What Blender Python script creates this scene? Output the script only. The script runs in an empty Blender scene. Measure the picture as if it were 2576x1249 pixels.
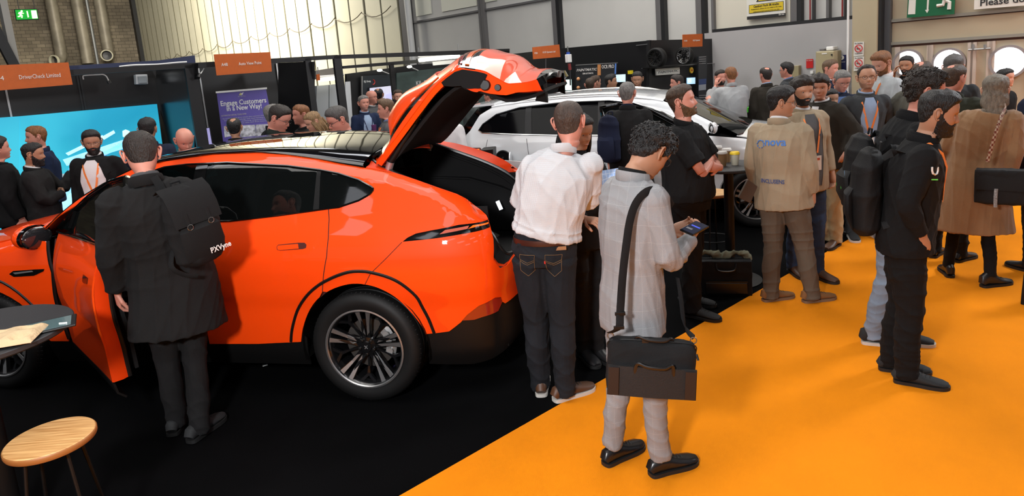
import bpy, bmesh, math, random
import numpy as np
from mathutils import Vector, Matrix
from mathutils.geometry import delaunay_2d_cdt

# ------------------------------------------------------------------ camera
F, CX, CY = 1659.84, 1288.0, 443.86          # focal length and principal point, in pixels of the 2576x1249 frame
PITCH, ROLL, HH = 0.170339, -0.0788297, 2.0832
_f = np.array([0, math.cos(PITCH), -math.sin(PITCH)])
_r0 = np.array([1.0, 0, 0]); _u0 = np.cross(_r0, _f)
_r = _r0*math.cos(ROLL)+_u0*math.sin(ROLL); _u = -_r0*math.sin(ROLL)+_u0*math.cos(ROLL)
CAM = np.array([0, 0, HH])
scene = bpy.context.scene
COL = scene.collection
cam_data = bpy.data.cameras.new('camera'); cam = bpy.data.objects.new('camera', cam_data); COL.objects.link(cam)
cam_data.sensor_fit = 'HORIZONTAL'; cam_data.sensor_width = 36; cam_data.lens = F/2576*36
cam_data.shift_x = 0; cam_data.shift_y = (CY-624.5)/2576
cam_data.clip_start = 0.05; cam_data.clip_end = 300
M = Matrix(((_r[0], _u[0], -_f[0], 0), (_r[1], _u[1], -_f[1], 0), (_r[2], _u[2], -_f[2], HH), (0, 0, 0, 1)))
cam.matrix_world = M
scene.camera = cam
# ------------------------------------------------------------------ exposure, world
vs = scene.view_settings
vs.view_transform = 'Standard'; vs.look = 'None'; vs.gamma = 1; vs.exposure = 0.0; vs.use_curve_mapping = False
world = bpy.data.worlds.new('hall_air'); scene.world = world; world.use_nodes = True
bg = world.node_tree.nodes['Background']; bg.inputs[0].default_value = (0.80, 0.86, 1.0, 1); bg.inputs[1].default_value = 0.10
scene.cycles.max_bounces = 6; scene.cycles.diffuse_bounces = 3; scene.cycles.glossy_bounces = 3
scene.cycles.transmission_bounces = 4; scene.cycles.transparent_max_bounces = 12
scene.cycles.caustics_reflective = False; scene.cycles.caustics_refractive = False
scene.cycles.use_denoising = True; scene.cycles.sample_clamp_indirect = 6
def area(name, loc, target, size, power, col=(1, 1, 1), sy=None, spread=180):
    d = bpy.data.lights.new(name, 'AREA'); d.energy = power; d.color = col; d.size = size
    d.spread = math.radians(spread)
    if sy: d.shape = 'RECTANGLE'; d.size_y = sy
    o = bpy.data.objects.new(name, d); COL.objects.link(o); o.location = loc
    v = Vector(target)-Vector(loc); o.rotation_euler = v.to_track_quat('-Z', 'Y').to_euler()
    return o
KEY = area('flash_key', (-1.25, -0.5, 2.75), (-0.2, 5, 0.6), 0.35, 200, (0.98, 0.98, 1.0))  # added flash-like key light left of the camera, unseen, no fixture of the hall
area('hall_lamp', (-0.5, 1.5, 8.2), (0.5, 5, 0), 5.0, 190, (1.0, 0.97, 0.93), 5.0)
area('hall_lamp', (-4.5, 3.5, 8.2), (-3, 7, 0), 5.0, 260, (1.0, 0.97, 0.93), 5.0)
area('hall_lamp', (1.0, 11.0, 8.2), (1.5, 9, 0), 6.0, 640, (1.0, 0.96, 0.90), 6.0)
area('hall_lamp', (-14.0, 26.0, 9.5), (-12, 34, 2), 8.0, 5400, (1.0, 0.94, 0.82), 8.0)
area('door_daylight', (8.3, 6.2, 4.6), (2.5, 4.5, 0.0), 1.2, 260, (0.95, 0.97, 1.0), 1.2)

# ------------------------------------------------------------------ helpers: placing
def ray(x, y): return _r*(x-CX)/F-_u*(y-CY)/F+_f
def floor_at(x, y):
    d = ray(x, y); return CAM+d*(HH/-d[2])
def at_z(x, y, z):
    d = ray(x, y); return CAM+d*((z-HH)/d[2])
def px_(X):
    d = np.array(X)-CAM; return (round(CX+F*(d@_r)/(d@_f)), round(CY-F*(d@_u)/(d@_f)), round(d[1], 2))
def at_Y(x, y, Y):
    d = ray(x, y); return CAM+d*(Y/d[1])
class VPlane:
    """a vertical plane through P0 along unit direction d (2D); t runs along it, n towards the camera"""
    def __init__(s, P0, d):
        s.P0 = np.array([P0[0], P0[1], 0.0]); s.d = np.array([d[0], d[1], 0.0]); s.d /= np.linalg.norm(s.d)
        s.n = np.array([-s.d[1], s.d[0], 0.0])
        if s.n @ (CAM-s.P0) < 0: s.n = -s.n
    def tz(s, x, y, off=0.0):
        r = ray(x, y); P0 = s.P0+s.n*off
        k = ((P0-CAM)@s.n)/(r@s.n); X = CAM+r*k
        return float((X-P0)@s.d), float(X[2])
    def pt(s, t, z, off=0.0): return s.P0+s.d*t+s.n*off+np.array([0, 0, z])
    def rot(s): # z rotation so that local +X runs along d as seen from the camera side (right), local -Y faces the camera
        d = s.d if (np.cross(s.d, -s.n)[2] > 0) else -s.d
        return math.atan2(d[1], d[0])
# ------------------------------------------------------------------ helpers: materials
def lin(c):
    if isinstance(c, str):
        c = [int(c[i:i+2], 16)/255 for i in (0, 2, 4)]
        c = [v/12.92 if v <= 0.04045 else ((v+0.055)/1.055)**2.4 for v in c]
    return (c[0], c[1], c[2], 1.0)
MATS = {}
def mat(name, color='808080', rough=0.6, metal=0.0, coat=0.0, emit=None, estr=1.0, bump=0.0, bscale=40.0, vary=0.0, vscale=6.0,
        spec=0.5, trans=0.0, alpha=1.0, stretch=(1, 1, 1), sheen=0.0):
    if name in MATS: return MATS[name]
    m = bpy.data.materials.new(name); m.use_nodes = True; MATS[name] = m
    nt = m.node_tree; b = nt.nodes['Principled BSDF']; I = b.inputs
    c = lin(color); I['Base Color'].default_value = c; I['Roughness'].default_value = rough; I['Metallic'].default_value = metal
    I['Coat Weight'].default_value = coat; I['Coat Roughness'].default_value = 0.03
    I['Specular IOR Level'].default_value = spec; I['Transmission Weight'].default_value = trans; I['Alpha'].default_value = alpha
    if sheen: I['Sheen Weight'].default_value = sheen
    if emit is not None:
        I['Emission Color'].default_value = lin(emit); I['Emission Strength'].default_value = estr
    if bump or vary:
        tc = nt.nodes.new('ShaderNodeTexCoord'); mp = nt.nodes.new('ShaderNodeMapping'); mp.inputs['Scale'].default_value = stretch
        nt.links.new(tc.outputs['Object'], mp.inputs[0])
    if bump:
        n = nt.nodes.new('ShaderNodeTexNoise'); n.inputs['Scale'].default_value = bscale; n.inputs['Detail'].default_value = 3
        nt.links.new(mp.outputs[0], n.inputs['Vector'])
        bp = nt.nodes.new('ShaderNodeBump'); bp.inputs['Strength'].default_value = bump; bp.inputs['Distance'].default_value = 0.01
        nt.links.new(n.outputs[0], bp.inputs['Height']); nt.links.new(bp.outputs[0], I['Normal'])
    if vary:
        n = nt.nodes.new('ShaderNodeTexNoise'); n.inputs['Scale'].default_value = vscale; n.inputs['Detail'].default_value = 4
        nt.links.new(mp.outputs[0], n.inputs['Vector'])
        mr = nt.nodes.new('ShaderNodeMapRange'); mr.inputs[1].default_value = 0.3; mr.inputs[2].default_value = 0.7
        mr.inputs[3].default_value = 1-vary; mr.inputs[4].default_value = 1+vary
        nt.links.new(n.outputs[0], mr.inputs[0])
        mx = nt.nodes.new('ShaderNodeVectorMath'); mx.operation = 'SCALE'; mx.inputs[0].default_value = c[:3]
        nt.links.new(mr.outputs[0], mx.inputs['Scale']); nt.links.new(mx.outputs[0], I['Base Color'])
    return m
def nodes_of(m): return m.node_tree, m.node_tree.nodes, m.node_tree.links, m.node_tree.nodes['Principled BSDF']
# ------------------------------------------------------------------ helpers: objects
def tag(o, label=None, cat=None, group=None, kind=None):
    if label: o['label'] = label
    if cat: o['category'] = cat
    if group: o['group'] = group
    if kind: o['kind'] = kind
    return o
def thing(name, label, cat, loc=(0, 0, 0), rz=0.0, group=None):
    o = bpy.data.objects.new(name, None); COL.objects.link(o); o.empty_display_size = 0.1
    o.location = tuple(float(v) for v in loc); o.rotation_euler = (0, 0, rz)
    return tag(o, label, cat, group)
def dup(root, loc, rz, label, group=None):
    r = root.copy(); COL.objects.link(r); r.location = loc; r.rotation_euler = (0, 0, rz); r['label'] = label
    if group: r['group'] = group
    for ch in list(root.children):
        c = ch.copy(); COL.objects.link(c); c.parent = r
        for g in list(ch.children):
            d = g.copy(); COL.objects.link(d); d.parent = c
    return r
class MB:
    """collects shapes into one mesh"""
    def __init__(s): s.v = []; s.f = []; s.m = []; s.mats = []; s.cm = 0
    def use(s, m):
        if m not in s.mats: s.mats.append(m)
        s.cm = s.mats.index(m); return s
    def add(s, vs_, fs_):
        o = len(s.v); s.v += [tuple(map(float, v)) for v in vs_]; s.f += [tuple(int(i)+o for i in f) for f in fs_]; s.m += [s.cm]*len(fs_); return s
    def box(s, c, size, rz=0.0, R=None):
        x, y, z = [k/2 for k in size]
        P = np.array([(i*x, j*y, k*z) for i in (-1, 1) for j in (-1, 1) for k in (-1, 1)])
        if R is not None: P = P@np.array(R).T
        elif rz:
            ca, sa = math.cos(rz), math.sin(rz); P = np.stack([P[:, 0]*ca-P[:, 1]*sa, P[:, 0]*sa+P[:, 1]*ca, P[:, 2]], 1)
        P = P+np.array(c)
        return s.add(P, [(0, 1, 3, 2), (4, 6, 7, 5), (0, 4, 5, 1), (2, 3, 7, 6), (0, 2, 6, 4), (1, 5, 7, 3)])
    def tube(s, pts, rad, n=10, caps=True, up=None, closed=False):
        """pts: path; rad: one radius, list, or list of (rx, ry): rx across, ry along 'up'"""
        P = np.array(pts, float); k = len(P)
        if not isinstance(rad, (list, tuple, np.ndarray)): rad = [rad]*k
        rr = [(q, q) if not isinstance(q, (list, tuple, np.ndarray)) else tuple(q) for q in rad]
        T = np.zeros_like(P)
        for i in range(k):
            a = P[(i-1) % k] if (closed or i > 0) else P[i]; b = P[(i+1) % k] if (closed or i < k-1) else P[i]
            t = b-a; T[i] = t/(np.linalg.norm(t)+1e-12)
        U = np.array(up if up is not None else ((0, 0, 1) if abs(T[0][2]) < 0.9 else (0, 1, 0)), float)
        V = []; side = None
        for i in range(k):
            if up is None and side is not None:
                u2 = prev_u-T[i]*(prev_u@T[i])
            else:
                u2 = U-T[i]*(U@T[i])
            u2 /= (np.linalg.norm(u2)+1e-12); side = np.cross(T[i], u2); prev_u = u2
            for j in range(n):
                a = 2*math.pi*j/n; V.append(P[i]+side*math.cos(a)*rr[i][0]+u2*math.sin(a)*rr[i][1])
        Fc = []
        for i in range(k if closed else k-1):
            for j in range(n):
                a = i*n+j; b = i*n+(j+1) % n; c = ((i+1) % k)*n+(j+1) % n; d = ((i+1) % k)*n+j; Fc.append((a, b, c, d))
        if caps and not closed: Fc += [tuple(range(n))[::-1], tuple((k-1)*n+j for j in range(n))]
        return s.add(V, Fc)
    def ball(s, c, r, n=12, m=8, R=None):
        r = (r, r, r) if not isinstance(r, (tuple, list)) else r; V = []; Fc = []
        for i in range(m+1):
            ph = math.pi*i/m
            for j in range(n):
                th = 2*math.pi*j/n; V.append((math.sin(ph)*math.cos(th)*r[0], math.sin(ph)*math.sin(th)*r[1], math.cos(ph)*r[2]))
        V = np.array(V)
        if R is not None: V = V@np.array(R).T
        for i in range(m):
            for j in range(n): Fc.append((i*n+j, (i+1)*n+j, (i+1)*n+(j+1) % n, i*n+(j+1) % n))
        return s.add(V+np.array(c), Fc)
    def lathe(s, prof, n=32, c=(0, 0, 0), R=None, closed=False):
        """profile of (radius, height) turned about z"""
        V = []; k = len(prof); Fc = []
        for (q, h) in prof:
            for j in range(n):
                a = 2*math.pi*j/n; V.append((q*math.cos(a), q*math.sin(a), h))
        V = np.array(V)
        if R is not None: V = V@np.array(R).T
        for i in range(k if closed else k-1):
            for j in range(n): Fc.append((i*n+j, i*n+(j+1) % n, ((i+1) % k)*n+(j+1) % n, ((i+1) % k)*n+j))
        return s.add(V+np.array(c), Fc)
    def grid(s, G, close_u=False, flip=False):
        """G: (rows, cols, 3) array of points"""
        G = np.array(G, float); a, b = G.shape[:2]; Fc = []
        for i in range(a-1):
            for j in range(b if close_u else b-1):
                q = (i*b+j, i*b+(j+1) % b, (i+1)*b+(j+1) % b, (i+1)*b+j); Fc.append(q[::-1] if flip else q)
        return s.add(G.reshape(-1, 3), Fc)
    def prism(s, poly, z0, z1, axes='xz'):
        """polygon extruded: poly in (x,z) extruded along y from z0 to z1 (axes 'xz') or (x,y) along z"""
        n = len(poly); V = []
        for h in (z0, z1):
            for p in poly: V.append((p[0], h, p[1]) if axes == 'xz' else (p[0], p[1], h))
        Fc = [tuple(range(n)), tuple(range(2*n-1, n-1, -1))]+[(i, n+i, n+(i+1) % n, (i+1) % n) for i in range(n)]
        return s.add(V, Fc)
    def mesh(s, name, m=None, smooth=False, sharp=None):
        me = bpy.data.meshes.new(name); me.from_pydata(s.v, [], s.f); me.update()
        if s.mats:
            for q in s.mats: me.materials.append(q)
            me.polygons.foreach_set('material_index', s.m)
        elif m: me.materials.append(m)
        bm = bmesh.new(); bm.from_mesh(me); bmesh.ops.recalc_face_normals(bm, faces=bm.faces)
        if smooth:
            for f_ in bm.faces: f_.smooth = True
            if sharp:
                for e in bm.edges:
                    if len(e.link_faces) == 2 and e.calc_face_angle(0) > math.radians(sharp): e.smooth = False
        bm.to_mesh(me); bm.free(); return me
    def build(s, name, m=None, parent=None, smooth=False, sharp=40, bevel=0):
        me = s.mesh(name, m, smooth, sharp); o = bpy.data.objects.new(name, me); COL.objects.link(o)
        if parent is not None: o.parent = parent
        if bevel:
            b = o.modifiers.new('bevel', 'BEVEL'); b.width = bevel; b.segments = 2; b.limit_method = 'ANGLE'; b.angle_limit = math.radians(35)
        return o
def remeshed(mb, voxel, smooth=4, factor=0.5):
    """voxel union of the collected shapes -> (verts, faces) arrays"""
    me = mb.mesh('tmp'); o = bpy.data.objects.new('tmp', me); COL.objects.link(o)
    r = o.modifiers.new('r', 'REMESH'); r.mode = 'VOXEL'; r.voxel_size = voxel
    if smooth:
        q = o.modifiers.new('s', 'SMOOTH'); q.factor = factor; q.iterations = smooth
    dg = bpy.context.evaluated_depsgraph_get(); dg.update(); ev = o.evaluated_get(dg); m2 = ev.to_mesh()
    nv = len(m2.vertices); V = np.zeros(nv*3); m2.vertices.foreach_get('co', V); V = V.reshape(-1, 3)
    nf = len(m2.polygons); L = np.zeros(len(m2.loops), int); m2.loops.foreach_get('vertex_index', L)
    ls = np.zeros(nf, int); lt = np.zeros(nf, int); m2.polygons.foreach_get('loop_start', ls); m2.polygons.foreach_get('loop_total', lt)
    Fs = [tuple(L[a:a+b]) for a, b in zip(ls, lt)]
    ev.to_mesh_clear(); bpy.data.objects.remove(o); bpy.data.meshes.remove(me)
    return V, Fs
def mesh_obj(name, V, Fs, mats, parent=None, smooth=True, midx=None):
    me = bpy.data.meshes.new(name); me.from_pydata([tuple(v) for v in V], [], Fs); me.update()
    for q in (mats if isinstance(mats, (list, tuple)) else [mats]): me.materials.append(q)
    if midx is not None: me.polygons.foreach_set('material_index', midx)
    if smooth: me.polygons.foreach_set('use_smooth', [True]*len(me.polygons))
    o = bpy.data.objects.new(name, me); COL.objects.link(o)
    if parent is not None: o.parent = parent
    return o
def rotm(ax, ang):
    return np.array(Matrix.Rotation(ang, 3, ax))
def sstep(a, b, x):
    t = np.clip((x-a)/(b-a), 0, 1); return t*t*(3-2*t)
def interp(xs, ys, x):
    """smooth monotone interpolation (pchip)"""
    xs = np.array(xs, float); ys = np.array(ys, float); h = np.diff(xs); d = np.diff(ys)/h; n = len(xs)
    m = np.zeros(n); m[0] = d[0]; m[-1] = d[-1]
    for i in range(1, n-1):
        if d[i-1]*d[i] > 0:
            w1 = 2*h[i]+h[i-1]; w2 = h[i]+2*h[i-1]; m[i] = (w1+w2)/(w1/d[i-1]+w2/d[i])
    x = np.asarray(x, float); i = np.clip(np.searchsorted(xs, x)-1, 0, n-2); t = np.clip((x-xs[i])/h[i], 0, 1)
    return ys[i]*(2*t**3-3*t**2+1)+m[i]*h[i]*(t**3-2*t**2+t)+ys[i+1]*(-2*t**3+3*t**2)+m[i+1]*h[i]*(t**3-t**2)
def spline(pts, n=8, closed=False):
    """Catmull-Rom through points"""
    P = np.array(pts, float); k = len(P); out = []
    for i in range(k if closed else k-1):
        g = lambda j: P[j % k] if closed else P[min(max(j, 0), k-1)]
        a, b, c, d = g(i-1), g(i), g(i+1), g(i+2)
        for q in range(n):
            t = q/n; out.append(0.5*((2*b)+(-a+c)*t+(2*a-5*b+4*c-d)*t*t+(-a+3*b-3*c+d)*t**3))
    if not closed: out.append(P[-1])
    return np.array(out)
_fonts = {}
def text(name, body, size, m, parent, loc, rot=(math.pi/2, 0, 0), align='CENTER', depth=0.0015, width=None, bold=False, shear=0.0, space=1.0):
    """real lettering as a thin mesh; width squeezes it to that length"""
    cu = bpy.data.curves.new(name, 'FONT'); cu.body = body; cu.size = size; cu.align_x = align; cu.align_y = 'CENTER'
    cu.extrude = depth; cu.shear = shear; cu.resolution_u = 2; cu.space_character = space
    if bold: cu.offset = size*0.016
    o = bpy.data.objects.new(name, cu); COL.objects.link(o)
    dg = bpy.context.evaluated_depsgraph_get(); dg.update(); me = bpy.data.meshes.new_from_object(o.evaluated_get(dg))
    bpy.data.objects.remove(o); bpy.data.curves.remove(cu)
    me.materials.clear(); me.materials.append(m)
    if width and len(me.vertices):
        V = np.zeros(len(me.vertices)*3); me.vertices.foreach_get('co', V); V = V.reshape(-1, 3)
        w = V[:, 0].max()-V[:, 0].min(); V[:, 0] *= width/w; me.vertices.foreach_set('co', V.ravel()); me.update()
    o = bpy.data.objects.new(name, me); COL.objects.link(o); o.parent = parent; o.location = loc; o.rotation_euler = rot
    return o
# ================================================================== the hall
DA = np.array([0.66043, -0.75089]); DC = np.array([0.75089, 0.66043])      # the two wall directions of the hall
def attach(o, parent):
    o.parent = parent
    P = Matrix.Translation(parent.location)@Matrix.Rotation(parent.rotation_euler.z, 4, 'Z')
    o.matrix_parent_inverse = P.inverted(); return o
def struct(o): o['kind'] = 'structure'; return o
def quad(pl, pts, off, th, m, name, parent=None, bevel=0):
    """a slab standing in plane pl whose outline is traced through the picture points pts; its front lies off in front of the plane"""
    mb = MB(); tz = [pl.tz(x, y, off) for x, y in pts]
    fr = [pl.pt(t, z, off) for t, z in tz]; bk = [pl.pt(t, z, off-th) for t, z in tz]; n = len(fr)
    mb.add(fr+bk, [tuple(range(n)), tuple(range(2*n-1, n-1, -1))]+[(i, n+i, n+(i+1) % n, (i+1) % n) for i in range(n)])
    o = mb.build(name, m, None, bevel=bevel)
    if parent is not None: attach(o, parent)
    return o
def slab(pl, t0, t1, z0, z1, off, th, m, name, parent=None, bevel=0, mb=None):
    own = mb is None; mb = mb or MB()
    fr = [pl.pt(t, z, off) for t, z in ((t0, z0), (t1, z0), (t1, z1), (t0, z1))]; bk = [p-pl.n*th for p in fr]
    mb.add(fr+bk, [(0, 1, 2, 3), (7, 6, 5, 4), (0, 4, 5, 1), (1, 5, 6, 2), (2, 6, 7, 3), (3, 7, 4, 0)])
    if not own: return mb
    o = mb.build(name, m, None, bevel=bevel)
    if parent is not None: attach(o, parent)
    return o
def ptext(pl, body, x, y, hpx, m, parent, off=0.004, wpx=None, name='lettering', **k):
    """lettering in plane pl centred on picture point (x,y), capital height hpx, length wpx"""
    t, z = pl.tz(x, y, off); c = pl.pt(t, z, off); sc = np.linalg.norm(c-CAM)/F*0.98
    w = None
    if wpx:
        a, b = pl.tz(x-wpx/2, y, off), pl.tz(x+wpx/2, y, off); w = abs(a[0]-b[0])
    o = text(name, body, hpx*sc*1.38, m, None, tuple(c), (math.pi/2, 0, pl.rot()), width=w, **k)
    if parent is not None: attach(o, parent)
    return o
WA = VPlane((-3.5, 22), DA)
# floor
M_black_carpet = mat('black_carpet', (0.0022, 0.0022, 0.0025), 0.95, bump=0.5, bscale=900, vary=0.35, vscale=1.2, spec=0.05)
M_orange_carpet = mat('orange_carpet', (0.93, 0.28, 0.004), 0.95, bump=0.5, bscale=700, vary=0.05, vscale=2.5, spec=0.15)
mb = MB(); mb.add([(-60, -12, 0), (40, -12, 0), (40, 70, 0), (-60, 70, 0), (-60, -12, -0.1), (40, -12, -0.1), (40, 70, -0.1), (-60, 70, -0.1)],
                  [(0, 1, 2, 3), (7, 6, 5, 4), (0, 4, 5, 1), (1, 5, 6, 2), (2, 6, 7, 3), (3, 7, 4, 0)])
struct(mb.build('floor', M_black_carpet))
e0 = np.array([-0.68, 2.98]); dC = np.array([4.56, 4.01]); dC /= np.linalg.norm(dC); nC = np.array([dC[1], -dC[0]])
q = [e0-dC*7, e0+dC*11.5, e0+dC*11.5+nC*9, e0-dC*7+nC*9]
mb = MB().prism([tuple(p) for p in q], 0.0, 0.006, 'xy'); struct(mb.build('floor_aisle', M_orange_carpet))
# ceiling with its rooflights and trusses
M_ceiling = mat('ceiling_deck', (0.035, 0.036, 0.038), 0.8, vary=0.2, vscale=0.5)
M_steel = mat('grey_steel', (0.09, 0.09, 0.095), 0.5, metal=0.3)
M_rooflight = mat('rooflight', 'ffffff', 0.5, emit='f2f6ff', estr=2.6)
mb = MB(); mb.box((-5, 25, 11.1), (90, 90, 0.2), math.atan2(DC[1], DC[0])); struct(mb.build('ceiling', M_ceiling))
k = 0
ang = math.atan2(DA[1], DA[0])
for i in range(-3, 5):
    for j in range(-2, 4):
        k += 1; c = np.array([0.0, 3.0])+DA*(i*7.0)+DC*(j*8.0)
        mb = MB().box((c[0], c[1], 10.9), (1.6, 4.2, 0.1), math.atan2(DA[1], DA[0])); struct(mb.build('window_%d' % k, M_rooflight))
def bar(mb, a, b, r): return mb.tube([a, b], r, n=4)
for n_, i in enumerate(range(-2, 5)):
    mb = MB(); c0 = DA*(i*7.0+3.5)+np.array([0, 3.0]); A = c0-DC*18; B = c0+DC*26
    bar(mb, (A[0], A[1], 8.9), (B[0], B[1], 8.9), 0.09); bar(mb, (A[0], A[1], 10.3), (B[0], B[1], 10.3), 0.09)
    K = 28
    for s in range(K):
        p = A+(B-A)*s/K; q = A+(B-A)*(s+1)/K; z = (8.9, 10.3)
        bar(mb, (p[0], p[1], z[s % 2]), (q[0], q[1], z[(s+1) % 2]), 0.05)
    o = mb.build('trim_%d' % (20+n_), M_steel); struct(o)
# long clad wall (far left to right)
M_cream = mat('cream_cladding', (0.78, 0.74, 0.56), 0.55, vary=0.06, vscale=0.7)
M_groove = mat('cladding_groove', (0.16, 0.15, 0.10), 0.8)
M_palegrey = mat('pale_grey_panel', (0.60, 0.59, 0.56), 0.55, vary=0.05, vscale=0.8)
M_lowgrey = mat('painted_grey_wall', (0.39, 0.375, 0.375), 0.6, vary=0.05, vscale=1.0)
M_postgrey = mat('grey_post', (0.13, 0.125, 0.125), 0.5)
M_white = mat('white_paint', (0.8, 0.8, 0.78), 0.4)
M_blk = mat('matt_black', (0.012, 0.012, 0.013), 0.5)
tL = WA.tz(347, 75)[0]; tM = WA.tz(1008, 60)[0]; tR = WA.tz(2142, 60)[0]
mb = MB().use(M_cream); slab(WA, tL, tM, 0, 11, 0, 0.3, None, '', mb=mb); mb.use(M_groove)
gx = [996, 914.5, 845.6, 784, 726, 675, 626]
g0 = WA.tz(914.5, 0)[0]; g1 = WA.tz(496, 0)[0]; pitch = (g0-g1)/8.0
t = g0+pitch
while t > tL:
    slab(WA, t-0.035, t+0.035, 0, 11, 0.03, 0.04, None, '', mb=mb)
    slab(WA, t-pitch/2-0.02, t-pitch/2+0.02, 0, 11, 0.02, 0.03, None, '', mb=mb); t -= pitch
struct(mb.build('wall_back', None))
# pale grey half of the same wall, its lip and posts
struct(slab(WA, tM, tR+8, 0, 11, 0, 0.3, M_palegrey, 'wall_right'))
lip = [WA.tz(1045, 54, 0.05)[1], WA.tz(1365, 0, 0.05)[1]]; zl = sum(lip)/2
struct(slab(WA, tM+0.3, tR-2, zl-0.03, zl+0.02, 0.06, 0.06, M_postgrey, 'trim_1'))
for n_, (x0, x1, m_) in enumerate([(1003, 1017, M_postgrey), (1018, 1027, M_steel), (1200, 1205, M_postgrey), (1206, 1213, M_postgrey), (1386, 1396, M_postgrey), (1397, 1405, M_blk),
                     (1648, 1660, M_postgrey), (1661, 1670, M_blk), (1749, 1763, M_postgrey), (1764, 1772, M_blk), (1788, 1794, M_postgrey),
                     (1989, 2004, M_postgrey), (2005, 2015, M_blk), (2042, 2045, M_steel), (2078, 2085, M_postgrey), (2122, 2125, M_steel)]):
    a = WA.tz(x0, 0, 0.12)[0]; b = WA.tz(x1, 0, 0.12)[0]
    struct(slab(WA, a, b, 2.2, 10.5, 0.12, 0.12, m_, 'trim_%d' % (n_+2)))
for n_, (x0, x1, y) in enumerate([(1047, 1085, 38), (1111, 1199, 22), (1213, 1250, 4)]):       # cream panels over the lip
    a = WA.tz(x0, y, 0.03)[0]; b = WA.tz(x1, y, 0.03)[0]; z = WA.tz((x0+x1)/2, y, 0.03)[1]
    struct(slab(WA, a, b, z, z+3, 0.03, 0.03, mat('cream_glazing', (0.86, 0.85, 0.72), 0.5), 'window_%d' % (60+n_)))
a = WA.tz(1796, 30, 0.03)[0]; b = WA.tz(1988, 30, 0.03)[0]; z = WA.tz(1890, 70, 0.03)[1]
struct(slab(WA, a, b, z, z+3, 0.03, 0.03, mat('cream_sheet', (0.66, 0.62, 0.52), 0.5), 'trim_40'))
# painted lower wall with its dark ledge
z1 = WA.tz(1960, 66, 0.3)[1]; a = WA.tz(1772, 90, 0.3)[0]; b = WA.tz(2150, 90, 0.3)[0]
struct(slab(WA, a, b, 0, z1, 0.3, 0.3, M_lowgrey, 'wall_low'))
struct(slab(WA, a+0.15, b, z1, z1+0.06, 0.26, 0.2, M_blk, 'trim_41'))
# white downpipe
p = WA.pt(*WA.tz(1030, 60, 0.25), 0.25); mb = MB().tube([(p[0], p[1], 0), (p[0], p[1], 10)], 0.10, n=16)
tag(mb.build('downpipe', M_white, smooth=True), 'white vertical downpipe between the cream cladding and the grey wall', 'pipe')
for n_, x in enumerate((2038, 2119)):
    p = WA.pt(*WA.tz(x, 30, 0.2), 0.2); mb = MB().tube([(p[0], p[1], z1), (p[0], p[1], 8)], 0.014, n=8)
    tag(mb.build('conduit', mat('red_conduit', (0.25, 0.02, 0.02), 0.4), smooth=True), ['thin red conduit on the wall, left of the two', 'thin red conduit on the wall, right of the two'][n_], 'pipe')
p = WA.pt(*WA.tz(2133, 100, 0.5), 0.5); mb = MB().tube([(p[0], p[1], 0), (p[0], p[1], 8)], 0.018, n=8)
tag(mb.build('conduit', M_white, smooth=True), 'thin white conduit running down beside the beige column', 'pipe')
# slack cable across the cladding
pts = []
for (x0, y0), (x1, y1) in zip([(417, 142), (445, 135), (475, 129), (509, 122), (545, 112), (584, 102), (632, 93), (679, 84), (729, 73), (784, 62), (843, 48), (910, 33)],
                              [(445, 136), (475, 131), (509, 124), (545, 114), (584, 105), (632, 91), (679, 82), (729, 71), (784, 59), (843, 44), (910, 30.5), (983, 15)]):
    A = WA.pt(*WA.tz(x0, y0, 0.12), 0.12); B = WA.pt(*WA.tz(x1, y1, 0.12), 0.12)
    for s in np.linspace(0, 1, 7): pts.append(A+(B-A)*s-np.array([0, 0, 0.22*4*s*(1-s)]))
tag(MB().tube(pts, 0.016, n=5).build('cable', mat('brown_cable', (0.16, 0.13, 0.08), 0.6), smooth=True), 'thin slack cable clipped across the cream cladding', 'cable')
# block wall at the far left
corner = WA.pt(tL, 0)
WB = VPlane(corner[:2], DC)
M_block = mat('concrete_blocks', (0.26, 0.22, 0.17), 0.85)
nt, N, L, b_ = nodes_of(M_block)
tc = N.new('ShaderNodeTexCoord'); mp = N.new('ShaderNodeMapping'); mp.inputs['Rotation'].default_value = (math.pi/2, 0, 0)
sx = N.new('ShaderNodeSeparateXYZ'); L.new(tc.outputs['Object'], sx.inputs[0])
dt = N.new('ShaderNodeVectorMath'); dt.operation = 'DOT_PRODUCT'; dt.inputs[1].default_value = (DC[0], DC[1], 0); L.new(tc.outputs['Object'], dt.inputs[0])
cb = N.new('ShaderNodeCombineXYZ'); L.new(dt.outputs['Value'], cb.inputs[0]); L.new(sx.outputs[2], cb.inputs[1])
br = N.new('ShaderNodeTexBrick'); L.new(cb.outputs[0], br.inputs[0])
br.inputs['Color1'].default_value = (0.30, 0.25, 0.18, 1); br.inputs['Color2'].default_value = (0.20, 0.165, 0.12, 1); br.inputs['Mortar'].default_value = (0.10, 0.085, 0.065, 1)
br.inputs['Scale'].default_value = 1.0; br.inputs['Brick Width'].default_value = 0.44; br.inputs['Row Height'].default_value = 0.21; br.inputs['Mortar Size'].default_value = 0.012
nz = N.new('ShaderNodeTexNoise'); nz.inputs['Scale'].default_value = 0.35; nz.inputs['Detail'].default_value = 3; L.new(cb.outputs[0], nz.inputs[0])
mr = N.new('ShaderNodeMapRange'); mr.inputs[1].default_value = 0.35; mr.inputs[2].default_value = 0.65; mr.inputs[3].default_value = 0.65; mr.inputs[4].default_value = 1.3; L.new(nz.outputs[0], mr.inputs[0])
vm = N.new('ShaderNodeVectorMath'); vm.operation = 'SCALE'; L.new(br.outputs[0], vm.inputs[0]); L.new(mr.outputs[0], vm.inputs['Scale']); L.new(vm.outputs[0], b_.inputs['Base Color'])
struct(slab(WB, -34, 0.2, 0, 11, 0, 0.4, M_block, 'wall_left'))
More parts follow.
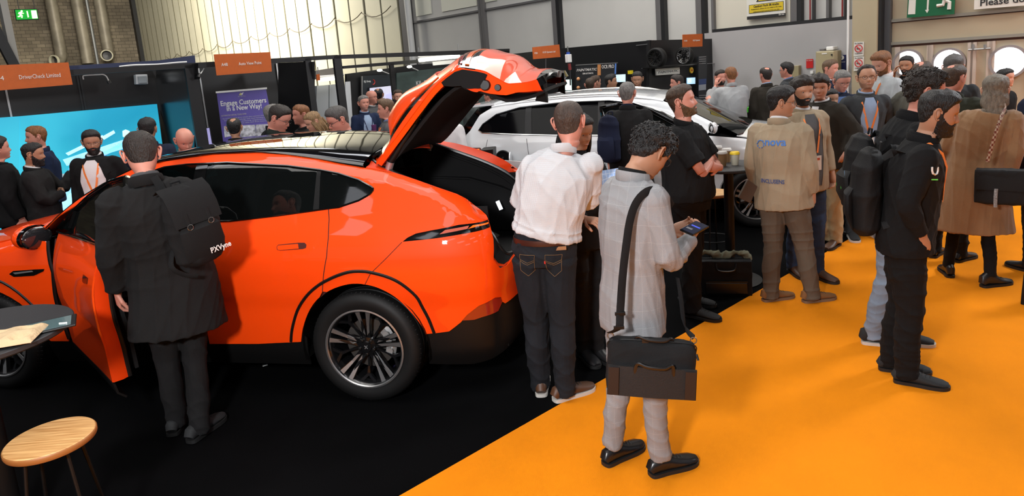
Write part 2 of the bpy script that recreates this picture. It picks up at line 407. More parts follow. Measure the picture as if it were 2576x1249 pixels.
M_duct = mat('dusty_duct', (0.36, 0.32, 0.25), 0.5, metal=0.2, vary=0.3, vscale=1.0)
tP = WB.tz(340, 75, 0.3)[0]; tQ = WB.tz(354, 75, 0.3)[0]
struct(slab(WB, tP, tQ, 0, 11, 0.5, 0.5, M_blk, 'trim_50'))
for n_, (xt, xb, yb, has, w) in enumerate([(127, 152, 150, True, 21), (190, 216, 160, False, 22), (252, 272, 138, True, 21)]):
    A = WB.pt(*WB.tz(xb, min(yb, 128), 0.8), 0.8); r = w/2*np.linalg.norm(A-CAM)/F
    root = thing('ventilation_duct', ['dusty round duct with a downturned mouth, left of the three on the block wall', 'straight dusty duct between the two with mouths', 'dusty round duct with a turned mouth, nearest the black corner post'][n_], 'duct', (A[0], A[1], 0), group='ducts on the block wall')
    mb = MB(); zb = WB.pt(*WB.tz(xb, yb-(18 if has else 0), 0.8), 0.8)[2]
    mb.tube([(A[0], A[1], 10.6), (A[0], A[1], zb)], r, n=20, caps=False)
    attach(mb.build('pipe', M_duct, smooth=True), root)
    for q in range(3):
        zz = zb+0.3+q*2.3; mb = MB().tube([(A[0], A[1], zz), (A[0], A[1], zz+0.12)], r*1.06, n=20); attach(mb.build('clamp', M_duct, smooth=True), root)
    if has:
        o_ = np.array([[-.25, -1, 0], [0.35, -1, 0]][n_ > 0], float); o_ /= np.linalg.norm(o_)
        P0 = np.array([A[0], A[1], zb]); pts = [P0+o_*(1-math.cos(a))*r*1.1+np.array([0, 0, -math.sin(a)*r*1.6]) for a in np.linspace(0, math.pi/2, 7)]
        mb = MB().tube(pts+[pts[-1]+o_*r*0.5], r, n=20, caps=False); attach(mb.build('elbow', M_duct, smooth=True), root)
        E = pts[-1]+o_*r*0.5; Rm = np.array(Vector(o_).to_track_quat('Z', 'Y').to_matrix())
        mb = MB().lathe([(r*0.92, 0), (r*1.12, 0), (r*1.12, 0.12), (r*0.92, 0.12)], 24, E, Rm, closed=True); attach(mb.build('rim', M_cream, smooth=True), root)
        mb = MB().lathe([(0.001, -0.25), (r*0.9, -0.2)], 24, E, Rm); attach(mb.build('grille', M_steel), root)
A = WB.pt(*WB.tz(232, 80, 0.5), 0.5); mb = MB().tube([(A[0], A[1], 0), (A[0], A[1], 10.6)], 0.09, n=8)
tag(mb.build('conduit', mat('galvanised', (0.35, 0.36, 0.36), 0.4, metal=0.5), smooth=True), 'thin galvanised conduit on the block wall between the ducts', 'pipe')
# concrete pillar and black brace at the far left
PL = VPlane((-9.0, 12.5), DC)
a = PL.tz(14, 0)[0]; b = PL.tz(34, 140)[0]
o = slab(PL, PL.tz(-1, 0)[0], PL.tz(18, 0)[0], 0, 10.8, 0, 0.5, mat('pale_pillar', (0.42, 0.40, 0.36), 0.6), 'column_left'); struct(o)
mb = MB(); A = PL.pt(*PL.tz(-30, 40, 0.2), 0.2); B = PL.pt(*PL.tz(40, 175, 0.2), 0.2); mb.tube([A, B], 0.11, n=4)
tag(mb.build('roof_brace', M_blk), 'black diagonal steel brace at the far left of the block wall', 'beam')
# column and sectional door at the right
M_beige = mat('beige_column', (0.43, 0.36, 0.235), 0.6, vary=0.05, vscale=1.5)
a = WA.tz(2144, 60, 0.5)[0]; b = WA.tz(2206, 60, 0.5)[0]
struct(slab(WA, a, b, 0, 10.5, 0.5, 0.6, M_beige, 'column_right'))
c2 = WA.tz(2216, 60, 0.45)[0]; c3 = WA.tz(2236, 60, 0.35)[0]
struct(slab(WA, b, c2, 0, 10, 0.45, 0.3, M_blk, 'trim_51')); struct(slab(WA, c2, c3, 0, 10, 0.3, 0.2, M_steel, 'trim_52'))
M_door = mat('beige_door_panel', (0.44, 0.365, 0.25), 0.5, vary=0.05, vscale=1.0)
tE = WA.tz(2640, 60, 0.2)[0]
door = thing('door_1', None, None, WA.pt(c3, 0)); door['kind'] = 'structure'
zA = WA.tz(2276, 53.4, 0.25)[1]; zB = WA.tz(2276, 111.7, 0.25)[1]
attach(slab(WA, c3, tE, zA+0.015, 6, 0.2, 0.08, M_door, 'door_panel'), door)
attach(slab(WA, c3, tE, zB+0.015, zA-0.015, 0.2, 0.08, M_door, 'door_panel'), door)
M_seam = mat('door_seam', (0.13, 0.05, 0.03), 0.6)
for z_ in (zA, zB):
    attach(slab(WA, c3, tE, z_-0.035, z_-0.0, 0.17, 0.04, M_seam, 'seam'), door); attach(slab(WA, c3, tE, z_, z_+0.045, 0.24, 0.05, mat('grey_rail', (0.27, 0.26, 0.22), 0.4), 'rail'), door)
# lower leaves with round windows
PH = [(2285, 159, 33), (2388, 158, 35), (2538, 155, 39)]
zt = zB-0.035; tc_ = [WA.tz(x, y, 0.2) for x, y, r in PH]; rr = [r*.93*WA.pt(*q, 0.2)[1]/F for q, (_, _, r) in zip(tc_, PH)]
out = [Vector((c3, 0)), Vector((tE, 0)), Vector((tE, zt)), Vector((c3, zt))]; ed = [(0, 1), (1, 2), (2, 3), (3, 0)]; holes = []
V2 = list(out); E2 = list(ed)
for (tt, zz), r in zip(tc_, rr):
    i0 = len(V2); V2 += [Vector((tt+r*math.cos(q*math.pi/20), zz+r*math.sin(q*math.pi/20))) for q in range(40)]; E2 += [(i0+q, i0+(q+1) % 40) for q in range(40)]
vo, eo, fo, _, _, _ = delaunay_2d_cdt(V2, E2, [], 0, 1e-6)
fo = [f_ for f_ in fo if all(math.hypot(sum(vo[i].x for i in f_)/3-tt, sum(vo[i].y for i in f_)/3-zz) > r*0.98 for (tt, zz), r in zip(tc_, rr))]
mb = MB(); mb.add([WA.pt(v.x, v.y, 0.2) for v in vo]+[WA.pt(v.x, v.y, 0.12) for v in vo], list(fo)+[tuple(i+len(vo) for i in f_)[::-1] for f_ in fo])
attach(mb.build('leaf_sheet', mat('beige_leaf', (0.50, 0.42, 0.30), 0.5, vary=0.04, vscale=1.5)), door)
M_frame = mat('pinkish_frame', (0.56, 0.47, 0.40), 0.45)
for x in (2256, 2336, 2338, 2438, 2446, 2486, 2492, 2600):
    t_ = WA.tz(x, 200, 0.24)[0]; attach(slab(WA, t_-0.035, t_+0.035, 0, zt, 0.24, 0.05, M_frame, 'stile'), door)
M_glow = mat('daylit_pane', 'ffffff', 0.3, emit='eef4ff', estr=5.0)
Rn = np.array(Vector(WA.n).to_track_quat('Z', 'Y').to_matrix())
for k, ((tt, zz), r) in enumerate(zip(tc_, rr)):
    w = thing('window_%d' % (70+k), None, None, WA.pt(tt, zz, 0.2)); w['kind'] = 'structure'
    mb = MB().lathe([(r*0.98, -0.03), (r*1.14, -0.03), (r*1.14, 0.05), (r*0.98, 0.05)], 40, WA.pt(tt, zz, 0.2), Rn, closed=True); attach(mb.build('frame', mat('porthole_rim', (0.3, 0.27, 0.27), 0.4), smooth=True), w)
    mb = MB().lathe([(0.0005, 0), (r, 0)], 40, WA.pt(tt, zz, 0.14), Rn); attach(mb.build('pane', M_glow), w)
mb = MB(); 
for x in (2448, 2478):
    p = WA.pt(*WA.tz(x, 112, 0.28), 0.28); q_ = WA.pt(*WA.tz(x, 124, 0.28), 0.28); mb.tube([p, q_], 0.02, n=6)
p = WA.pt(*WA.tz(2436, 126, 0.28), 0.28); q_ = WA.pt(*WA.tz(2492, 122, 0.28), 0.28); mb.tube([p, q_], 0.016, n=6)
attach(mb.build('latch', mat('galvanised', (0.35, 0.36, 0.36), 0.4), smooth=True), door)
# ================================================================== signs on the hall walls
M_signgreen = mat('sign_green', (0.006, 0.12, 0.045), 0.4); M_signwhite = mat('sign_white', (0.72, 0.70, 0.64), 0.4)
M_ink = mat('sign_ink', (0.02, 0.02, 0.02), 0.5); M_yellow = mat('sign_yellow', (0.68, 0.50, 0.03), 0.4); M_red = mat('sign_red', (0.55, 0.02, 0.02), 0.4)
def base(pl, x, y, off): 
    t, z = pl.tz(x, y, off); return pl.pt(t, z, off)
def runner(pl, x, y, s, off, m, parent, name='running_figure', flip=1):
    """the running-man figure of an exit sign; s = its height in picture pixels"""
    mb = MB(); sc = s/1.0
    def P(u, v): return base(pl, x+flip*u*sc, y+v*sc, off)
    k = np.linalg.norm(P(0, 0)-CAM)/F*s
    mb.tube([P(-.02, -.42), P(-.02, -.419)], 0.001, n=4)
    c = P(0.10, -.40); mb.ball(c, (0.085*k, 0.085*k, 0.085*k), 10, 6)
    for path, r in (([(0.04, -.28), (-.06, 0.02)], .085), ([(-.06, 0.02), (0.14, .12), (0.12, .40)], .06), ([(-.06, 0.02), (-.12, .22), (-.36, .26)], .06),
                    ([(0.05, -.26), (.22, -.12), (.34, -.16)], .045), ([(0.02, -.26), (-.2, -.24), (-.28, -.06)], .045)):
        mb.tube([P(*q) for q in path], r*k, n=6)
    o = mb.build(name, m); attach(o, parent); return o
# big fire-exit sign on the sectional door
s_ = thing('exit_sign', 'large green and white running man exit sign over the round windows', 'sign', base(WA, 2340, 20, 0.26))
quad(WA, [(2281, 45), (2400, 35.5), (2404, -32), (2285, -22)], 0.30, 0.02, M_signgreen, 'board', s_)
quad(WA, [(2284, 36.5), (2302, 35.5), (2305, -22), (2288, -20)], 0.305, 0.01, M_signwhite, 'white_panel', s_)
quad(WA, [(2331, 26), (2335, 26), (2338, -15), (2333, -15)], 0.305, 0.01, M_signwhite, 'arrow_shaft', s_)
quad(WA, [(2327, 25), (2332, 33), (2337, 24)], 0.306, 0.01, M_signwhite, 'arrow_head', s_)
runner(WA, 2380, -2, 64, 0.305, M_signwhite, s_, flip=1)
s_ = thing('notice_board', 'white notice cut by the picture edge with large dark lettering', 'sign', base(WA, 2510, 5, 0.26))
quad(WA, [(2450, 24), (2600, 12), (2602, -40), (2452, -28)], 0.30, 0.02, M_signwhite, 'board', s_)
ptext(WA, 'Please do not', 2546, 0, 14, M_ink, s_, 0.304, wpx=166, bold=True)
# forklift caution sign
s_ = thing('caution_sign', 'white and yellow forklift caution sign high on the grey wall', 'sign', base(WA, 1930, 20, 0.1))
quad(WA, [(1879, 50), (1975.5, 40.5), (1975, -30), (1878, -22)], 0.10, 0.02, M_signwhite, 'board', s_)
quad(WA, [(1884, 34.5), (1971, 25.5), (1971, 2.5), (1884, 13)], 0.104, 0.01, M_ink, 'yellow_border', s_)
quad(WA, [(1885, 33.2), (1970, 24.4), (1970, 3.8), (1885, 14)], 0.107, 0.01, M_yellow, 'yellow_field', s_)
quad(WA, [(1902, 5), (1950, 0), (1926, -36)], 0.104, 0.01, M_ink, 'triangle_border', s_)
quad(WA, [(1907, 2.6), (1946, -1.6), (1926, -31)], 0.107, 0.01, M_yellow, 'triangle', s_)
quad(WA, [(1879, 50), (1975.5, 40.5), (1975.5, 32.5), (1879, 42)], 0.104, 0.01, M_ink, 'dark_band', s_)
ptext(WA, 'Caution! Fork lift trucks', 1927, 13, 5.5, M_ink, s_, 0.11, wpx=64, bold=True)
ptext(WA, 'Pedestrians, please do not walk in this area', 1927, 20, 2.6, M_ink, s_, 0.11, wpx=76)
ptext(WA, 'without proper protection on site', 1927, 26.5, 2.6, M_ink, s_, 0.11, wpx=66)
ptext(WA, 'the nec', 1966, 36, 4, M_signwhite, s_, 0.11, wpx=14, bold=True)
# no smoking notices on the column
for k, y in enumerate((123, 160)):
    s_ = thing('no_smoking_sign', ['upper of the two white no smoking notices on the beige column', 'lower of the two white no smoking notices on the beige column'][k], 'sign', base(WA, 2160, y, 0.52), group='no smoking notices')
    quad(WA, [(2147, y+19), (2172, y+17), (2173, y-18), (2148.5, y-17)], 0.52, 0.015, M_signwhite, 'board', s_)
    c = base(WA, 2160, y-1, 0.53); r = 8.3*np.linalg.norm(c-CAM)/F
    mb = MB().lathe([(r*0.82, 0), (r, 0), (r, 0.008), (r*0.82, 0.008)], 28, c, Rn, closed=True); attach(mb.build('ring', M_red), s_)
    mb = MB().tube([base(WA, 2154.5, y-7, 0.535), base(WA, 2165.5, y+5, 0.535)], 0.008, n=4); attach(mb.build('slash', M_red), s_)
    mb = MB().tube([base(WA, 2155, y, 0.531), base(WA, 2164, y-0.7, 0.531)], 0.007, n=4); attach(mb.build('cigarette', M_ink), s_)
    ptext(WA, 'No Smoking', 2160, y-14, 3.2, M_ink, s_, 0.524, wpx=19); ptext(WA, 'It is against the law', 2160, y+11.5, 2, M_ink, s_, 0.524, wpx=19)
# electrical cabinet, boxes, small notices on the painted wall
WL = VPlane(WA.P0[:2]+WA.n[:2]*0.3, DA)
M_cab = mat('cabinet_cream', (0.40, 0.34, 0.20), 0.45)
s_ = thing('electrical_cabinet', 'tall beige electrical cabinet on the grey wall', 'cabinet', WL.pt(WL.tz(2075, 200, 0.25)[0], 0, 0.1))
quad(WL, [(2051, 215), (2098, 212), (2098, 128), (2052, 130)], 0.33, 0.30, M_cab, 'body', s_, 0.01)
quad(WL, [(2053.5, 214), (2096, 211), (2096, 130), (2054, 132.5)], 0.35, 0.02, M_cab, 'door', s_, 0.004)
quad(WL, [(2090, 140), (2093, 140), (2093, 136), (2090, 136)], 0.37, 0.02, M_blk, 'lock', s_)
quad(WL, [(2067, 137), (2080, 136), (2080, 133), (2067, 134)], 0.355, 0.01, M_signwhite, 'label', s_)
o = quad(WL, [(2078, 127), (2095, 126), (2095, 117), (2078, 118)], 0.22, 0.2, M_white, 'junction_box', None, 0.01); tag(o, 'small white box standing on the beige cabinet', 'box')
o = quad(WL, [(2061, 128), (2073, 127.5), (2073, 123), (2061, 123.5)], 0.2, 0.15, M_postgrey, 'junction_box', None, 0.005); tag(o, 'flat grey box on top of the beige cabinet', 'box')
s_ = thing('fire_notice', 'small red notice beside the beige cabinet', 'sign', base(WL, 2036, 160, 0.02))
quad(WL, [(2028, 172), (2045, 171), (2045, 148.5), (2028, 149.5)], 0.02, 0.012, M_red, 'board', s_)
ptext(WL, 'Fire Action', 2036.5, 152.5, 2.6, M_signwhite, s_, 0.024, wpx=14)
s_ = thing('information_sign', 'dark blue information sign between the cabinet and the column', 'sign', base(WL, 2117, 160, 0.02))
quad(WL, [(2107, 178), (2128, 177), (2128, 138), (2107.5, 139)], 0.03, 0.015, mat('sign_blue', (0.008, 0.012, 0.07), 0.4), 'board', s_)
c = base(WL, 2117.5, 145, 0.035); mb = MB().lathe([(0.0005, 0), (5*np.linalg.norm(c-CAM)/F, 0)], 20, c, Rn); attach(mb.build('disc', M_signwhite), s_)
ptext(WL, 'i', 2117.5, 145, 6, mat('sign_blue'), s_, 0.04, bold=True); ptext(WL, 'information', 2117.5, 156, 2.6, M_signwhite, s_, 0.034, wpx=17)
o = quad(WL, [(1992, 195), (2009, 194), (2009, 165), (1992, 166)], 0.10, 0.1, M_cab, 'fuse_box', None, 0.005); tag(o, 'small beige fuse box low on the grey wall', 'box')
o = quad(WL, [(2038, 186), (2045, 185.5), (2045, 178), (2038, 178.5)], 0.05, 0.05, M_white, 'wall_socket', None, 0.003); tag(o, 'white wall socket below the red notice', 'socket')
# hanging green exit light over the block wall
XP = VPlane((-9.0, 14.0), DC)
s_ = thing('exit_light', 'lit green running man exit sign hanging before the block wall', 'sign', base(XP, 66, 37, 0))
quad(XP, [(36.5, 23.5), (93, 22), (98.5, 49), (41, 51)], 0.0, 0.08, M_blk, 'housing', s_)
quad(XP, [(38, 25), (92, 23.6), (96.5, 47.6), (42, 49.6)], 0.01, 0.02, mat('exit_green', (0.0, 0.25, 0.02), 0.4, emit=(0.0, 0.33, 0.02), estr=1.0), 'face', s_)
M_ew = mat('exit_white', (0.9, 1, 0.7), 0.4, emit=(1, 1, 0.62), estr=1.5)
quad(XP, [(78, 26.5), (91, 26), (95, 46), (81.5, 46.5)], 0.02, 0.02, M_ew, 'lit_panel', s_)
quad(XP, [(66.5, 28), (69.5, 27.5), (73, 43), (70, 44)], 0.02, 0.02, M_ew, 'arrow', s_)
runner(XP, 52.5, 36.5, 21, 0.02, M_ew, s_, flip=1)
for x in (48, 88):
    p = base(XP, x, 24, -0.04); mb = MB().tube([p, (p[0], p[1], 11)], 0.008, n=5); attach(mb.build('hanger', M_steel), s_)

# ================================================================== exhibition booths
M_booth = mat('booth_black', (0.010, 0.010, 0.011), 0.42, spec=0.4); M_beam = mat('booth_beam', (0.006, 0.006, 0.007), 0.5)
M_boothpanel = mat('booth_panel', (0.010, 0.0095, 0.0095), 0.38, vary=0.25, vscale=0.6)
M_alu = mat('aluminium', (0.5, 0.5, 0.5), 0.35, metal=0.8)
M_signorange = mat('fascia_orange', (0.50, 0.100, 0.010), 0.6, vary=0.05, vscale=20); M_fasciatxt = mat('fascia_white', (0.75, 0.72, 0.68), 0.5)
L1 = VPlane((-3.7, 10.0), DC)
def Pz(pl, x, y, off=0.0): return pl.tz(x, y, off)
def beam(pl, x0, yt0, x1, yt1, h0, h1, off, th, name, parent, m=None):
    return quad(pl, [(x0, yt0+h0), (x1, yt1+h1), (x1, yt1), (x0, yt0)], off, th, m or M_beam, name, parent)
def post(pl, x, y, w, off, name, parent, ztop, m=None, th=0.06):
    t = pl.tz(x, y, off)[0]; return slab(pl, t-w/2, t+w/2, 0, ztop, off, th, m or M_beam, name, parent)
ztop = L1.tz(700, 142)[1]
# booth with the blue lightbox
bA = thing('exhibition_booth', 'black shell booth with the blue lightbox at the left of the picture', 'booth', L1.pt(L1.tz(200, 190)[0], 0), group='exhibition booths')
beam(L1, -60, 189, 487, 158, 15, 13, 0, 0.08, 'fascia_beam', bA)
post(L1, 493, 250, 0.16, 0, 'post', bA, ztop-0.05); 
L2 = VPlane(L1.pt(0, 0, -2.0)[:2], DC)
quad(L2, [(-80, 420), (404, 420), (404, 165), (-80, 195)], 0, 0.06, M_boothpanel, 'back_panel', bA)
for x in (20, 205, 212): 
    t = L2.tz(x, 250, 0.02)[0]; slab(L2, t-0.012, t+0.012, 0, 2.4, 0.02, 0.02, M_alu if x == 20 else M_beam, 'panel_upright', bA)
SA = VPlane(L1.pt(L1.tz(489, 200)[0], 0)[:2], DA)
o = quad(SA, [(404, 560), (489, 560), (489, 160), (392, 172)], 0, 0.05, mat('booth_side_gloss', (0.012, 0.012, 0.013), 0.22, spec=0.5), 'side_panel', bA)
M_lb = mat('blue_lightbox', (0.02, 0.25, 0.35), 0.4, emit=(0.02, 0.44, 0.62), estr=0.85)
nt, N, L, b_ = nodes_of(M_lb)
tcx = N.new('ShaderNodeTexCoord'); nz = N.new('ShaderNodeTexNoise'); nz.inputs['Scale'].default_value = 0.8; L.new(tcx.outputs['Object'], nz.inputs[0])
rp = N.new('ShaderNodeValToRGB'); rp.color_ramp.elements[0].position = 0.35; rp.color_ramp.elements[0].color = (0.01, 0.30, 0.50, 1); rp.color_ramp.elements[1].position = 0.7; rp.color_ramp.elements[1].color = (0.05, 0.58, 0.74, 1)
L.new(nz.outputs[0], rp.inputs[0]); L.new(rp.outputs[0], b_.inputs['Emission Color'])
lb = thing('lightbox_wall', 'glowing blue backlit graphic wall behind the men at the left', 'display', L2.pt(L2.tz(200, 300, 0.15)[0], 0, 0.1))
quad(L2, [(50, 640), (445, 640), (395, 262), (50.5, 293)], 0.16, 0.12, M_lb, 'graphic_panel', lb)
quad(L2, [(-90, 640), (49, 640), (49.5, 293), (-90, 303)], 0.16, 0.12, M_lb, 'graphic_panel', lb)
M_lbw = mat('lightbox_pale', 'ffffff', 0.4, emit=(0.20, 0.62, 0.90), estr=1.1); M_lbb = mat('lightbox_blue', 'ffffff', 0.4, emit=(0.02, 0.20, 0.68), estr=1.0); M_lbc = mat('lightbox_cyan', 'ffffff', 0.4, emit=(0.06, 0.52, 0.85), estr=1.1)
for name, pts, m_ in [('pale_bar', [(165, 386), (172, 392), (262, 348), (258, 340)], M_lbw), ('pale_bar', [(158, 402), (168, 418), (320, 372), (310, 352)], M_lbc), ('dark_bar', [(172, 425), (180, 432), (330, 360), (324, 352)], M_lbb),
                      ('pale_bar', [(148, 470), (152, 500), (206, 480), (196, 436)], M_lbc), ('pale_bar', [(152, 505), (158, 545), (210, 520), (200, 470)], M_lbw), ('blue_spot', [(308, 330), (316, 326), (326, 330), (328, 342), (318, 348), (309, 344)], mat('lightbox_lime', 'ffffff', 0.4, emit=(0.35, 0.75, 0.65), estr=1.1)),
                      ('pale_bar', [(255, 345), (262, 352), (290, 335), (286, 328)], M_lbw), ('dark_bar', [(60, 470), (70, 500), (140, 480), (132, 455)], M_lbb)]:
    quad(L2, pts, 0.165, 0.004, m_, name, lb)
ptext(L2, 'LINCE', 294, 365, 8, M_lbb, lb, 0.17, wpx=20, bold=True)
# navy header board lying on the booth
o = quad(L1, [(100, 182), (400, 164), (492, 158), (490, 139), (400, 152), (100, 170)], -0.5, 0.04, mat('navy_board', (0.02, 0.028, 0.075), 0.5), 'header_board', bA)
mb = MB().tube(spline([base(L1, x, y, -0.3) for x, y in [(300, 168), (335, 164), (370, 163), (400, 162), (440, 158), (470, 156)]], 5), 0.012, n=5)
tag(mb.build('cable', M_white, smooth=True), 'white cable lying along the top of the left booth', 'cable')
# booth with the purple banner
bB = thing('exhibition_booth', 'black shell booth behind the purple roll-up banner', 'booth', L1.pt(L1.tz(640, 190)[0], 0), group='exhibition booths')
beam(L1, 487, 158, 849, 138, 13, 10, 0, 0.08, 'fascia_beam', bB)
post(L1, 788, 250, 0.10, 0, 'post', bB, ztop-0.05)
quad(L2, [(432, 560), (800, 560), (775, 148), (480, 165)], -0.02, 0.06, M_boothpanel, 'back_panel', bB)
for x in (512, 708):
    t = L2.tz(x, 250, 0.02)[0]; slab(L2, t-0.012, t+0.012, 0, 2.4, 0.02, 0.02, M_alu, 'panel_upright', bB)
SB = VPlane(L1.pt(L1.tz(786, 200)[0], 0)[:2], DA)
quad(SB, [(700, 500), (786, 500), (786, 155), (700, 158)], 0, 0.04, M_booth, 'side_panel', bB)
# open frame booth with the dark green graphic
bC = thing('exhibition_booth', 'open black frame booth with the dark green graphic wall', 'booth', L1.pt(L1.tz(1000, 190)[0], 0), group='exhibition booths')
beam(L1, 849, 138.5, 1282, 122.5, 9.5, 11, 0, 0.08, 'fascia_beam', bC)
post(L1, 862, 250, 0.13, 0, 'post', bC, ztop-0.04); post(L1, 1276, 140, 0.10, 0, 'post', bC, L1.tz(1280, 124)[1]-0.03)
LD = VPlane(L1.pt(0, 0, -1.6)[:2], DC)
beam(LD, 864, 166, 1052, 150, 7, 9, 0, 0.07, 'inner_beam', bC); post(LD, 990, 200, 0.09, 0, 'post', bC, LD.tz(990, 160)[1])
L3 = VPlane(L1.pt(0, 0, -3.0)[:2], DC)
quad(L3, [(872, 460), (1260, 460), (1260, 150), (1052, 162), (872, 186)], 0, 0.08, M_booth, 'back_panel', bC)
gw = thing('graphic_wall', 'dark misty green printed wall with white group name', 'display', L3.pt(L3.tz(1100, 300, 0.05)[0], 0, 0.05))
M_gw = mat('misty_green_print', (0.05, 0.075, 0.07), 0.5, vary=0.5, vscale=1.1, stretch=(1, 1, 2.5))
quad(L3, [(1003, 460), (1240, 460), (1240, 155), (998, 184)], 0.06, 0.04, M_gw, 'panel', gw)
M_lett = mat('graphic_lettering', (0.62, 0.64, 0.64), 0.5)
ptext(L3, 'KJL Group', 1071, 208, 11, M_lett, gw, 0.065, wpx=48)
pst = thing('dark_poster', 'dark poster with small white logo at the left of the frame booth', 'poster', L3.pt(L3.tz(945, 300, 0.05)[0], 0, 0.3))
quad(L3, [(915, 460), (988, 460), (985, 186), (911, 192)], 0.10, 0.04, mat('poster_dark', (0.02, 0.026, 0.032), 0.4), 'panel', pst)
quad(L3, [(910.5, 300), (912.5, 300), (912, 192), (910, 192)], 0.12, 0.04, M_alu, 'edge_strip', pst)
ptext(L3, 'KJL Group', 924, 205, 5, M_lett, pst, 0.104, wpx=17, bold=True); 
mb = MB().tube([base(L3, 938+5*math.cos(a), 207+6*math.sin(a), 0.105) for a in np.linspace(-1.4, 1.6, 12)], 0.012, n=5); attach(mb.build('logo_arc', mat('logo_red', (0.5, 0.03, 0.02), 0.5)), pst)
def screen(pl, pts, off, name, label, col, m_extra=(), estr=1.0, th=0.05):
    c = np.mean(np.array(pts), 0); t, z = pl.tz(c[0], c[1], off); s_ = thing(name, label, 'screen', pl.pt(t, z, off))
    c_ = np.mean(np.array(pts), 0); big = [tuple(c_+(np.array(p)-c_)*1.05+np.sign(np.array(p)-c_)*0.4) for p in pts]
    quad(pl, big, off, th, M_blk, 'bezel', s_); quad(pl, pts, off+0.006, 0.008, mat(name+'_lit_%d' % len(MATS), 'ffffff', 0.3, emit=col, estr=estr), 'display', s_)
    for k_, (pp, cc) in enumerate(m_extra): quad(pl, pp, off+0.010, 0.004, mat(name+'_ext_%d' % len(MATS), 'ffffff', 0.3, emit=cc, estr=estr), 'picture_block', s_)
    return s_
screen(L3, [(932, 262), (987, 258), (985, 216), (930, 222)], 0.16, 'wall_screen', 'purple blue wall screen beside the dark poster', (0.06, 0.07, 0.25), [([(950, 245), (964, 243), (964, 228), (950, 230)], (0.22, 0.16, 0.62)), ([(970, 250), (986, 248), (986, 234), (970, 236)], (0.03, 0.04, 0.42))])
# fluorescent battens and arm lamps
def batten(pl, x0, y0, x1, y1, off, label, r=0.05):
    A = base(pl, x0, y0, off); B = base(pl, x1, y1, off); s_ = thing('tube_light', label, 'lamp', (A+B)/2, group='fluorescent battens')
    mb = MB().tube([A, B], r, n=10); attach(mb.build('tube', mat('tube_glow', 'ffffff', 0.3, emit=(1, 0.97, 0.78), estr=4), smooth=True), s_)
    d = (B-A)/np.linalg.norm(B-A); mb = MB().tube([A-d*0.05+[0, 0, r*1.3], B+d*0.12+[0, 0, r*1.3]], (r*0.9, r*0.5), n=6); attach(mb.build('fitting', M_white), s_)
    mb = MB()
    for q in (A, B): mb.tube([q+[0, 0, r], q+[0, 0, 0.25]], 0.01, n=5)
    attach(mb.build('bracket', M_alu), s_); return s_
batten(LD, 1055, 151, 1154, 141, 0.3, 'glowing white fluorescent batten left of the raised orange tailgate', 0.045)
o = quad(LD, [(1090, 165), (1152, 159), (1152, 150), (1088, 156)], 0.0, 0.02, M_white, 'paper_sheet', None); tag(o, 'white sheet hanging below the fluorescent batten', 'paper')
for k, (x, y, x2, y2) in enumerate([(955, 177, 978, 186), (1030, 168, 1052, 178)]):
    A = base(L3, x, y, 0.45); B = base(L3, x2, y2, 0.02); s_ = thing('arm_lamp', ['small arm lamp above the dark poster', 'small arm lamp above the green graphic wall'][k], 'lamp', B, group='arm lamps')
    attach(MB().tube([A, B], 0.014, n=6).build('arm', M_white, smooth=True), s_)
    attach(MB().ball(A, (0.06, 0.06, 0.03)).build('head', mat('tube_glow'), smooth=True), s_)
# back room seen through the gap: pale doors, a batten and a small orange tag
LG = VPlane(L1.pt(0, 0, -2.6)[:2], DC)
gd = thing('storage_unit', 'pale grey panelled unit seen through the gap between two booths', 'cabinet', LG.pt(LG.tz(825, 300)[0], 0))
quad(LG, [(790, 460), (826, 460), (827, 214), (797, 216)], 0, 0.3, mat('pale_unit', (0.36, 0.38, 0.40), 0.4), 'door', gd); quad(LG, [(828, 460), (872, 460), (856, 211), (829, 214)], 0, 0.3, mat('pale_unit'), 'door', gd)
quad(LG, [(795, 200), (862, 194), (856, 168), (795, 178)], -0.1, 0.2, mat('dim_unit', (0.17, 0.155, 0.14), 0.6), 'upper_box', gd)
batten(LG, 803, 201, 852, 196, 0.25, 'pale fluorescent batten over the grey storage unit', 0.04)
o = quad(LG, [(797, 203), (806, 202), (804, 186), (796, 188)], 0.4, 0.02, M_signorange, 'orange_tag', None); tag(o, 'tiny orange tag at the grey storage unit', 'sign')
o = quad(LD, [(873, 460), (897, 460), (881, 205), (869, 206)], 0.3, 0.03, mat('white_banner_back', (0.6, 0.62, 0.64), 0.5), 'white_board', None); tag(o, 'narrow white board standing by the black post of the frame booth', 'board')
# fittings in the left booths
s_ = thing('distribution_box', 'small grey distribution box under the beam of the left booth', 'box', base(L2, 358, 200, 0.1))
quad(L2, [(343, 213), (373, 212), (371, 187), (341, 188)], 0.18, 0.14, mat('pale_plastic', (0.5, 0.52, 0.54), 0.4), 'case', s_, 0.01); quad(L2, [(349, 210), (371, 209), (369, 191), (347, 192)], 0.2, 0.03, mat('smoked_plastic', (0.25, 0.28, 0.3), 0.2), 'lid', s_, 0.005)
for k, (pts, lab) in enumerate([([(210, 200), (209, 192), (216, 190), (250, 188), (260, 188), (268, 193), (274, 205)], 'curved pale arm lamp under the left booth beam')]):
    s_ = thing('arm_lamp', lab, 'lamp', base(L1, 240, 190, -0.1), group='arm lamps'); attach(MB().tube(spline([base(L1, x, y, -0.1) for x, y in pts], 4), 0.008, n=6).build('arm', M_white, smooth=True), s_)
    attach(MB().tube([base(L1, 272, 203, -0.1), base(L1, 276, 210, -0.1)], 0.022, n=8).build('head', M_blk, smooth=True), s_)
s_ = thing('spot_lamp', 'small black spot lamp on a white arm beside the banner booth post', 'lamp', base(L1, 512, 174, -0.2)); attach(MB().tube([base(L1, 513, 173, -0.1), base(L1, 503, 188, 0.05)], 0.008, n=6).build('arm', M_white), s_)
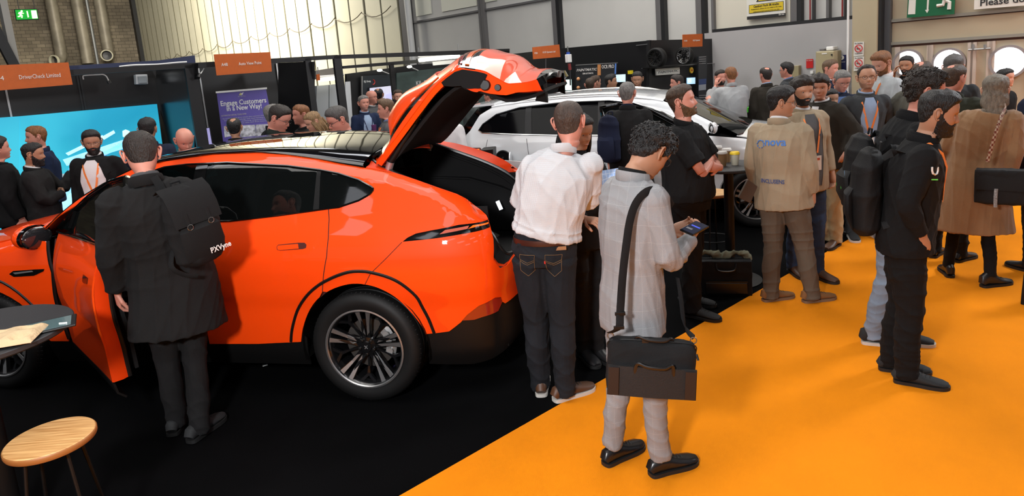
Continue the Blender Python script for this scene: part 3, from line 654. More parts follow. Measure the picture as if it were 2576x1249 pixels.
attach(MB().tube([base(L1, 502, 187, 0.05), base(L1, 499, 196, 0.1)], 0.024, n=10).build('head', M_blk), s_)
# fascia name boards
def fascia(pl, pts, off, label, num, name_, ntx, nx, hpx, group='orange fascia boards', hang=None):
    c = np.mean(np.array(pts), 0); s_ = thing('fascia_board', label, 'sign', base(pl, c[0], c[1], off), group=group)
    quad(pl, pts, off, 0.012, M_signorange, 'board', s_)
    ptext(pl, num, ntx[0], ntx[1], hpx, M_fasciatxt, s_, off+0.003, wpx=ntx[2]); ptext(pl, name_, nx[0], nx[1], hpx, M_fasciatxt, s_, off+0.003, wpx=nx[2])
    if hang: attach(MB().tube([base(pl, hang[0], hang[1], off-0.03), base(pl, hang[2], hang[3], off-0.03)], 0.007, n=5).build('hanger', M_steel), s_)
    return s_
fascia(L1, [(-90, 235), (183, 213), (172, 157), (-98, 168)], 0.25, 'largest orange fascia board at the left edge, with white lettering', 'A44', 'DriverCheck Limited', (-6, 198, 33), (101, 192, 105), 9)
fascia(L1, [(545, 190), (684, 180), (680, 131), (538, 137)], 0.12, 'orange fascia board above the purple banner', 'A48', 'Auto View Point', (565, 163, 16), (629.5, 159.5, 58), 7.5)
OC = VPlane((2.52, 11.6), DC); OA = VPlane((2.52, 11.6), DA)
OF = VPlane((0.9, 11.0), DC)
fascia(OF, [(1342, 149), (1410, 143.5), (1407, 112), (1340, 119)], 0.0, 'small orange fascia board over the white car roof', 'F20', 'OCR Systems Ltd', (1348.5, 134, 7), (1381, 131, 32), 4.5, hang=(1373, 148, 1373, 190))
fascia(OC, [(1718, 119), (1767, 117), (1767.5, 85), (1718, 87)], 0.5, 'orange fascia board hanging over the alloy wheel', 'F20', 'OCR Systems', (1725, 103, 7), (1752, 101.5, 18), 4, hang=(1735, 118, 1735, 140))
# black paint-mixing booth
bD = thing('exhibition_booth', 'long black booth wall with paint machines behind the white car', 'booth', OA.pt(-1, 0), group='exhibition booths')
quad(OA, [(1270, 420), (1638, 420), (1638, 101.5), (1414, 121.5), (1270, 138)], 0, 0.08, M_booth, 'back_panel', bD)
quad(OC, [(1637, 420), (1806, 420), (1810, 97), (1637, 101.5)], 0, 0.08, M_booth, 'side_panel', bD)
quad(OC, [(1634, 420), (1640, 420), (1640, 101), (1633, 101)], 0.06, 0.06, M_beam, 'post', bD)
for pl, pts in ((OA, [(1600, 115), (1628, 112), (1628, 110.5), (1600, 113.5)]), (OC, [(1642, 170.5), (1755, 163), (1755, 161), (1642, 168.5)]), (OA, [(1614, 173), (1630, 171.5), (1630, 170), (1614, 171.5)]), (OC, [(1778, 161), (1808, 159), (1808, 158), (1778, 160)])):
    quad(pl, pts, 0.05, 0.03, M_alu, 'rail', bD)
quad(OC, [(1799, 128), (1807, 127), (1807, 104), (1799, 104)], 0.03, 0.02, mat('shiny_panel', (0.3, 0.28, 0.26), 0.3), 'light_panel', bD)
pm = thing('machine_banner', 'black banner with white lettering behind the heads over the white car', 'banner', OA.pt(OA.tz(1500, 250, 0.3)[0], 0, 0.3))
quad(OA, [(1450, 330), (1546, 330), (1550, 158), (1448, 164)], 0.3, 0.03, mat('banner_charcoal', (0.025, 0.027, 0.03), 0.5), 'sheet', pm); quad(OA, [(1448, 165.5), (1550, 159.5), (1550, 157.5), (1448, 163)], 0.31, 0.05, M_alu, 'top_bar', pm)
ptext(OA, 'PAINTMATIC', 1475, 176, 6.5, M_fasciatxt, pm, 0.305, wpx=52, bold=True, shear=0.3); ptext(OA, 'SEMI-AUTOMATIC', 1479, 185, 4, M_fasciatxt, pm, 0.305, wpx=27, bold=True)
quad(OA, [(1503, 190), (1511, 189.5), (1511, 162), (1503, 162.5)], 0.308, 0.008, mat('label_orange', (0.65, 0.28, 0.10), 0.5), 'orange_strip', pm)
ptext(OA, 'OCR PRO', 1529, 168, 9, M_fasciatxt, pm, 0.305, wpx=31, bold=True); quad(OA, [(1546, 186), (1549, 186), (1550, 160), (1547, 160)], 0.308, 0.008, mat('label_blue', (0.12, 0.28, 0.75), 0.5), 'blue_strip', pm)
for k, (x, y) in enumerate([(1455, 199), (1455, 221)]):
    c = base(OA, x, y, 0.36); o = MB().ball(c, 0.035, 14, 10).build('mixing_knob', mat('knob_orange', (0.72, 0.35, 0.16), 0.4), smooth=True); tag(o, ['upper orange round knob on the black mixing rack', 'lower orange round knob on the black mixing rack'][k], 'knob', 'orange knobs')
screen(OA, [(1419, 228), (1438, 227), (1437, 200), (1418, 201)], 0.35, 'machine_screen', 'bright pale green screen beside the grey-haired man', (0.62, 0.95, 0.85))
screen(OA, [(1548, 207), (1573, 206), (1573, 187), (1548, 188.5)], 0.35, 'machine_screen', 'light blue monitor left of the smiling man', (0.25, 0.52, 0.66), [([(1552, 205), (1560, 204.5), (1560, 203), (1552, 203.5)], (0.02, 0.05, 0.1))])
screen(OC, [(1728, 212), (1749, 211), (1749, 195), (1728, 196)], 0.3, 'machine_screen', 'small blue machine screen under the yellow button', (0.10, 0.42, 0.85), [([(1731, 209), (1740, 208.5), (1740, 199), (1731, 199.5)], (0.4, 0.7, 0.9))])
s_ = thing('socket_box', 'white hanging power socket box with red plug below it', 'socket', base(OF, 1430, 150, 0.2))
attach(MB().box(base(OF, 1430, 147, 0.2), (0.09, 0.07, 0.13), OF.rot()).build('case', M_white, bevel=0.008), s_); attach(MB().tube([base(OF, 1429.5, 138, 0.2), base(OF, 1429, 131, 0.2)], 0.03, n=10).build('blue_plug', mat('plug_blue', (0.02, 0.08, 0.4), 0.4)), s_)
attach(MB().tube([base(OF, 1432, 160, 0.2), base(OF, 1434, 176, 0.2)], 0.026, n=10).build('red_plug', mat('plug_red', (0.22, 0.02, 0.02), 0.4)), s_); attach(MB().tube([base(OF, 1434, 176, 0.2), base(OF, 1435, 215, 0.2)], 0.012, n=6).build('lead', M_blk), s_)
attach(MB().tube([base(OF, 1429, 131, 0.2), base(OF, 1428, 118, -0.1)], 0.01, n=6).build('hanger', M_blk), s_)
s_ = thing('machine_sign', 'white sign with dark slanted lettering under the wheel display', 'sign', base(OC, 1681, 180, 0.1))
quad(OC, [(1652, 190), (1710.5, 186), (1710, 169.5), (1651, 173)], 0.12, 0.03, M_signwhite, 'board', s_, 0.004); ptext(OC, 'PAINTMATIC', 1681, 180.5, 5.5, mat('grey_ink', (0.12, 0.12, 0.12), 0.5), s_, 0.125, wpx=52, shear=0.3)
c = base(OC, 1738, 177, 0.15); Ro = np.array(Vector(OC.n).to_track_quat('Z', 'Y').to_matrix())
s_ = thing('stop_button', 'round yellow button with a red centre on the paint machine', 'button', c); attach(MB().lathe([(0.0005, 0.02), (0.055, 0.02), (0.055, 0)], 20, c, Ro).build('plate', mat('button_yellow', (0.7, 0.42, 0.01), 0.4)), s_); attach(MB().ball(c+OC.n*0.02, 0.016, 10, 6).build('knob', M_red), s_)
o = MB().box(base(OA, 1586, 182, 0.3), (0.08, 0.05, 0.06), OA.rot()).build('yellow_box', mat('box_yellow', (0.75, 0.6, 0.02), 0.4)); tag(o, 'small yellow box above the light blue monitor', 'box')
s_ = thing('spec_poster', 'tall dark poster with pale text lines at the end of the black booth', 'poster', OC.pt(OC.tz(1768, 300, 0.1)[0], 0, 0.1))
quad(OC, [(1757, 300), (1776, 300), (1779, 140), (1757, 142)], 0.12, 0.03, mat('poster_black', (0.016, 0.018, 0.022), 0.4), 'panel', s_)
quad(OC, [(1758, 225), (1776, 223), (1777, 198), (1758, 200)], 0.123, 0.006, mat('poster_blue', (0.03, 0.06, 0.18), 0.4), 'picture', s_); quad(OC, [(1758, 228), (1776, 226), (1776, 212), (1758, 214)], 0.126, 0.006, mat('poster_pale', (0.3, 0.33, 0.38), 0.4), 'picture', s_)
for k in range(9): quad(OC, [(1759, 144.5+k*5.5+(75 if k > 3 else 0)), (1776, 143.5+k*5.5+(75 if k > 3 else 0)), (1776, 142+k*5.5+(75 if k > 3 else 0)), (1759, 143+k*5.5+(75 if k > 3 else 0))], 0.124, 0.006, mat('poster_text', (0.3, 0.3, 0.3), 0.5), 'text_line', s_)
# roll-up banner
LBn = VPlane(L1.pt(0, 0, -0.25)[:2], (1.0, 0.22))
ban = thing('roll_up_banner', 'purple roll-up banner reading Engage Customers in a New Way', 'banner', LBn.pt(LBn.tz(612, 300)[0], 0))
M_pur = mat('banner_purple', (0.105, 0.075, 0.38), 0.45, vary=0.08, vscale=3)
quad(LBn, [(588, 560), (735, 560), (669, 224), (545, 234)], 0, 0.01, M_pur, 'sheet', ban); quad(LBn, [(543, 235), (671, 224.5), (670.5, 220), (542.5, 230.5)], 0.02, 0.04, M_white, 'top_bar', ban)
ptext(LBn, 'Engage Customers', 612.5, 257, 12, M_white, ban, 0.003, wpx=116, bold=True); ptext(LBn, 'in a New Way!', 614.5, 270.5, 12, M_white, ban, 0.003, wpx=89, bold=True)
ptext(LBn, 'Auto View Point', 608, 242.5, 2.5, mat('banner_pale', (0.5, 0.5, 0.6), 0.5), ban, 0.003, wpx=19)
quad(LBn, [(601, 240), (605, 232.5), (608, 240)], 0.003, 0.002, mat('banner_lime', (0.6, 0.6, 0.2), 0.5), 'logo', ban); quad(LBn, [(606, 235), (609, 240), (613, 232)], 0.004, 0.002, M_white, 'logo', ban)
ptext(LBn, 'AUTOMOTIVE VIRTUAL TOURS OFFER', 588.5, 289.5, 3.6, mat('banner_tan', (0.55, 0.5, 0.5), 0.5), ban, 0.003, wpx=64)
for k, (l_, w_) in enumerate([('Reveal finer details about vehicles that customers love most', 116), ('Increase sales knowledge with visual learning tools', 110), ('through an enticing experience', 100), ('with a more active sales and drive interest', 106)]):
    ptext(LBn, l_, 618+k, 294.5+k*4.6, 2.6, mat('banner_pale'), ban, 0.003, wpx=w_)
for k, (x0, x1) in enumerate([(565, 582), (605, 641), (645, 680)]):
    quad(LBn, [(x0, 346), (x1+4, 342), (x1, 316-k*2), (x0-2, 318-k*2)], 0.004, 0.003, mat('banner_sketch', (0.55, 0.55, 0.6), 0.5, vary=0.6, vscale=18), 'picture', ban)
screen(LBn, [(521, 364), (533, 363), (526, 322), (515, 324)], 0.3, 'tall_screen', 'narrow violet screen standing left of the purple banner', (0.10, 0.08, 0.38))
# ================================================================== orange car
class CarSpace:
    """the car's own coordinates: a forward from the rear axle, l towards the picture's viewer, z up"""
    def __init__(s, O, ax, lat): s.O = np.array(O, float); s.ax = np.array(ax, float); s.lat = np.array(lat, float)
    def ray(s, x, y):
        d = ray(x, y); q = CAM-s.O
        return np.array([q@s.ax, q@s.lat, q[2]]), np.array([d@s.ax, d@s.lat, d[2]])
    def at(s, x, y, i, v):
        o, d = s.ray(x, y); return o+d*((v-o[i])/d[i])
    def l(s, x, y, v): return s.at(x, y, 1, v)
    def a(s, x, y, v): return s.at(x, y, 0, v)
    def z(s, x, y, v): return s.at(x, y, 2, v)
class Skin:
    """body side surface: a plan outline (rear centre round the near side to the front centre) pushed in by g(a,z)"""
    def __init__(s, plan, gfun):
        P = spline(plan, 24); s.P = P; d = np.linalg.norm(np.diff(P, axis=0), axis=1); s.U = np.concatenate([[0], np.cumsum(d)]); s.g = gfun
        T = np.gradient(P, axis=0); T /= np.linalg.norm(T, axis=1)[:, None]; s.N = np.stack([-T[:, 1], T[:, 0]], 1)
        if s.N[len(P)//2][1] < 0: s.N = -s.N
    def plan(s, u):
        a = np.interp(u, s.U, s.P[:, 0]); l = np.interp(u, s.U, s.P[:, 1]); n = np.stack([np.interp(u, s.U, s.N[:, 0]), np.interp(u, s.U, s.N[:, 1])], -1)
        return a, l, n/np.linalg.norm(n, axis=-1, keepdims=True)
    def u_of_a(s, a):
        i = np.argmax(s.P[:, 1]); j = [k for k in range(len(s.P)) if s.P[k, 1] > 0.3]; A = s.P[j, 0]; o = np.argsort(A); return float(np.interp(a, A[o], s.U[j][o]))
    def pos(s, u, z, off=0.0):
        u = np.asarray(u, float); z = np.asarray(z, float); a, l, n = s.plan(u); g = s.g(a, z)+off
        return np.stack([a+n[..., 0]*g, l+n[..., 1]*g, z], -1)
    def normal(s, u, z):
        e = 2e-3; A = s.pos(u+e, z)-s.pos(u-e, z); B = s.pos(u, z+e)-s.pos(u, z-e); n = np.cross(A, B); n /= np.linalg.norm(n, axis=-1, keepdims=True)+1e-12
        a, l, pn = s.plan(u); sg = np.sign((n[..., :2]*pn).sum(-1)); sg = np.where(sg == 0, 1, sg); return n*sg[..., None]
    def sd(s, p):
        d = s.P-p[:2]; i = int(np.argmin((d**2).sum(1))); r = -(d[i]@s.N[i]); t = p[:2]-s.P[i]; T = np.array([s.N[i][1], -s.N[i][0]])
        if T@(s.P[min(i+1, len(s.P)-1)]-s.P[max(i-1, 0)]) < 0: T = -T
        return r-float(s.g(p[0]-s.N[i][0]*r, p[2])), s.U[i]+float(t@T)
    def trace(s, cs, pts):
        out = []
        for x, y in pts:
            o, d = cs.ray(x, y); dl = np.linalg.norm(d); lo = None; best = (9, 0)
            for k in np.arange(2.2, 12.0, 0.04):
                v, u = s.sd(o+d*k/1.0)
                if abs(v) < best[0]: best = (abs(v), k)
                if v < 0: lo = k; break
            if lo is None: k = best[1]
            else:
                a, b = lo-0.04, lo
                for _ in range(18):
                    m_ = (a+b)/2
                    if s.sd(o+d*m_)[0] < 0: b = m_
                    else: a = m_
                k = b
            p = o+d*k; out.append((s.sd(p)[1], p[2]))
        return out
    def line(s, uz, off=0.0, step=0.03):
        P = []
        for i in range(len(uz)-1):
            a, b = np.array(uz[i]), np.array(uz[i+1]); n = max(1, int(np.linalg.norm(b-a)/step))
            for q in range(n): P.append(a+(b-a)*q/n)
        P.append(np.array(uz[-1])); P = np.array(P); return s.pos(P[:, 0], P[:, 1], off)
def densify(poly, step, closed=True):
    out = []; n = len(poly)
    for i in range(n if closed else n-1):
        a, b = np.array(poly[i], float), np.array(poly[(i+1) % n], float); k = max(1, int(math.ceil(np.linalg.norm(b-a)/step)))
        for q in range(k): out.append(a+(b-a)*q/k)
    return out
def inside(poly, P):
    x, y = P[:, 0], P[:, 1]; c = np.zeros(len(P), bool); n = len(poly)
    for i in range(n):
        x1, y1 = poly[i]; x2, y2 = poly[(i+1) % n]
        if y1 == y2: continue
        m_ = ((y1 > y) != (y2 > y)) & (x < (x2-x1)*(y-y1)/(y2-y1)+x1); c ^= m_
    return c
def panel(skin, name, outline, m, parent, off=0.0, th=0.008, step=0.04, holes=(), T=None):
    """sheet lying on the body surface, cut along outline (u,z), with real thickness"""
    loops = [densify(outline, step)]+[densify(h, step) for h in holes]; V = []; E = []
    for lp in loops:
        i0 = len(V); V += [Vector((p[0], p[1])) for p in lp]; E += [(i0+i, i0+(i+1) % len(lp)) for i in range(len(lp))]
    O = np.array(loops[0]); x0, y0 = O.min(0); x1, y1 = O.max(0)
    g = np.array([(x0+(i+0.5*(j % 2))*step, y0+j*step*0.87) for j in range(int((y1-y0)/step/0.87)+2) for i in range(int((x1-x0)/step)+2)])
    k = inside([tuple(p) for p in loops[0]], g)
    for h in loops[1:]: k &= ~inside([tuple(p) for p in h], g)
    B = np.array([(p.x, p.y) for p in V]); g = g[k]
    if len(g): g = g[np.min(((g[:, None, :]-B[None])**2).sum(-1), 1) > (step*0.45)**2]
    V += [Vector(p) for p in g]
    vo, eo, fo, _, _, _ = delaunay_2d_cdt(V, E, [], 1, 1e-7)
    W = np.array([(v.x, v.y) for v in vo]); cen = np.array([W[list(f_)].mean(0) for f_ in fo]); k = np.ones(len(fo), bool)
    for h in loops[1:]: k &= ~inside([tuple(p) for p in h], cen)
    fo = [f_ for f_, q in zip(fo, k) if q]
    A = skin.pos(W[:, 0], W[:, 1], off); N = skin.normal(W[:, 0], W[:, 1]); Bk = A-N*th; n = len(W)
    cnt = {}
    for f_ in fo:
        for i in range(len(f_)):
            e = (f_[i], f_[(i+1) % len(f_)]); kk = (min(e), max(e)); cnt[kk] = None if kk in cnt else e
    fr = []; 
    f0 = fo[0]; nn = np.cross(A[f0[1]]-A[f0[0]], A[f0[2]]-A[f0[0]]); flip = nn@N[f0[0]] < 0
    F1 = [tuple(f_[::-1]) if flip else tuple(f_) for f_ in fo]; F2 = [tuple(i+n for i in f_[::-1]) for f_ in F1]
    rim = [e for e in cnt.values() if e]; R = []
    VV = list(A)+list(Bk); NN = list(N)+list(-N)
    for a, b in rim:
        if flip: a, b = b, a
        i0 = len(VV); VV += [A[a], A[b], Bk[b], Bk[a]]; t = np.cross(A[b]-A[a], N[a]); t = t/(np.linalg.norm(t)+1e-9); NN += [t]*4; R.append((i0+3, i0+2, i0+1, i0))
    VV = np.array(VV); NN = np.array(NN)
    if T is not None: VV, NN = T(VV, NN)
    me = bpy.data.meshes.new(name); me.from_pydata([tuple(v) for v in VV], [], F1+F2+R); me.update(); me.materials.append(m)
    me.polygons.foreach_set('use_smooth', [True]*len(me.polygons)); me.normals_split_custom_set_from_vertices([tuple(v) for v in NN])
    o = bpy.data.objects.new(name, me); COL.objects.link(o); o.parent = parent; return o
def mirror(o, name=None):
    c = o.copy(); COL.objects.link(c); c.parent = o.parent; c.scale = (1, -1, 1)
    return c
def sheet(name, G, m, parent, th=0.006, smooth=True, close=False):
    """thick sheet from a grid of points"""
    G = np.array(G, float); a, b = G.shape[:2]
    du = np.gradient(G, axis=0); dv = np.gradient(G, axis=1); N = np.cross(du, dv); N /= np.linalg.norm(N, axis=2)[..., None]+1e-9
    B = G-N*th; mb = MB(); n = a*b; Fc = []
    for i in range(a-1):
        for j in range(b-1): q = (i*b+j, i*b+j+1, (i+1)*b+j+1, (i+1)*b+j); Fc += [q, tuple(k+n for k in q[::-1])]
    per = [(0, j) for j in range(b)]+[(i, b-1) for i in range(1, a)]+[(a-1, j) for j in range(b-2, -1, -1)]+[(i, 0) for i in range(a-2, 0, -1)]
    per = [i*b+j for i, j in per]
    for i in range(len(per)): p, q = per[i], per[(i+1) % len(per)]; Fc.append((p, p+n, q+n, q))
    mb.add(list(G.reshape(-1, 3))+list(B.reshape(-1, 3)), Fc); return mb.build(name, m, parent, smooth=smooth, sharp=50)

OCAR = np.array([-0.81624663, 4.87192479, 0]); AXC = np.array([-0.97635771, 0.21616112, 0]); LTC = np.array([-0.21616112, -0.97635771, 0])
CS = CarSpace(OCAR, AXC, LTC)
def g_side(a, z):
    a, z = np.broadcast_arrays(np.asarray(a, float), np.asarray(z, float))
    low = interp([0.1, .2, .35, .5, .62, .75, .86, .95, 1.03, 1.10, 1.17, 1.22], [-.12, -.075, -.03, -.022, -.018, -.002, 0, -.006, -.024, -.05, -.083, -.108], z)
    g = np.where(z > 1.22, -.108-(z-1.22)*.46, low)
    zr = np.interp(a, ZRA, ZRZ); k = np.clip((z-(zr-.10))/.10, 0, 1.6)
    return g-.07*k*k
ZRA = [-1.2, -.95, -.8, -.5, -.2, 0, .3, .7, 1.1, 1.5, 1.9, 2.2, 2.6, 2.9, 3.3, 3.6, 4]
ZRZ = [1.16, 1.17, 1.24, 1.39, 1.49, 1.53, 1.575, 1.61, 1.625, 1.60, 1.5, 1.38, 1.16, 1.10, 1.03, .93, .85]
SK = Skin([(-.985, 0), (-.975, .35), (-.945, .58), (-.89, .74), (-.80, .845), (-.6, .915), (-.3, .945), (0, .955), (.7, .945), (1.4, .938), (2.1, .945), (2.89, .958), (3.2, .94), (3.5, .86), (3.68, .70), (3.77, .45), (3.80, 0)], g_side)
tr = lambda pts: SK.trace(CS, pts)
M_orange = mat('orange_paint', (0.90, 0.062, 0.002), 0.5, coat=0.85, spec=0.15)
M_gloss = mat('gloss_black', (0.004, 0.004, 0.004), 0.08, coat=0.6); M_clad = mat('black_cladding', (0.004, 0.004, 0.004), 0.45, spec=0.3)
M_glass = mat('tinted_glass', (0.004, 0.005, 0.005), 0.03, spec=0.6, alpha=0.90); M_trim = mat('dark_trim', (0.0075, 0.0075, 0.0078), 0.8, spec=0.2)
M_tyre = mat('tyre_rubber', (0.0055, 0.0055, 0.0055), 0.6, spec=0.3); M_seal = mat('rubber_seal', (0.006, 0.006, 0.006), 0.35)
M_gap = mat('shut_line', (0.06, 0.004, 0.001), 0.8)
car = thing('car', 'bright orange coupe SUV with raised tailgate and open front door', 'car', OCAR, math.atan2(AXC[1], AXC[0]))
ua = SK.u_of_a
# ---- outlines traced on the body surface
gap = tr([(826.5, 527), (828, 552), (826, 600), (822, 645), (814, 692), (811, 734)])
arch_px = spline([(757, 861), (762, 826), (778, 782), (804, 748), (842, 725.6), (887, 714.4), (932, 719), (970, 733.6), (1002, 754.4), (1034, 786.5), (1056.7, 815), (1073, 841)], 4)
AP = [(p[0], p[1]) for p in arch_px]; lipR = tr([p for p in AP if 813 < p[0] < 916]+[(918, 716.5)]); lipB = tr([p for p in AP if p[0] > 920])
lampT = tr([(1024.6, 598.6), (1046, 588), (1082, 580.5), (1154, 566), (1226, 553.5)]); lampL = tr([(1010, 609)]); lampB = tr([(1082, 602), (1154, 591), (1233.6, 571.5)])
tail = tr([(1228, 551), (1223, 541), (1190, 514), (1170, 501), (1154, 492), (1100, 474), (1046, 454.5), (992, 436.5), (920, 423)])
railT = tr([(852, 411.5), (801, 400.8), (722, 390), (650, 384.5), (538, 389), (471, 397), (410, 407.5)])
pil = tr([(331, 428), (260, 464), (202, 499), (145, 546), (116, 575)]); 
qgl = tr([(834, 524), (852, 522), (902, 505), (931, 488.7), (938, 480), (939, 475), (934.6, 470.7), (902, 452.7), (851.7, 436.5), (805, 427.5)])
winT = tr([(722, 417), (650, 413.5), (572, 409), (471, 414), (413.6, 421)]); belt = tr([(699, 543), (578, 557)])
seam = tr([(918, 716.5), (932, 689), (972, 650), (1011, 610)])
# window top continues ahead of the B pillar towards the mirror, above the open door
zF = [(ua(1.75), 1.485), (ua(2.05), 1.375), (ua(2.3), 1.25), (ua(2.47), 1.14)]
u12, u24 = ua(1.20), ua(2.24)
# body side: quarter, roof rail and windscreen pillar in one pressing
ub = ua(1.13)
inner = [qgl[0]]+qgl[1:]+winT[:]+zF
outl = gap+lipR+[seam[1], seam[2], seam[3]]+lampT+tail+railT+pil+[(ua(2.60), 1.10)]+[(ua(2.50), 1.11)]+zF[::-1]+winT[::-1]+qgl[::-1]
side = panel(SK, 'body_side', outl, M_orange, car, step=0.035); mirror(side)
# rear bumper
refT = tr([(1165.5, 804), (1175, 793), (1204, 770.4), (1245.6, 749.6), (1261.6, 748), (1266.4, 760.8), (1271, 764), (1309.6, 730.4)])
sill = tr([(1322, 584), (1309, 616.6), (1277, 667), (1259, 676), (1241, 656), (1241, 602), (1233.6, 573)])
botR = tr([(1096, 839), (1130, 834.5), (1159, 812)])
bo = [seam[0]]+lipB+botR+refT+[(0.0, refT[-1][1]-.03), (0.0, sill[0][1])]+sill+lampB[::-1]+[lampL[0]]+seam[1:][::-1][1:]
bump = panel(SK, 'rear_bumper', bo, M_orange, car, step=0.035); mirror(bump)
# rear door
dB = tr([p for p in AP if p[0] < 809])
do = [gap[0]]+gap[1:]+dB[::-1]+tr([(730, 862), (650, 866)])+[(ua(1.14), .372), (ua(1.135), .7), (ua(1.14), 1.0), (ua(1.15), belt[1][1]-.01)]+belt[::-1]
rdoor = panel(SK, 'rear_door', do, M_orange, car, step=0.035); mirror(rdoor)
# front wing
af = [(ua(2.89+.425*math.cos(t)), .365+.425*math.sin(t)) for t in np.linspace(math.radians(172), math.radians(8), 18)]
fo_ = [(ua(2.27), .38)]+[(ua(2.42), .38)]+af+[(ua(3.42), .45), (SK.U[-1], .45), (SK.U[-1], .74), (ua(3.6), .88), (ua(3.3), 1.0), (ua(2.9), 1.075), (ua(2.62), 1.12), (ua(2.30), 1.11), (ua(2.26), .9), (ua(2.29), .65)]
wing = panel(SK, 'front_wing', fo_, M_orange, car, step=0.05); mirror(wing)
# dark underlays: sills, lower bumpers, inner sides
def arc(c, r, a0, a1, n=14): return [(ua(c+r*math.cos(t)), .365+r*math.sin(t)) for t in np.linspace(math.radians(a0), math.radians(a1), n)]
sl = [(ua(.43), .22), (ua(2.44), .20), (ua(2.46), .40), (ua(2.42), .46), (ua(2.3), .42), (ua(2.22), .385), (ua(1.2), .385), (ua(1.15), .46), (ua(.46), .50), (ua(.41), .42)]
cl = panel(SK, 'sill_cladding', sl, M_clad, car, off=-.012, step=0.06); mirror(cl)
rb = arc(0, .425, -160+0, -160, 1)[:0]+[(ua(-.40), .24), (ua(-.425), .40), (ua(-.40), .52), (ua(-.6), .62), (0.45, .66), (0, .66), (0, .30), (0.5, .27), (ua(-.7), .22)]
lb_ = panel(SK, 'lower_bumper', rb, M_clad, car, off=-.012, step=0.05); mirror(lb_)
fb = [(ua(3.32), .2), (SK.U[-1], .2), (SK.U[-1], .5), (ua(3.38), .5)]
o = panel(SK, 'front_skirt', fb, M_clad, car, off=-.012, step=0.06); mirror(o)
un = [(ua(.47), .42), (ua(1.1), .4), (ua(1.1), 1.22), (ua(.2), 1.26), (ua(-.5), 1.12), (ua(-.8), 1.0), (ua(-.8), .6), (ua(-.44), .52)]+arc(0, .43, 160, 20)[::-1][:0]+arc(0, .435, 158, 15)
o = panel(SK, 'inner_side', un, M_gap, car, off=-.02, step=0.06); mirror(o)
# glazing
gl1 = qgl[1:-1]+[tr([(805, 428.5)])[0], tr([(800, 470)])[0], tr([(797, 527)])[0]]
o = panel(SK, 'quarter_glass', [tr([(799, 530)])[0]]+qgl[0:1]+qgl[1:-1]+[tr([(805, 428)])[0]], M_glass, car, off=-.008, step=0.05); mirror(o)
rw = [tr([(788, 531)])[0], tr([(699, 542)])[0], belt[1], (ua(1.14), belt[1][1])]+[(ua(1.14), winT[3][1]-.02)]+winT[:3][::-1]+[tr([(797, 427)])[0]]
o = panel(SK, 'rear_door_glass', rw, M_glass, car, off=-.010, step=0.05); mirror(o)
o = panel(SK, 'window_pillar', [tr([(786, 531)])[0], tr([(801, 530)])[0], tr([(806, 427)])[0], tr([(797, 426)])[0]], M_clad, car, off=-.006, step=0.05); mirror(o)
o = panel(SK, 'door_pillar', [(ua(1.22), belt[1][1]-.02), (ua(1.13), belt[1][1]-.02), (ua(1.13), 1.565), (ua(1.22), 1.56)], M_gloss, car, off=-.006, step=0.05); mirror(o)
def strip(name, pts3, r, m, parent=car, n=6, mir=True):
    o = MB().tube(pts3, r, n=n).build(name, m, parent, smooth=True)
    if mir: mirror(o)
    return o
wl = [tr([(578, 557)])[0]]+[belt[0]]+[qgl[0]]+qgl[1:]+winT+zF
strip('window_trim', SK.line(wl[1:] if False else [(ua(1.14), belt[1][1]), belt[1], belt[0]]+qgl[:-1]+[qgl[-1]]+winT+zF[:1], -.001), .007, M_gloss)
blk = tr([(732, 860), (735, 828), (749, 780), (771.7, 744.8), (800.5, 719), (829, 703), (855, 692), (880.5, 685), (905, 683.5), (931, 686), (974, 697.6), (1010, 715.6), (1046, 746), (1063, 775), (1079, 805.7), (1092, 839)])
strip('arch_line', spline(SK.pos(np.array(blk)[:, 0], np.array(blk)[:, 1], -.001), 4), (.011), M_clad)
afl = [(ua(2.89+.475*math.cos(t)), .38+.50*math.sin(t)) for t in np.linspace(math.radians(176), math.radians(4), 24)]
strip('arch_line', SK.pos(np.array(afl)[:, 0], np.array(afl)[:, 1], .0), .010, M_clad)
strip('shut_line', SK.line(gap, -.001), .0035, M_gap); strip('shut_line', SK.line(seam, -.001), .0025, M_gap)
# rear lamp
lo = [lampL[0]]+lampT+[tr([(1231, 558)])[0]]+lampB[::-1]
lamp = panel(SK, 'rear_lamp', lo, M_gloss, car, off=-.004, step=0.04); mirror(lamp)
M_lampred = mat('lamp_amber', (0.8, 0.10, 0.01), 0.15, coat=1, emit=(1.0, 0.12, 0.01), estr=0.9); M_lampglow = mat('lamp_bright', (0.9, 0.3, 0.1), 0.2, emit=(1, 0.45, 0.2), estr=1.5)
panel(SK, 'light_strip', tr([(1178, 576), (1190, 567), (1229, 559), (1229, 563), (1200, 570)]), M_lampred, lamp, off=0.0, th=.004, step=.03)
panel(SK, 'light_strip', tr([(1105, 590), (1120, 579), (1180, 568), (1176, 576)]), mat('lamp_pale', (0.5, 0.12, 0.08), 0.1, coat=1), lamp, off=0.0, th=.004, step=.03)
rf = tr([(1163, 808), (1175, 794), (1204, 771.4), (1245.6, 751), (1261, 749.5), (1265, 760), (1255, 783), (1213.6, 799), (1194, 805.7)])
ref = panel(SK, 'reflector', rf, mat('reflector_red', (0.30, 0.02, 0.008), 0.1, coat=1), car, off=-.004, step=.04); mirror(ref)
# door handle
hd = panel(SK, 'door_handle', tr([(696, 621), (700, 616), (752, 611), (766, 611), (771, 616), (770, 624), (762, 627), (705, 631), (697, 629)]), M_gap, car, off=.001, th=.004, step=.03)
panel(SK, 'grip', tr([(698, 621), (701, 617.5), (750, 613.5), (752, 625.5), (705, 629.5), (699, 628)]), M_orange, hd, off=.004, th=.005, step=.03)
mirror(hd)
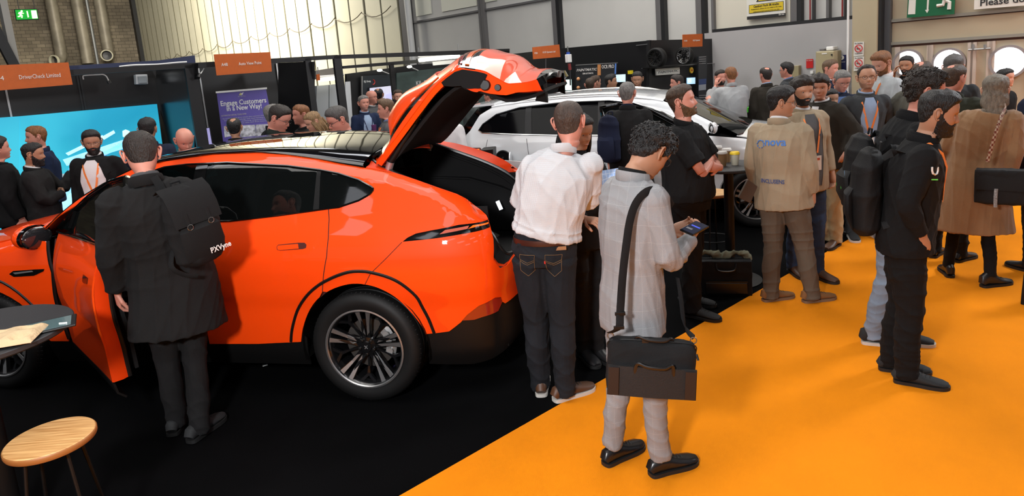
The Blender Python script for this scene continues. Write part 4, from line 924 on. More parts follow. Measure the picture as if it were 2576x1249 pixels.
# wheel arches liners and underbody
def liner(c):
    mb = MB(); G = [[(c+.43*math.cos(t), l, .365+.43*math.sin(t)) for t in np.linspace(-0.2, math.pi+.2, 22)] for l in (.935, .6)]
    mb.grid(G); mb.prism([(c+.43*math.cos(t), .365+.43*math.sin(t)) for t in np.linspace(-0.2, math.pi+.2, 22)], .58, .60)
    o = mb.build('wheel_arch_liner', M_clad, car, smooth=True); mirror(o)
liner(0.0); liner(2.89)
mb = MB(); mb.box((1.45, 0, .33), (3.9, 1.1, .22)); mb.box((1.45, 0, .34), (1.95, 1.7, .2)); mb.box((-.62, 0, .42), (.5, 1.3, .3)); mb.build('underbody', M_clad, car)
# roof: black glass
K = SK.pos(np.array(tail[-1:]+railT+pil[:1])[:, 0], np.array(tail[-1:]+railT+pil[:1])[:, 1])
aa = np.linspace(-.02, 1.72, 22); o_ = np.argsort(K[:, 0]); el = np.interp(aa, K[o_, 0], K[o_, 1]); ez = interp(K[o_, 0], K[o_, 2], aa)
zc = interp([-.1, .0, .16, .34, .67, 1.22, 1.5, 1.75], [1.565, 1.585, 1.603, 1.622, 1.645, 1.648, 1.632, 1.60], aa)
G = []
for a_, l_, z0_, z1_ in zip(aa, el, ez, zc): G.append([(a_, l_*math.sin(s*math.pi/2*1.0), z0_+(z1_-z0_)*(math.cos(s*math.pi/2))**0.9 if abs(s) < 1 else z0_) for s in np.linspace(1, -1, 25)])
sheet('roof_glass', G, mat('roof_glass', (0.003, 0.003, 0.004), 0.04, coat=0.5), car, th=.01)
# windscreen
pe = SK.pos(np.array(railT[-1:]+pil+[(ua(2.60), 1.10)])[:, 0], np.array(railT[-1:]+pil+[(ua(2.60), 1.10)])[:, 1]); ce = np.stack([np.linspace(1.74, 2.95, len(pe)), np.zeros(len(pe)), interp([0, .5, 1], [1.605, 1.36, 1.03], np.linspace(0, 1, len(pe)))], 1)
G = []
for e, c in zip(pe, ce): G.append([(c[0]+(e[0]-c[0])*s*s, e[1]*s, c[2]+(e[2]-c[2])*s*s) for s in np.linspace(1, -1, 17)])
sheet('windscreen', G, M_glass, car, th=.008)
# bonnet
uh = [ua(2.62), ua(2.9), ua(3.3), ua(3.6), SK.U[-1]-.5]; zh = [1.12, 1.075, 1.0, .88, .80]; he = SK.pos(np.array(uh), np.array(zh)); G = []
for i, e in enumerate(he): G.append([(e[0]+(.10+.03*i)*(1-s*s), e[1]*s, e[2]+.05*(1-s*s)) for s in np.linspace(1, -1, 17)])
sheet('bonnet', G, M_orange, car, th=.01)
# ---- tail: jamb between the body edge and the seal, boot tub
def mir(P): P = np.array(P, float); return np.concatenate([P, (P*[1, -1, 1])[::-1]])
seal_h = np.array([(-.02, .40, 1.555), (.0, .50, 1.52), (-.08, .555, 1.475), (-.25, .585, 1.40), (-.5, .605, 1.29), (-.68, .62, 1.18), (-.80, .635, 1.04), (-.86, .635, .93), (-.90, .60, .875), (-.935, .45, .865), (-.95, .2, .865), (-.953, 0.0, .865)])
sealc = np.concatenate([seal_h, (seal_h*[1, -1, 1])[::-1][1:]])
o = MB().tube(spline(sealc, 4, closed=True), .016, n=8, closed=True).build('boot_seal', M_seal, car, smooth=True)
o = MB().tube(spline(sealc+np.array([0.035, 0, -.035]), 4, closed=True), .012, n=8, closed=True).build('boot_seal', M_trim, car, smooth=True)
edge = np.array([tuple(p) for p in SK.pos(np.array(tail[::-1])[:, 0], np.array(tail[::-1])[:, 1], -.004)]+[tuple(p) for p in SK.pos(np.array(sill[::-1])[:, 0], np.array(sill[::-1])[:, 1], -.004)]+[(-.975, 0.0, .885)])
def resample(P, n):
    P = np.array(P, float); d = np.concatenate([[0], np.cumsum(np.linalg.norm(np.diff(P, axis=0), axis=1))]); t = np.linspace(0, d[-1], n); return np.stack([np.interp(t, d, P[:, i]) for i in range(3)], 1)
A1 = resample(edge, 34); S1 = resample(spline(seal_h[1:], 6), 34)
G = [A1, A1*.5+S1*.5+np.array([0, 0, -.012]), S1]
M_orin = mat('orange_inner', (0.80, 0.05, 0.002), 0.5, spec=.2)
j = sheet('boot_jamb', G, M_orin, car, th=.005); mirror(j)
G = [A1[17:26]*.9+S1[17:26]*.1+[0, 0, .006], A1[17:26]*.5+S1[17:26]*.5+np.array([0, 0, .004]), S1[17:26]+[0, 0, .006]]
j = sheet('jamb_cover', G, M_trim, car, th=.004); mirror(j)
# cross member under the tailgate hinges
G = [[(.03, l, 1.575-.13*(l/.55)**2*.5) for l in np.linspace(.52, -.52, 15)], [(-.05, l, 1.545-.13*(l/.55)**2*.5) for l in np.linspace(.52, -.52, 15)], [(-.06, l, 1.50-.13*(l/.55)**2*.5) for l in np.linspace(.52, -.52, 15)]]
sheet('hinge_panel', G, M_orin, car, th=.01)
mb = MB()
def q4(*p): mb.add(p, [(0, 1, 2, 3)])
fl_, fr_ = -.90, .25
mb.box((-.33, 0, .70), (1.15, 1.26, .02)); mb.box((-.1, .625, .95), (1.4, .02, .5)); mb.box((-.1, -.625, .95), (1.4, .02, .5)); mb.box((-.905, 0, .78), (.02, 1.2, .17)); mb.box((.27, 0, .95), (.06, 1.26, .62))
mb.build('boot_tub', M_trim, car)
Q = resample(spline(seal_h[1:8], 5), 16)
for s in (1, -1):
    G = [[(p[0]+.01, s*(p[1]+.0), p[2]-.01) for p in Q], [(p[0]*.95+.04, s*(p[1]*.5+.30), p[2]*.5+.40) for p in Q], [(p[0]*.9+.05, s*.60, .72) for p in Q]]
    sheet('boot_side_trim', G, M_trim, car, th=.01)
    G = [[(a_, s*(.55+.03*k_), z_) for a_, z_ in ((-.84, .98), (-.6, 1.10), (-.35, 1.18), (-.1, 1.2), (.2, 1.2))] for k_ in (0, 2)]
    sheet('boot_shelf_support', G, M_trim, car, th=.012)
bl = CS.l(1256, 517, -.5); MB().box(tuple(bl), (.03, .008, .075), R=rotm('Y', .35)).build('boot_lamp', mat('boot_lamp', 'ffffff', 0.4, emit='f4f8ff', estr=3.0), car)
mb = MB().box((-.35, 0, 1.05), (.9, 1.1, .02)); 
# number plate on the rear bumper
pl_ = MB().box((-1.005, 0.26, .70), (.02, .52, .12), R=np.eye(3)); pl_ = MB().box((-1.0, .23, .66), (.02, .53, .13)).build('number_plate', M_gloss, car, bevel=.004)
MB().box((-1.012, .23, .724), (.008, .53, .006)).build('green_edge', mat('plate_green', (0.01, 0.16, 0.06), 0.4), pl_); MB().box((-1.012, .23, .597), (.008, .53, .006)).build('green_edge', mat('plate_green'), pl_)
mb = MB()
for s in (1, -1): mb.box((-1.013, .36, .66), (.004, .014, .085), R=rotm('X', s*.6))
mb.build('plate_emblem', M_white, pl_)
# ---- interior
M_seat = mat('seat_leather', (0.02, 0.02, 0.022), 0.5)
def seat(a_, l_, w=.48):
    mb = MB(); mb.tube([(a_+.25, l_, .62), (a_-.22, l_, .60)], [(w/2, .09), (w/2, .09)], n=12); mb.tube([(a_-.22, l_, .60), (a_-.32, l_, .95), (a_-.40, l_, 1.22)], [(w/2, .07), (w/2*.95, .06), (w/2*.6, .045)], n=12, up=(1, 0, 0))
    o = mb.build('seat', M_seat, car, smooth=True); MB().tube([(a_-.40, l_, 1.24), (a_-.44, l_, 1.42)], [(.12, .05), (.10, .04)], n=12, up=(1, 0, 0)).build('headrest', M_seat, o, smooth=True)
for a_, l_ in ((1.75, .38), (1.75, -.38), (.75, .40), (.75, -.40)): seat(a_, l_)
mb = MB().tube([(2.45, .75, 1.0), (2.45, -.75, 1.0)], [(.2, .09)]*2, n=12); mb.build('dashboard', M_trim, car, smooth=True)
MB().tube([(2.08+.05*math.sin(t), .38+.18*math.cos(t), 1.02+.17*math.sin(t)) for t in np.linspace(0, 2*math.pi, 25)][:-1], .014, n=8, closed=True).build('steering_wheel', M_seal, car, smooth=True)
# B pillar, sill and shut faces seen in the open doorway
pb = SK.pos(np.array([ua(1.20)]*9), np.linspace(.40, belt[1][1], 9), -.02)
sheet('door_jamb', [pb, pb+[-.03, -.10, 0], pb+[-.10, -.16, 0]], M_orange, car, th=.01)
ps = SK.pos(np.linspace(ua(1.15), ua(2.3), 10), np.array([.40]*10), -.02); sheet('door_sill', [ps, ps+[0, -.05, .025], ps+[0, -.16, .02]], M_orange, car, th=.01)
MB().box((1.7, .40, .40), (1.15, .7, .04)).build('cabin_floor', M_trim, car)
MB().box((1.7, -.85, .7), (1.3, .04, .7)).build('far_door_card', M_trim, car)
pf = SK.pos(np.array([ua(2.25)]*9), np.linspace(.40, 1.12, 9), -.015); sheet('hinge_jamb', [pf, pf+[.0, -.10, 0], pf+[-.03, -.22, 0]], M_gap, car, th=.01)
# ---- front door, swung open about its front edge
hx, hy, th_ = 2.245, .925, math.radians(34)
def swing(V, N=None):
    c, s = math.cos(-th_), math.sin(-th_); V = np.array(V, float); q = V-[hx, hy, 0]; W = np.stack([q[:, 0]*c-q[:, 1]*s+hx, q[:, 0]*s+q[:, 1]*c+hy, q[:, 2]], 1)
    if N is None: return W
    N = np.array(N); return W, np.stack([N[:, 0]*c-N[:, 1]*s, N[:, 0]*s+N[:, 1]*c, N[:, 2]], 1)
# the hinge side is forward, so opening turns the rear edge outwards
dd = [(ua(1.17), .40), (ua(1.9), .385), (ua(2.22), .385), (ua(2.27), .62), (ua(2.235), .85), (ua(2.24), 1.05), (ua(2.26), 1.165), (ua(1.17), 1.215), (ua(1.16), .95), (ua(1.155), .7)]
fd = panel(SK, 'front_door', dd, M_orange, car, th=.01, step=0.035, T=swing)
de = SK.pos(np.array([ua(1.16)]*10), np.linspace(.40, 1.21, 10)); inn = de+np.array([.03, -.11, 0])
def sw(G): return [swing(np.array(r_)) for r_ in G]
sheet('shut_face', sw([de+[.004, -.004, 0], de*.5+inn*.5+[-.012, 0, 0], inn]), M_orin, fd, th=.008)
o = MB().tube(swing(inn+[-.004, .012, 0]), .014, n=8).build('door_seal', M_seal, fd, smooth=True)
ic = SK.pos(np.array([ua(1.22), ua(1.7), ua(2.2)])[None].repeat(5, 0), np.array([.42, .6, .8, 1.0, 1.19])[:, None].repeat(3, 1), -.14)
sheet('door_card', [swing(r_) for r_ in ic], M_trim, fd, th=.02)
bb = SK.pos(np.linspace(ua(1.17), ua(2.24), 9), np.array([.388]*9), -.012); sheet('door_foot', sw([bb, bb+[0, -.01, -.06], bb+[0, -.05, -.10]]), M_clad, fd, th=.012)
fw = [(ua(1.22), 1.215), (ua(1.22), 1.50), (ua(1.3), 1.545), (ua(1.55), 1.515), (ua(1.8), 1.44), (ua(2.05), 1.34), (ua(2.25), 1.24), (ua(2.36), 1.17)]
fwp = SK.line([(ua(1.18), 1.20)]+fw[:0]+[(ua(1.18), 1.54), (ua(1.32), 1.575), (ua(1.6), 1.53), (ua(1.9), 1.425), (ua(2.15), 1.31), (ua(2.38), 1.175)], -.03)
MB().tube(swing(fwp), [(.014, .022)]*len(fwp), n=8).build('window_frame', M_gloss, fd, smooth=True)
panel(SK, 'front_door_glass', [(ua(1.19), 1.19)]+[(ua(1.19), 1.53), (ua(1.32), 1.565), (ua(1.6), 1.52), (ua(1.9), 1.415), (ua(2.15), 1.30), (ua(2.37), 1.175)], M_glass, fd, off=-.034, step=.05, T=swing)
o = MB().tube(swing(SK.line([(ua(1.17), 1.213), (ua(2.3), 1.165)], .002)), .008, n=8).build('belt_trim', M_gloss, fd, smooth=True)
o = MB().tube(swing(SK.line([(ua(2.12), 1.20), (ua(2.12), 1.31)], -.03)), .016, n=8).build('quarter_post', M_gloss, fd, smooth=True)
hb = panel(SK, 'handle_recess', [(ua(1.28), 1.03), (ua(1.28), .995), (ua(1.36), .985), (ua(1.40), .99), (ua(1.40), 1.03)], M_gloss, fd, off=.003, th=.006, step=.03, T=swing)
# mirror
mc = np.array([2.36, 1.10, 1.155]); 
hm = thing('tmp', None, None); bpy.data.objects.remove(hm)
mb = MB(); mb.ball((0, 0, 0), (.075, .125, .085), 18, 12); mm = mb.build('mirror_housing', M_orange, fd, smooth=True); mm.location = tuple(CS.z(84, 597, 1.145)+[0.03, 0, .005])
mb = MB(); mb.ball((0, 0, 0), (.02, .112, .073), 20, 8); g2 = mb.build('mirror_glass', mat('mirror_glass', (0.02, 0.02, 0.022), 0.03, coat=1), mm, smooth=True); g2.location = (-.064, .004, -.006); g2.rotation_euler = (0, 0, -.12)
g3 = MB().lathe([(.112, -.012), (.126, -.012), (.126, .014), (.112, .014)], 28, closed=True, R=rotm('Y', math.pi/2)@np.diag([.66, 1, 1])).build('mirror_rim', M_gloss, mm, smooth=True); g3.location = (-.045, .002, -.004)
MB().tube([(.0, -.09, -.04), (.02, -.17, -.06), (-.0, -.24, -.07)], [(.03, .022), (.025, .02), (.035, .03)], n=10).build('mirror_arm', M_gloss, mm, smooth=True)
# wing vent
vp = tr([(24, 690), (34, 682), (90, 678), (112, 677), (110, 683), (86, 694), (36, 697)]); vp = [(u_ if u_ < ua(2.75) else ua(2.75), z_) for u_, z_ in vp]
v_ = panel(SK, 'wing_vent', vp, M_gloss, car, off=.004, th=.006, step=.04); panel(SK, 'vent_bar', tr([(34, 686), (80, 681), (84, 684), (40, 690)]), M_alu, v_, off=.007, th=.004, step=.04)
strip('shut_line', SK.line([(ua(2.26), .40), (ua(2.29), .65), (ua(2.255), .9), (ua(2.30), 1.11)], .0), .012, M_clad, mir=False)
# ---- wheels
M_rimdark = mat('rim_dark', (0.006, 0.006, 0.0065), 0.18, coat=0.5); M_rimface = mat('rim_machined', (0.50, 0.50, 0.50), 0.36, metal=0.9); M_disc = mat('brake_disc', (0.12, 0.11, 0.10), 0.4, metal=0.7); M_cal = mat('caliper_metal', (0.45, 0.45, 0.44), 0.4, metal=0.6)
RY = np.array([[1, 0, 0], [0, 0, 1], [0, -1, 0]], float)   # lathe axis z -> +y
def plate(mb, poly, f0, th):
    """polygon in polar (r, degrees) drawn in the wheel plane; f0(r) gives how far out its face lies"""
    n = len(poly); P = [(r*math.cos(math.radians(t)), r*math.sin(math.radians(t)), f0(r)) for r, t in poly]
    V = [(x, y, z) for x, z, y in [(p[0], p[1], p[2]) for p in P]]; V2 = [(v[0], v[1]-th, v[2]) for v in V]
    mb.add(V+V2, [tuple(range(n)), tuple(range(2*n-1, n-1, -1))]+[(i, n+i, n+(i+1) % n, (i+1) % n) for i in range(n)])
def wheel(parent, loc, R=.3685, rr=.262, w=.255, rot=0.0, name='wheel', spokes=5, style=0):
    hub = bpy.data.objects.new(name, None); COL.objects.link(hub); hub.parent = parent; hub.location = loc
    if loc[1] < 0: hub.rotation_euler = (0, 0, math.pi)
    prof = [(rr, 0), (rr+.012, .004), (rr+.03, .008), (R-.05, .012), (R-.022, .002), (R-.006, -.018), (R, -.035), (R, -.075), (R-.007, -.078), (R-.007, -.086), (R, -.089), (R, -.125), (R-.007, -.128), (R-.007, -.136), (R, -.139), (R, -w+.03), (R-.01, -w+.012), (R-.05, -w), (rr, -w+.01)]
    mb = MB().use(M_tyre); mb.lathe(prof, 72, R=RY, closed=False); mb.use(M_blk)
    for k in range(72):
        a = 2*math.pi*k/72; c, s = math.cos(a), math.sin(a)
        for (q0, q1) in ((-.004, -.032), (-w+.028, -w+.008)): mb.tube([((R-.020 if q0 > -.1 else R-.003)*c, q0, (R-.020 if q0 > -.1 else R-.003)*s), ((R-.001)*math.cos(a+.02), q1, (R-.001)*math.sin(a+.02))], .0035, n=4)
    mb.build('tyre', None, hub, smooth=True, sharp=60)
    rim = MB().lathe([(rr+.004, .006), (rr-.006, .008), (rr-.018, -.004), (rr-.03, -.03), (rr-.035, -.2), (rr, -.21), (rr+.004, -.2)], 64, R=RY).build('rim', M_rimdark, hub, smooth=True, sharp=50)
    MB().lathe([(rr+.003, .0075), (rr-.007, .009), (rr-.012, .002)], 64, R=RY).build('rim_lip', M_rimface, rim, smooth=True)
    f = lambda r: -.045+.045*min(1, (r/rr))**2*1.0
    for k in range(spokes):
        p = rot+360/spokes*k
        for s in (1, -1):
            mb = MB().use(M_rimdark)
            pts = [(.048, p+s*4), (.085, p+s*2.0), (.14, p+s*3.2), (rr-.014, p+s*4.2), (rr-.014, p+s*12.5), (.15, p+s*12.5), (.10, p+s*17), (.06, p+s*26)]
            plate(mb, pts, lambda r: f(r)-.002, .03); mb.use(M_rimface)
            pts = [(.075, p+s*4.5), (.14, p+s*4.4), (rr-.014, p+s*4.8), (rr-.014, p+s*11.8), (.15, p+s*11.2), (.10, p+s*13.5)]
            plate(mb, pts, lambda r: f(r)+.0012, .004); mb.build('spoke', None, rim)
        mb = MB(); q = p+180/spokes
        plate(mb, [(.05, q-9), (.05, q+9), (.14, q+2.5), (.19, q+3.5), (rr-.02, q+15), (rr-.02, q+9), (.20, q), (rr-.02, q-9), (rr-.02, q-15), (.19, q-3.5), (.14, q-2.5)], lambda r: f(r)-.016, .02); mb.build('thin_spoke', M_rimdark, rim)
        MB().lathe([(.011, -.05), (.011, -.026), (.006, -.024), (.0005, -.024)], 10, (0.05*math.cos(math.radians(q)), 0, .05*math.sin(math.radians(q))), R=RY).build('wheel_bolt', M_seal, rim, smooth=True)
    MB().lathe([(.062, -.06), (.06, -.04), (.036, -.036), (.034, -.026), (.0005, -.024)], 28, R=RY).build('hub_cap', M_rimdark, rim, smooth=True, sharp=30)
    mb = MB()
    for s in (1, -1): mb.box((0, -.023, 0), (.028, .002, .005), R=rotm('Y', s*.75+math.radians(rot)))
    mb.build('cap_emblem', M_alu, rim)
    MB().lathe([(.165, -.125), (.165, -.10), (.09, -.10), (.085, -.09), (.0005, -.09)], 48, R=RY).build('brake_disc', M_disc, hub, smooth=True, sharp=30)
    mb = MB(); G = [[(r*math.cos(t), y, r*math.sin(t)) for t in np.linspace(math.pi-.75, math.pi+.45, 9)] for r, y in ((.115, -.085), (.12, -.068), (.165, -.065), (.185, -.08))]; mb.grid(G)
    for q in (math.pi+.25, math.pi-.15, math.pi-.5): mb.tube([(.15*math.cos(q), -.07, .15*math.sin(q)), (.15*math.cos(q), -.052, .15*math.sin(q))], .022, n=10)
    mb.build('brake_caliper', M_cal, hub, smooth=True, sharp=40)
    return hub
wheel(car, (0, .94, .3685), rot=93); wheel(car, (2.89, .94, .3685), rot=60); wheel(car, (0, -.94, .3685), rot=10); wheel(car, (2.89, -.94, .3685), rot=40)
# ---- raised tailgate
near_px = [(946, 412), (968, 382), (1002, 338), (1046, 278), (1092, 219), (1125, 189), (1158, 169.5), (1187, 172.5), (1217, 178), (1251, 196), (1283, 210), (1315, 207.5), (1345, 201), (1365, 190)]
crest_px = [(None), (None), (1000, 289), (1033, 234), (1088, 205), (1140, 166), (1191, 130.5), (1224, 123), (1255, 130.5), (1293, 139.5), (1322, 165), (1345, 174), (1374, 173.4), (1392, 181)]
W_ = [.60, .61, .62, .63, .64, .65, .655, .66, .66, .65, .64, .63, .60, .56]
PN = []; PC = []
for q, c_, w_ in zip(near_px, crest_px, W_):
    p = CS.l(q[0], q[1], w_); PN.append((p[0], p[2]))
    if c_ is not None: r_ = CS.l(c_[0], c_[1], .05); PC.append((r_[0], r_[2]))
    else: PC.append(None)
PC[0] = (.02, 1.585); PC[1] = (-.12, 1.72)
gate = bpy.data.objects.new('tailgate', None); COL.objects.link(gate); gate.parent = car
PN = np.array(PN); PC = np.array(PC)
def gsec(t, s, inset=0.0, k0=1.0):
    """t: 0..13 along the tailgate, s: -1..1 across"""
    x = np.arange(len(PN)); n_ = np.array([interp(x, PN[:, 0], t), interp(x, PN[:, 1], t)]); c_ = np.array([interp(x, PC[:, 0], t), interp(x, PC[:, 1], t)]); w_ = interp(x, W_, t)
    b = (1-abs(s)**2.4)*k0; p = n_+(c_-n_)*b
    tt = np.array([interp(x, PN[:, 0], min(t+.2, 13))-interp(x, PN[:, 0], max(t-.2, 0)), interp(x, PN[:, 1], min(t+.2, 13))-interp(x, PN[:, 1], max(t-.2, 0))]); tt /= np.linalg.norm(tt)
    nn = np.array([-tt[1], tt[0]]); nn = nn if nn[1] > 0 else -nn
    p = p-nn*inset; return (p[0], w_*s, p[1])
def gsheet(name, t0, t1, s0, s1, m, parent=gate, nt=24, ns=25, off=0.0, th=.012):
    return sheet(name, [[gsec(t, s, -off) for s in np.linspace(s0, s1, ns)] for t in np.linspace(t0, t1, nt)], m, parent, th=th)
gsheet('rear_glass', 0.1, 4.6, .93, -.93, M_gloss, nt=26)
gsheet('side_flange', 0.0, 6.0, 1.0, .93, M_orange, ns=3, nt=30); gsheet('side_flange', 0.0, 6.0, -.93, -1.0, M_orange, ns=3, nt=30)
# split spoiler wing standing off the glass
G = []
for t in np.linspace(1.6, 4.6, 18):
    row = []
    for s in np.linspace(.86, -.86, 21):
        p = np.array(gsec(t, s)); row.append(tuple(p+np.array([.012, 0, .012])*(1-abs(s)**3)))
    G.append(row)
sheet('spoiler', G, M_orange, gate, th=.012)
gsheet('upper_panel', 4.6, 5.8, 1.0, -1.0, M_orange, nt=10)
gsheet('lamp_bar', 5.8, 7.3, .985, -.985, M_gloss, nt=12, off=-.004)
gsheet('lamp_stripe', 6.35, 6.72, .93, -.93, mat('bar_amber', (0.75, 0.12, 0.02), 0.15, coat=1, emit=(1.0, 0.16, 0.02), estr=0.6), nt=4, off=.004, th=.004)
gsheet('lamp_stripe', 5.95, 6.1, .9, -.9, mat('bar_red', (0.35, 0.01, 0.01), 0.1, coat=1), nt=3, off=.003, th=.004)
gsheet('lower_panel', 7.3, 12.2, 1.0, -1.0, M_orange, nt=28)
gsheet('lower_lip', 12.2, 13.0, 1.0, -1.0, M_gloss, nt=8, th=.05)
# inner frame: orange flange returning inwards, then dark liner
def ring(t, s, d, side):  # a point on the inner side, d below the outer skin
    p = gsec(t, s, d); return p
for sd in (1, -1):
    G = [[gsec(t, sd*q, d) for q, d in ((1.0, .005), (.99, .035+.0*t), (.90, .06), (.84, .062))] for t in np.linspace(0.1, 6.4, 30)]
    sheet('inner_flange', G, M_orange, gate, th=.006)
    dep = lambda t: float(interp([6.0, 7.5, 9.0, 10.5, 11.5, 12.5], [.10, .14, .11, .055, .06, .08], t))
    G = [[gsec(t, sd*q, d) for q, d in ((1.0, .006), (.985, dep(t)), (.90, dep(t)+.02))] for t in np.linspace(6.2, 12.2, 24)]
    sheet('inner_flange', G, M_orange, gate, th=.006)
    # charcoal cover over the lamp housing
    G = [[gsec(t, sd*q, d) for q, d in ((1.005, .012), (1.005, dep2), (.93, dep2+.012))] for t, dep2 in [(4.45, .03), (4.9, .07), (5.5, .105), (6.2, .115), (6.9, .12), (7.5, .11), (8.1, .105), (8.35, .09)]]
    sheet('lamp_cover', G, M_trim, gate, th=.008)
    for t, r_, dz in ((8.55, .035, .075), (9.35, .022, .05)):
        c_ = np.array(gsec(t, sd*1.0, dz)); MB().lathe([(.0005, .012), (r_*.8, .012), (r_, 0), (r_, -.01)], 20, c_+[0, sd*.002, 0], R=RY*(1 if sd > 0 else 1)).build('grommet', M_seal, gate, smooth=True)
G = []
for t in np.linspace(0.3, 12.3, 40):
    d = float(interp([0, 1, 5, 6.5, 8, 9.5, 11, 12.6], [.05, .07, .09, .12, .125, .105, .09, .07], t)); kk = float(interp([0, 6, 7.5, 13], [.45, .35, .1, .1], t))
    row = []
    for s in np.linspace(.93, -.93, 21):
        e = np.array(gsec(t, .9*np.sign(s) if s else .9, 0)); p = np.array(gsec(t, s, d, k0=kk)); row.append(tuple(p))
    G.append(row)
sheet('inner_liner', G, M_trim, gate, th=.02)
# bottom grab edge and latch fins
for sd in (1, -1):
    mb = MB(); a_, b_ = np.array(gsec(12.4, sd*.9, .03)), np.array(gsec(12.9, sd*.8, .02)); mb.add([a_, b_, b_+[-.0, 0, -.16], a_+[.05, 0, -.12], a_+[0, -.03*sd, 0], b_+[0, -.03*sd, 0], b_+[0, -.03*sd, -.16], a_+[.05, -.03*sd, -.12]], [(0, 1, 2, 3), (7, 6, 5, 4), (0, 4, 5, 1), (1, 5, 6, 2), (2, 6, 7, 3), (3, 7, 4, 0)])
    mb.build('end_fin', M_trim, gate)
for sd in (1, -1):
    A = CS.l(975, 420, .56) if sd > 0 else np.array([-.03, -.56, 1.46]); A = np.array([A[0], sd*.56, A[2]]); B_ = CS.l(1088, 240, .56); B_ = np.array([B_[0], sd*.56, B_[2]]); mid = A+(B_-A)*.62
    st = MB().tube([A+(B_-A)*.06, mid], .022, n=14).build('gas_strut', M_clad, car, smooth=True); MB().tube([mid, B_], .015, n=12).build('strut_rod', M_clad, st, smooth=True)
    MB().tube([A-[0, 0, .03], A+(B_-A)*.07], .026, n=10).build('strut_mount', M_alu, st, smooth=True); MB().ball(B_, .022).build('strut_ball', M_seal, st, smooth=True)
# ================================================================== people
from mathutils.bvhtree import BVHTree
SKIN = {'fair': ('skin_fair', (0.58, 0.29, 0.20)), 'pink': ('skin_pink', (0.60, 0.26, 0.19)), 'tan': ('skin_tan', (0.40, 0.20, 0.12)), 'brown': ('skin_brown', (0.24, 0.115, 0.065)), 'olive': ('skin_olive', (0.46, 0.235, 0.145))}
HAIRC = {'black': (0.006, 0.005, 0.005), 'dark': (0.016, 0.010, 0.007), 'brown': (0.045, 0.024, 0.012), 'light': (0.11, 0.062, 0.03), 'ginger': (0.20, 0.075, 0.022), 'blonde': (0.24, 0.14, 0.06), 'grey': (0.16, 0.15, 0.14), 'white': (0.42, 0.40, 0.37), 'salt': (0.07, 0.064, 0.06), 'ash': (0.15, 0.125, 0.095), 'buzz': (0.055, 0.034, 0.024)}
def skinm(k): return mat(SKIN[k][0], SKIN[k][1], 0.5, spec=0.4, vary=0.06, vscale=12)
def hairm(k): return mat('hair_'+k, HAIRC[k], 0.55, bump=0.9, bscale=160, vary=0.35, vscale=60, stretch=(1, 1, .35), sheen=0.0)
def cloth(name, c, rough=0.9, vary=0.12, bump=0.35, bscale=260, sheen=0.0): return mat(name, c, rough, bump=bump, bscale=bscale, vary=vary, vscale=5, spec=0.25, sheen=sheen)
ZK = np.array([.118, .112, .10, .08, .06, .04, .02, 0, -.02, -.04, -.06, -.08, -.10, -.112, -.118, -.13, -.16, -.215])[::-1]
WX = np.array([.0, .030, .052, .067, .0745, .078, .0785, .077, .0735, .070, .065, .058, .049, .045, .050, .054, .056, .062])[::-1]
YF = np.array([.0, .036, .060, .080, .090, .0945, .0935, .089, .089, .090, .0905, .089, .086, .077, .048, .036, .030, .030])[::-1]
YB = np.array([.0, .042, .068, .088, .098, .102, .1015, .097, .090, .083, .078, .076, .076, .077, .078, .080, .084, .092])[::-1]
def head_grid(n_az, n_z, jaw=1.0, nose=1.0):
    s = np.linspace(0, 1, n_z); z = .118-(.118+.215)*np.where(s < .12, s*s/.12*.55, s*1.0-.054*(1-s)/.88)
    z = np.sort(z)[::-1]; z[0] = .1179
    t = np.linspace(0, 2*math.pi, n_az, endpoint=False); th = t-0.42*np.sin(t)            # denser at the face (theta = 0)
    wx = interp(ZK, WX, z); yf = interp(ZK, YF, z); yb = interp(ZK, YB, z); P = np.zeros((n_z, n_az, 3))
    for i in range(n_z):
        c, s_ = np.cos(th), np.sin(th); zz = z[i]; fr = c > 0
        x = wx[i]*np.sign(s_)*np.abs(s_)**.88; y = np.where(fr, yf[i]*np.abs(c)**.80, -yb[i]*np.abs(c)**.95)
        jn = sstep(-.03, -.105, zz)*(zz > -.119); x = x*(1-.30*jn*np.clip(c, 0, 1)**.7)*(1+(jaw-1)*jn)
        P[i, :, 0] = x; P[i, :, 1] = y; P[i, :, 2] = zz
    X, Z = P[..., 0], P[..., 2]; ax_ = np.abs(X); front = (P[..., 1] > 0.02)
    g = lambda u, w: np.exp(-(u/w)**2)
    na = interp([-.06, -.050, -.045, -.037, -.028, -.01, .004, .02, .03], [0, .002, .010, .0235, .0215, .0135, .0065, .002, 0], np.clip(Z, -.06, .03))*nose
    nw = np.where(Z < -.02, .0125, .0085)
    d = na*np.exp(-(ax_/nw)**2.2)-.010*g(ax_-.031, .014)*g(Z-.001, .011)+.0045*g(ax_-.028, .020)*g(Z-.021, .008)+.004*g(ax_-.042, .018)*g(Z+.030, .016)
    d += .0065*np.exp(-(ax_/.024)**4)*g(Z+.066, .0105)-.0055*np.exp(-(ax_/.023)**4)*g(Z+.066, .0028)+.006*g(ax_, .020)*g(Z+.100, .012)-.003*g(ax_, .02)*g(Z+.083, .006)
    P[..., 1] += d*front; return P
def nsin(P, f, seed=0):
    r = np.random.RandomState(seed); o = np.zeros(P.shape[:-1])
    for k in range(5):
        v = r.normal(size=3); v /= np.linalg.norm(v); o += np.sin(P@v*f*(0.7+.3*k)+r.rand()*6.3+1.3*np.sin(P@v[::-1]*f*.6+k))
    return o/2.6
def hair_edge(az, q):
    return interp([0, .85, 1.05, 1.3, 1.52, 1.9, 2.08, 2.6, math.pi], [.055, .05, .034, -.012, .024, .015, -.03-q['back'], -.068-q['back'], -.074-q['back']], az)
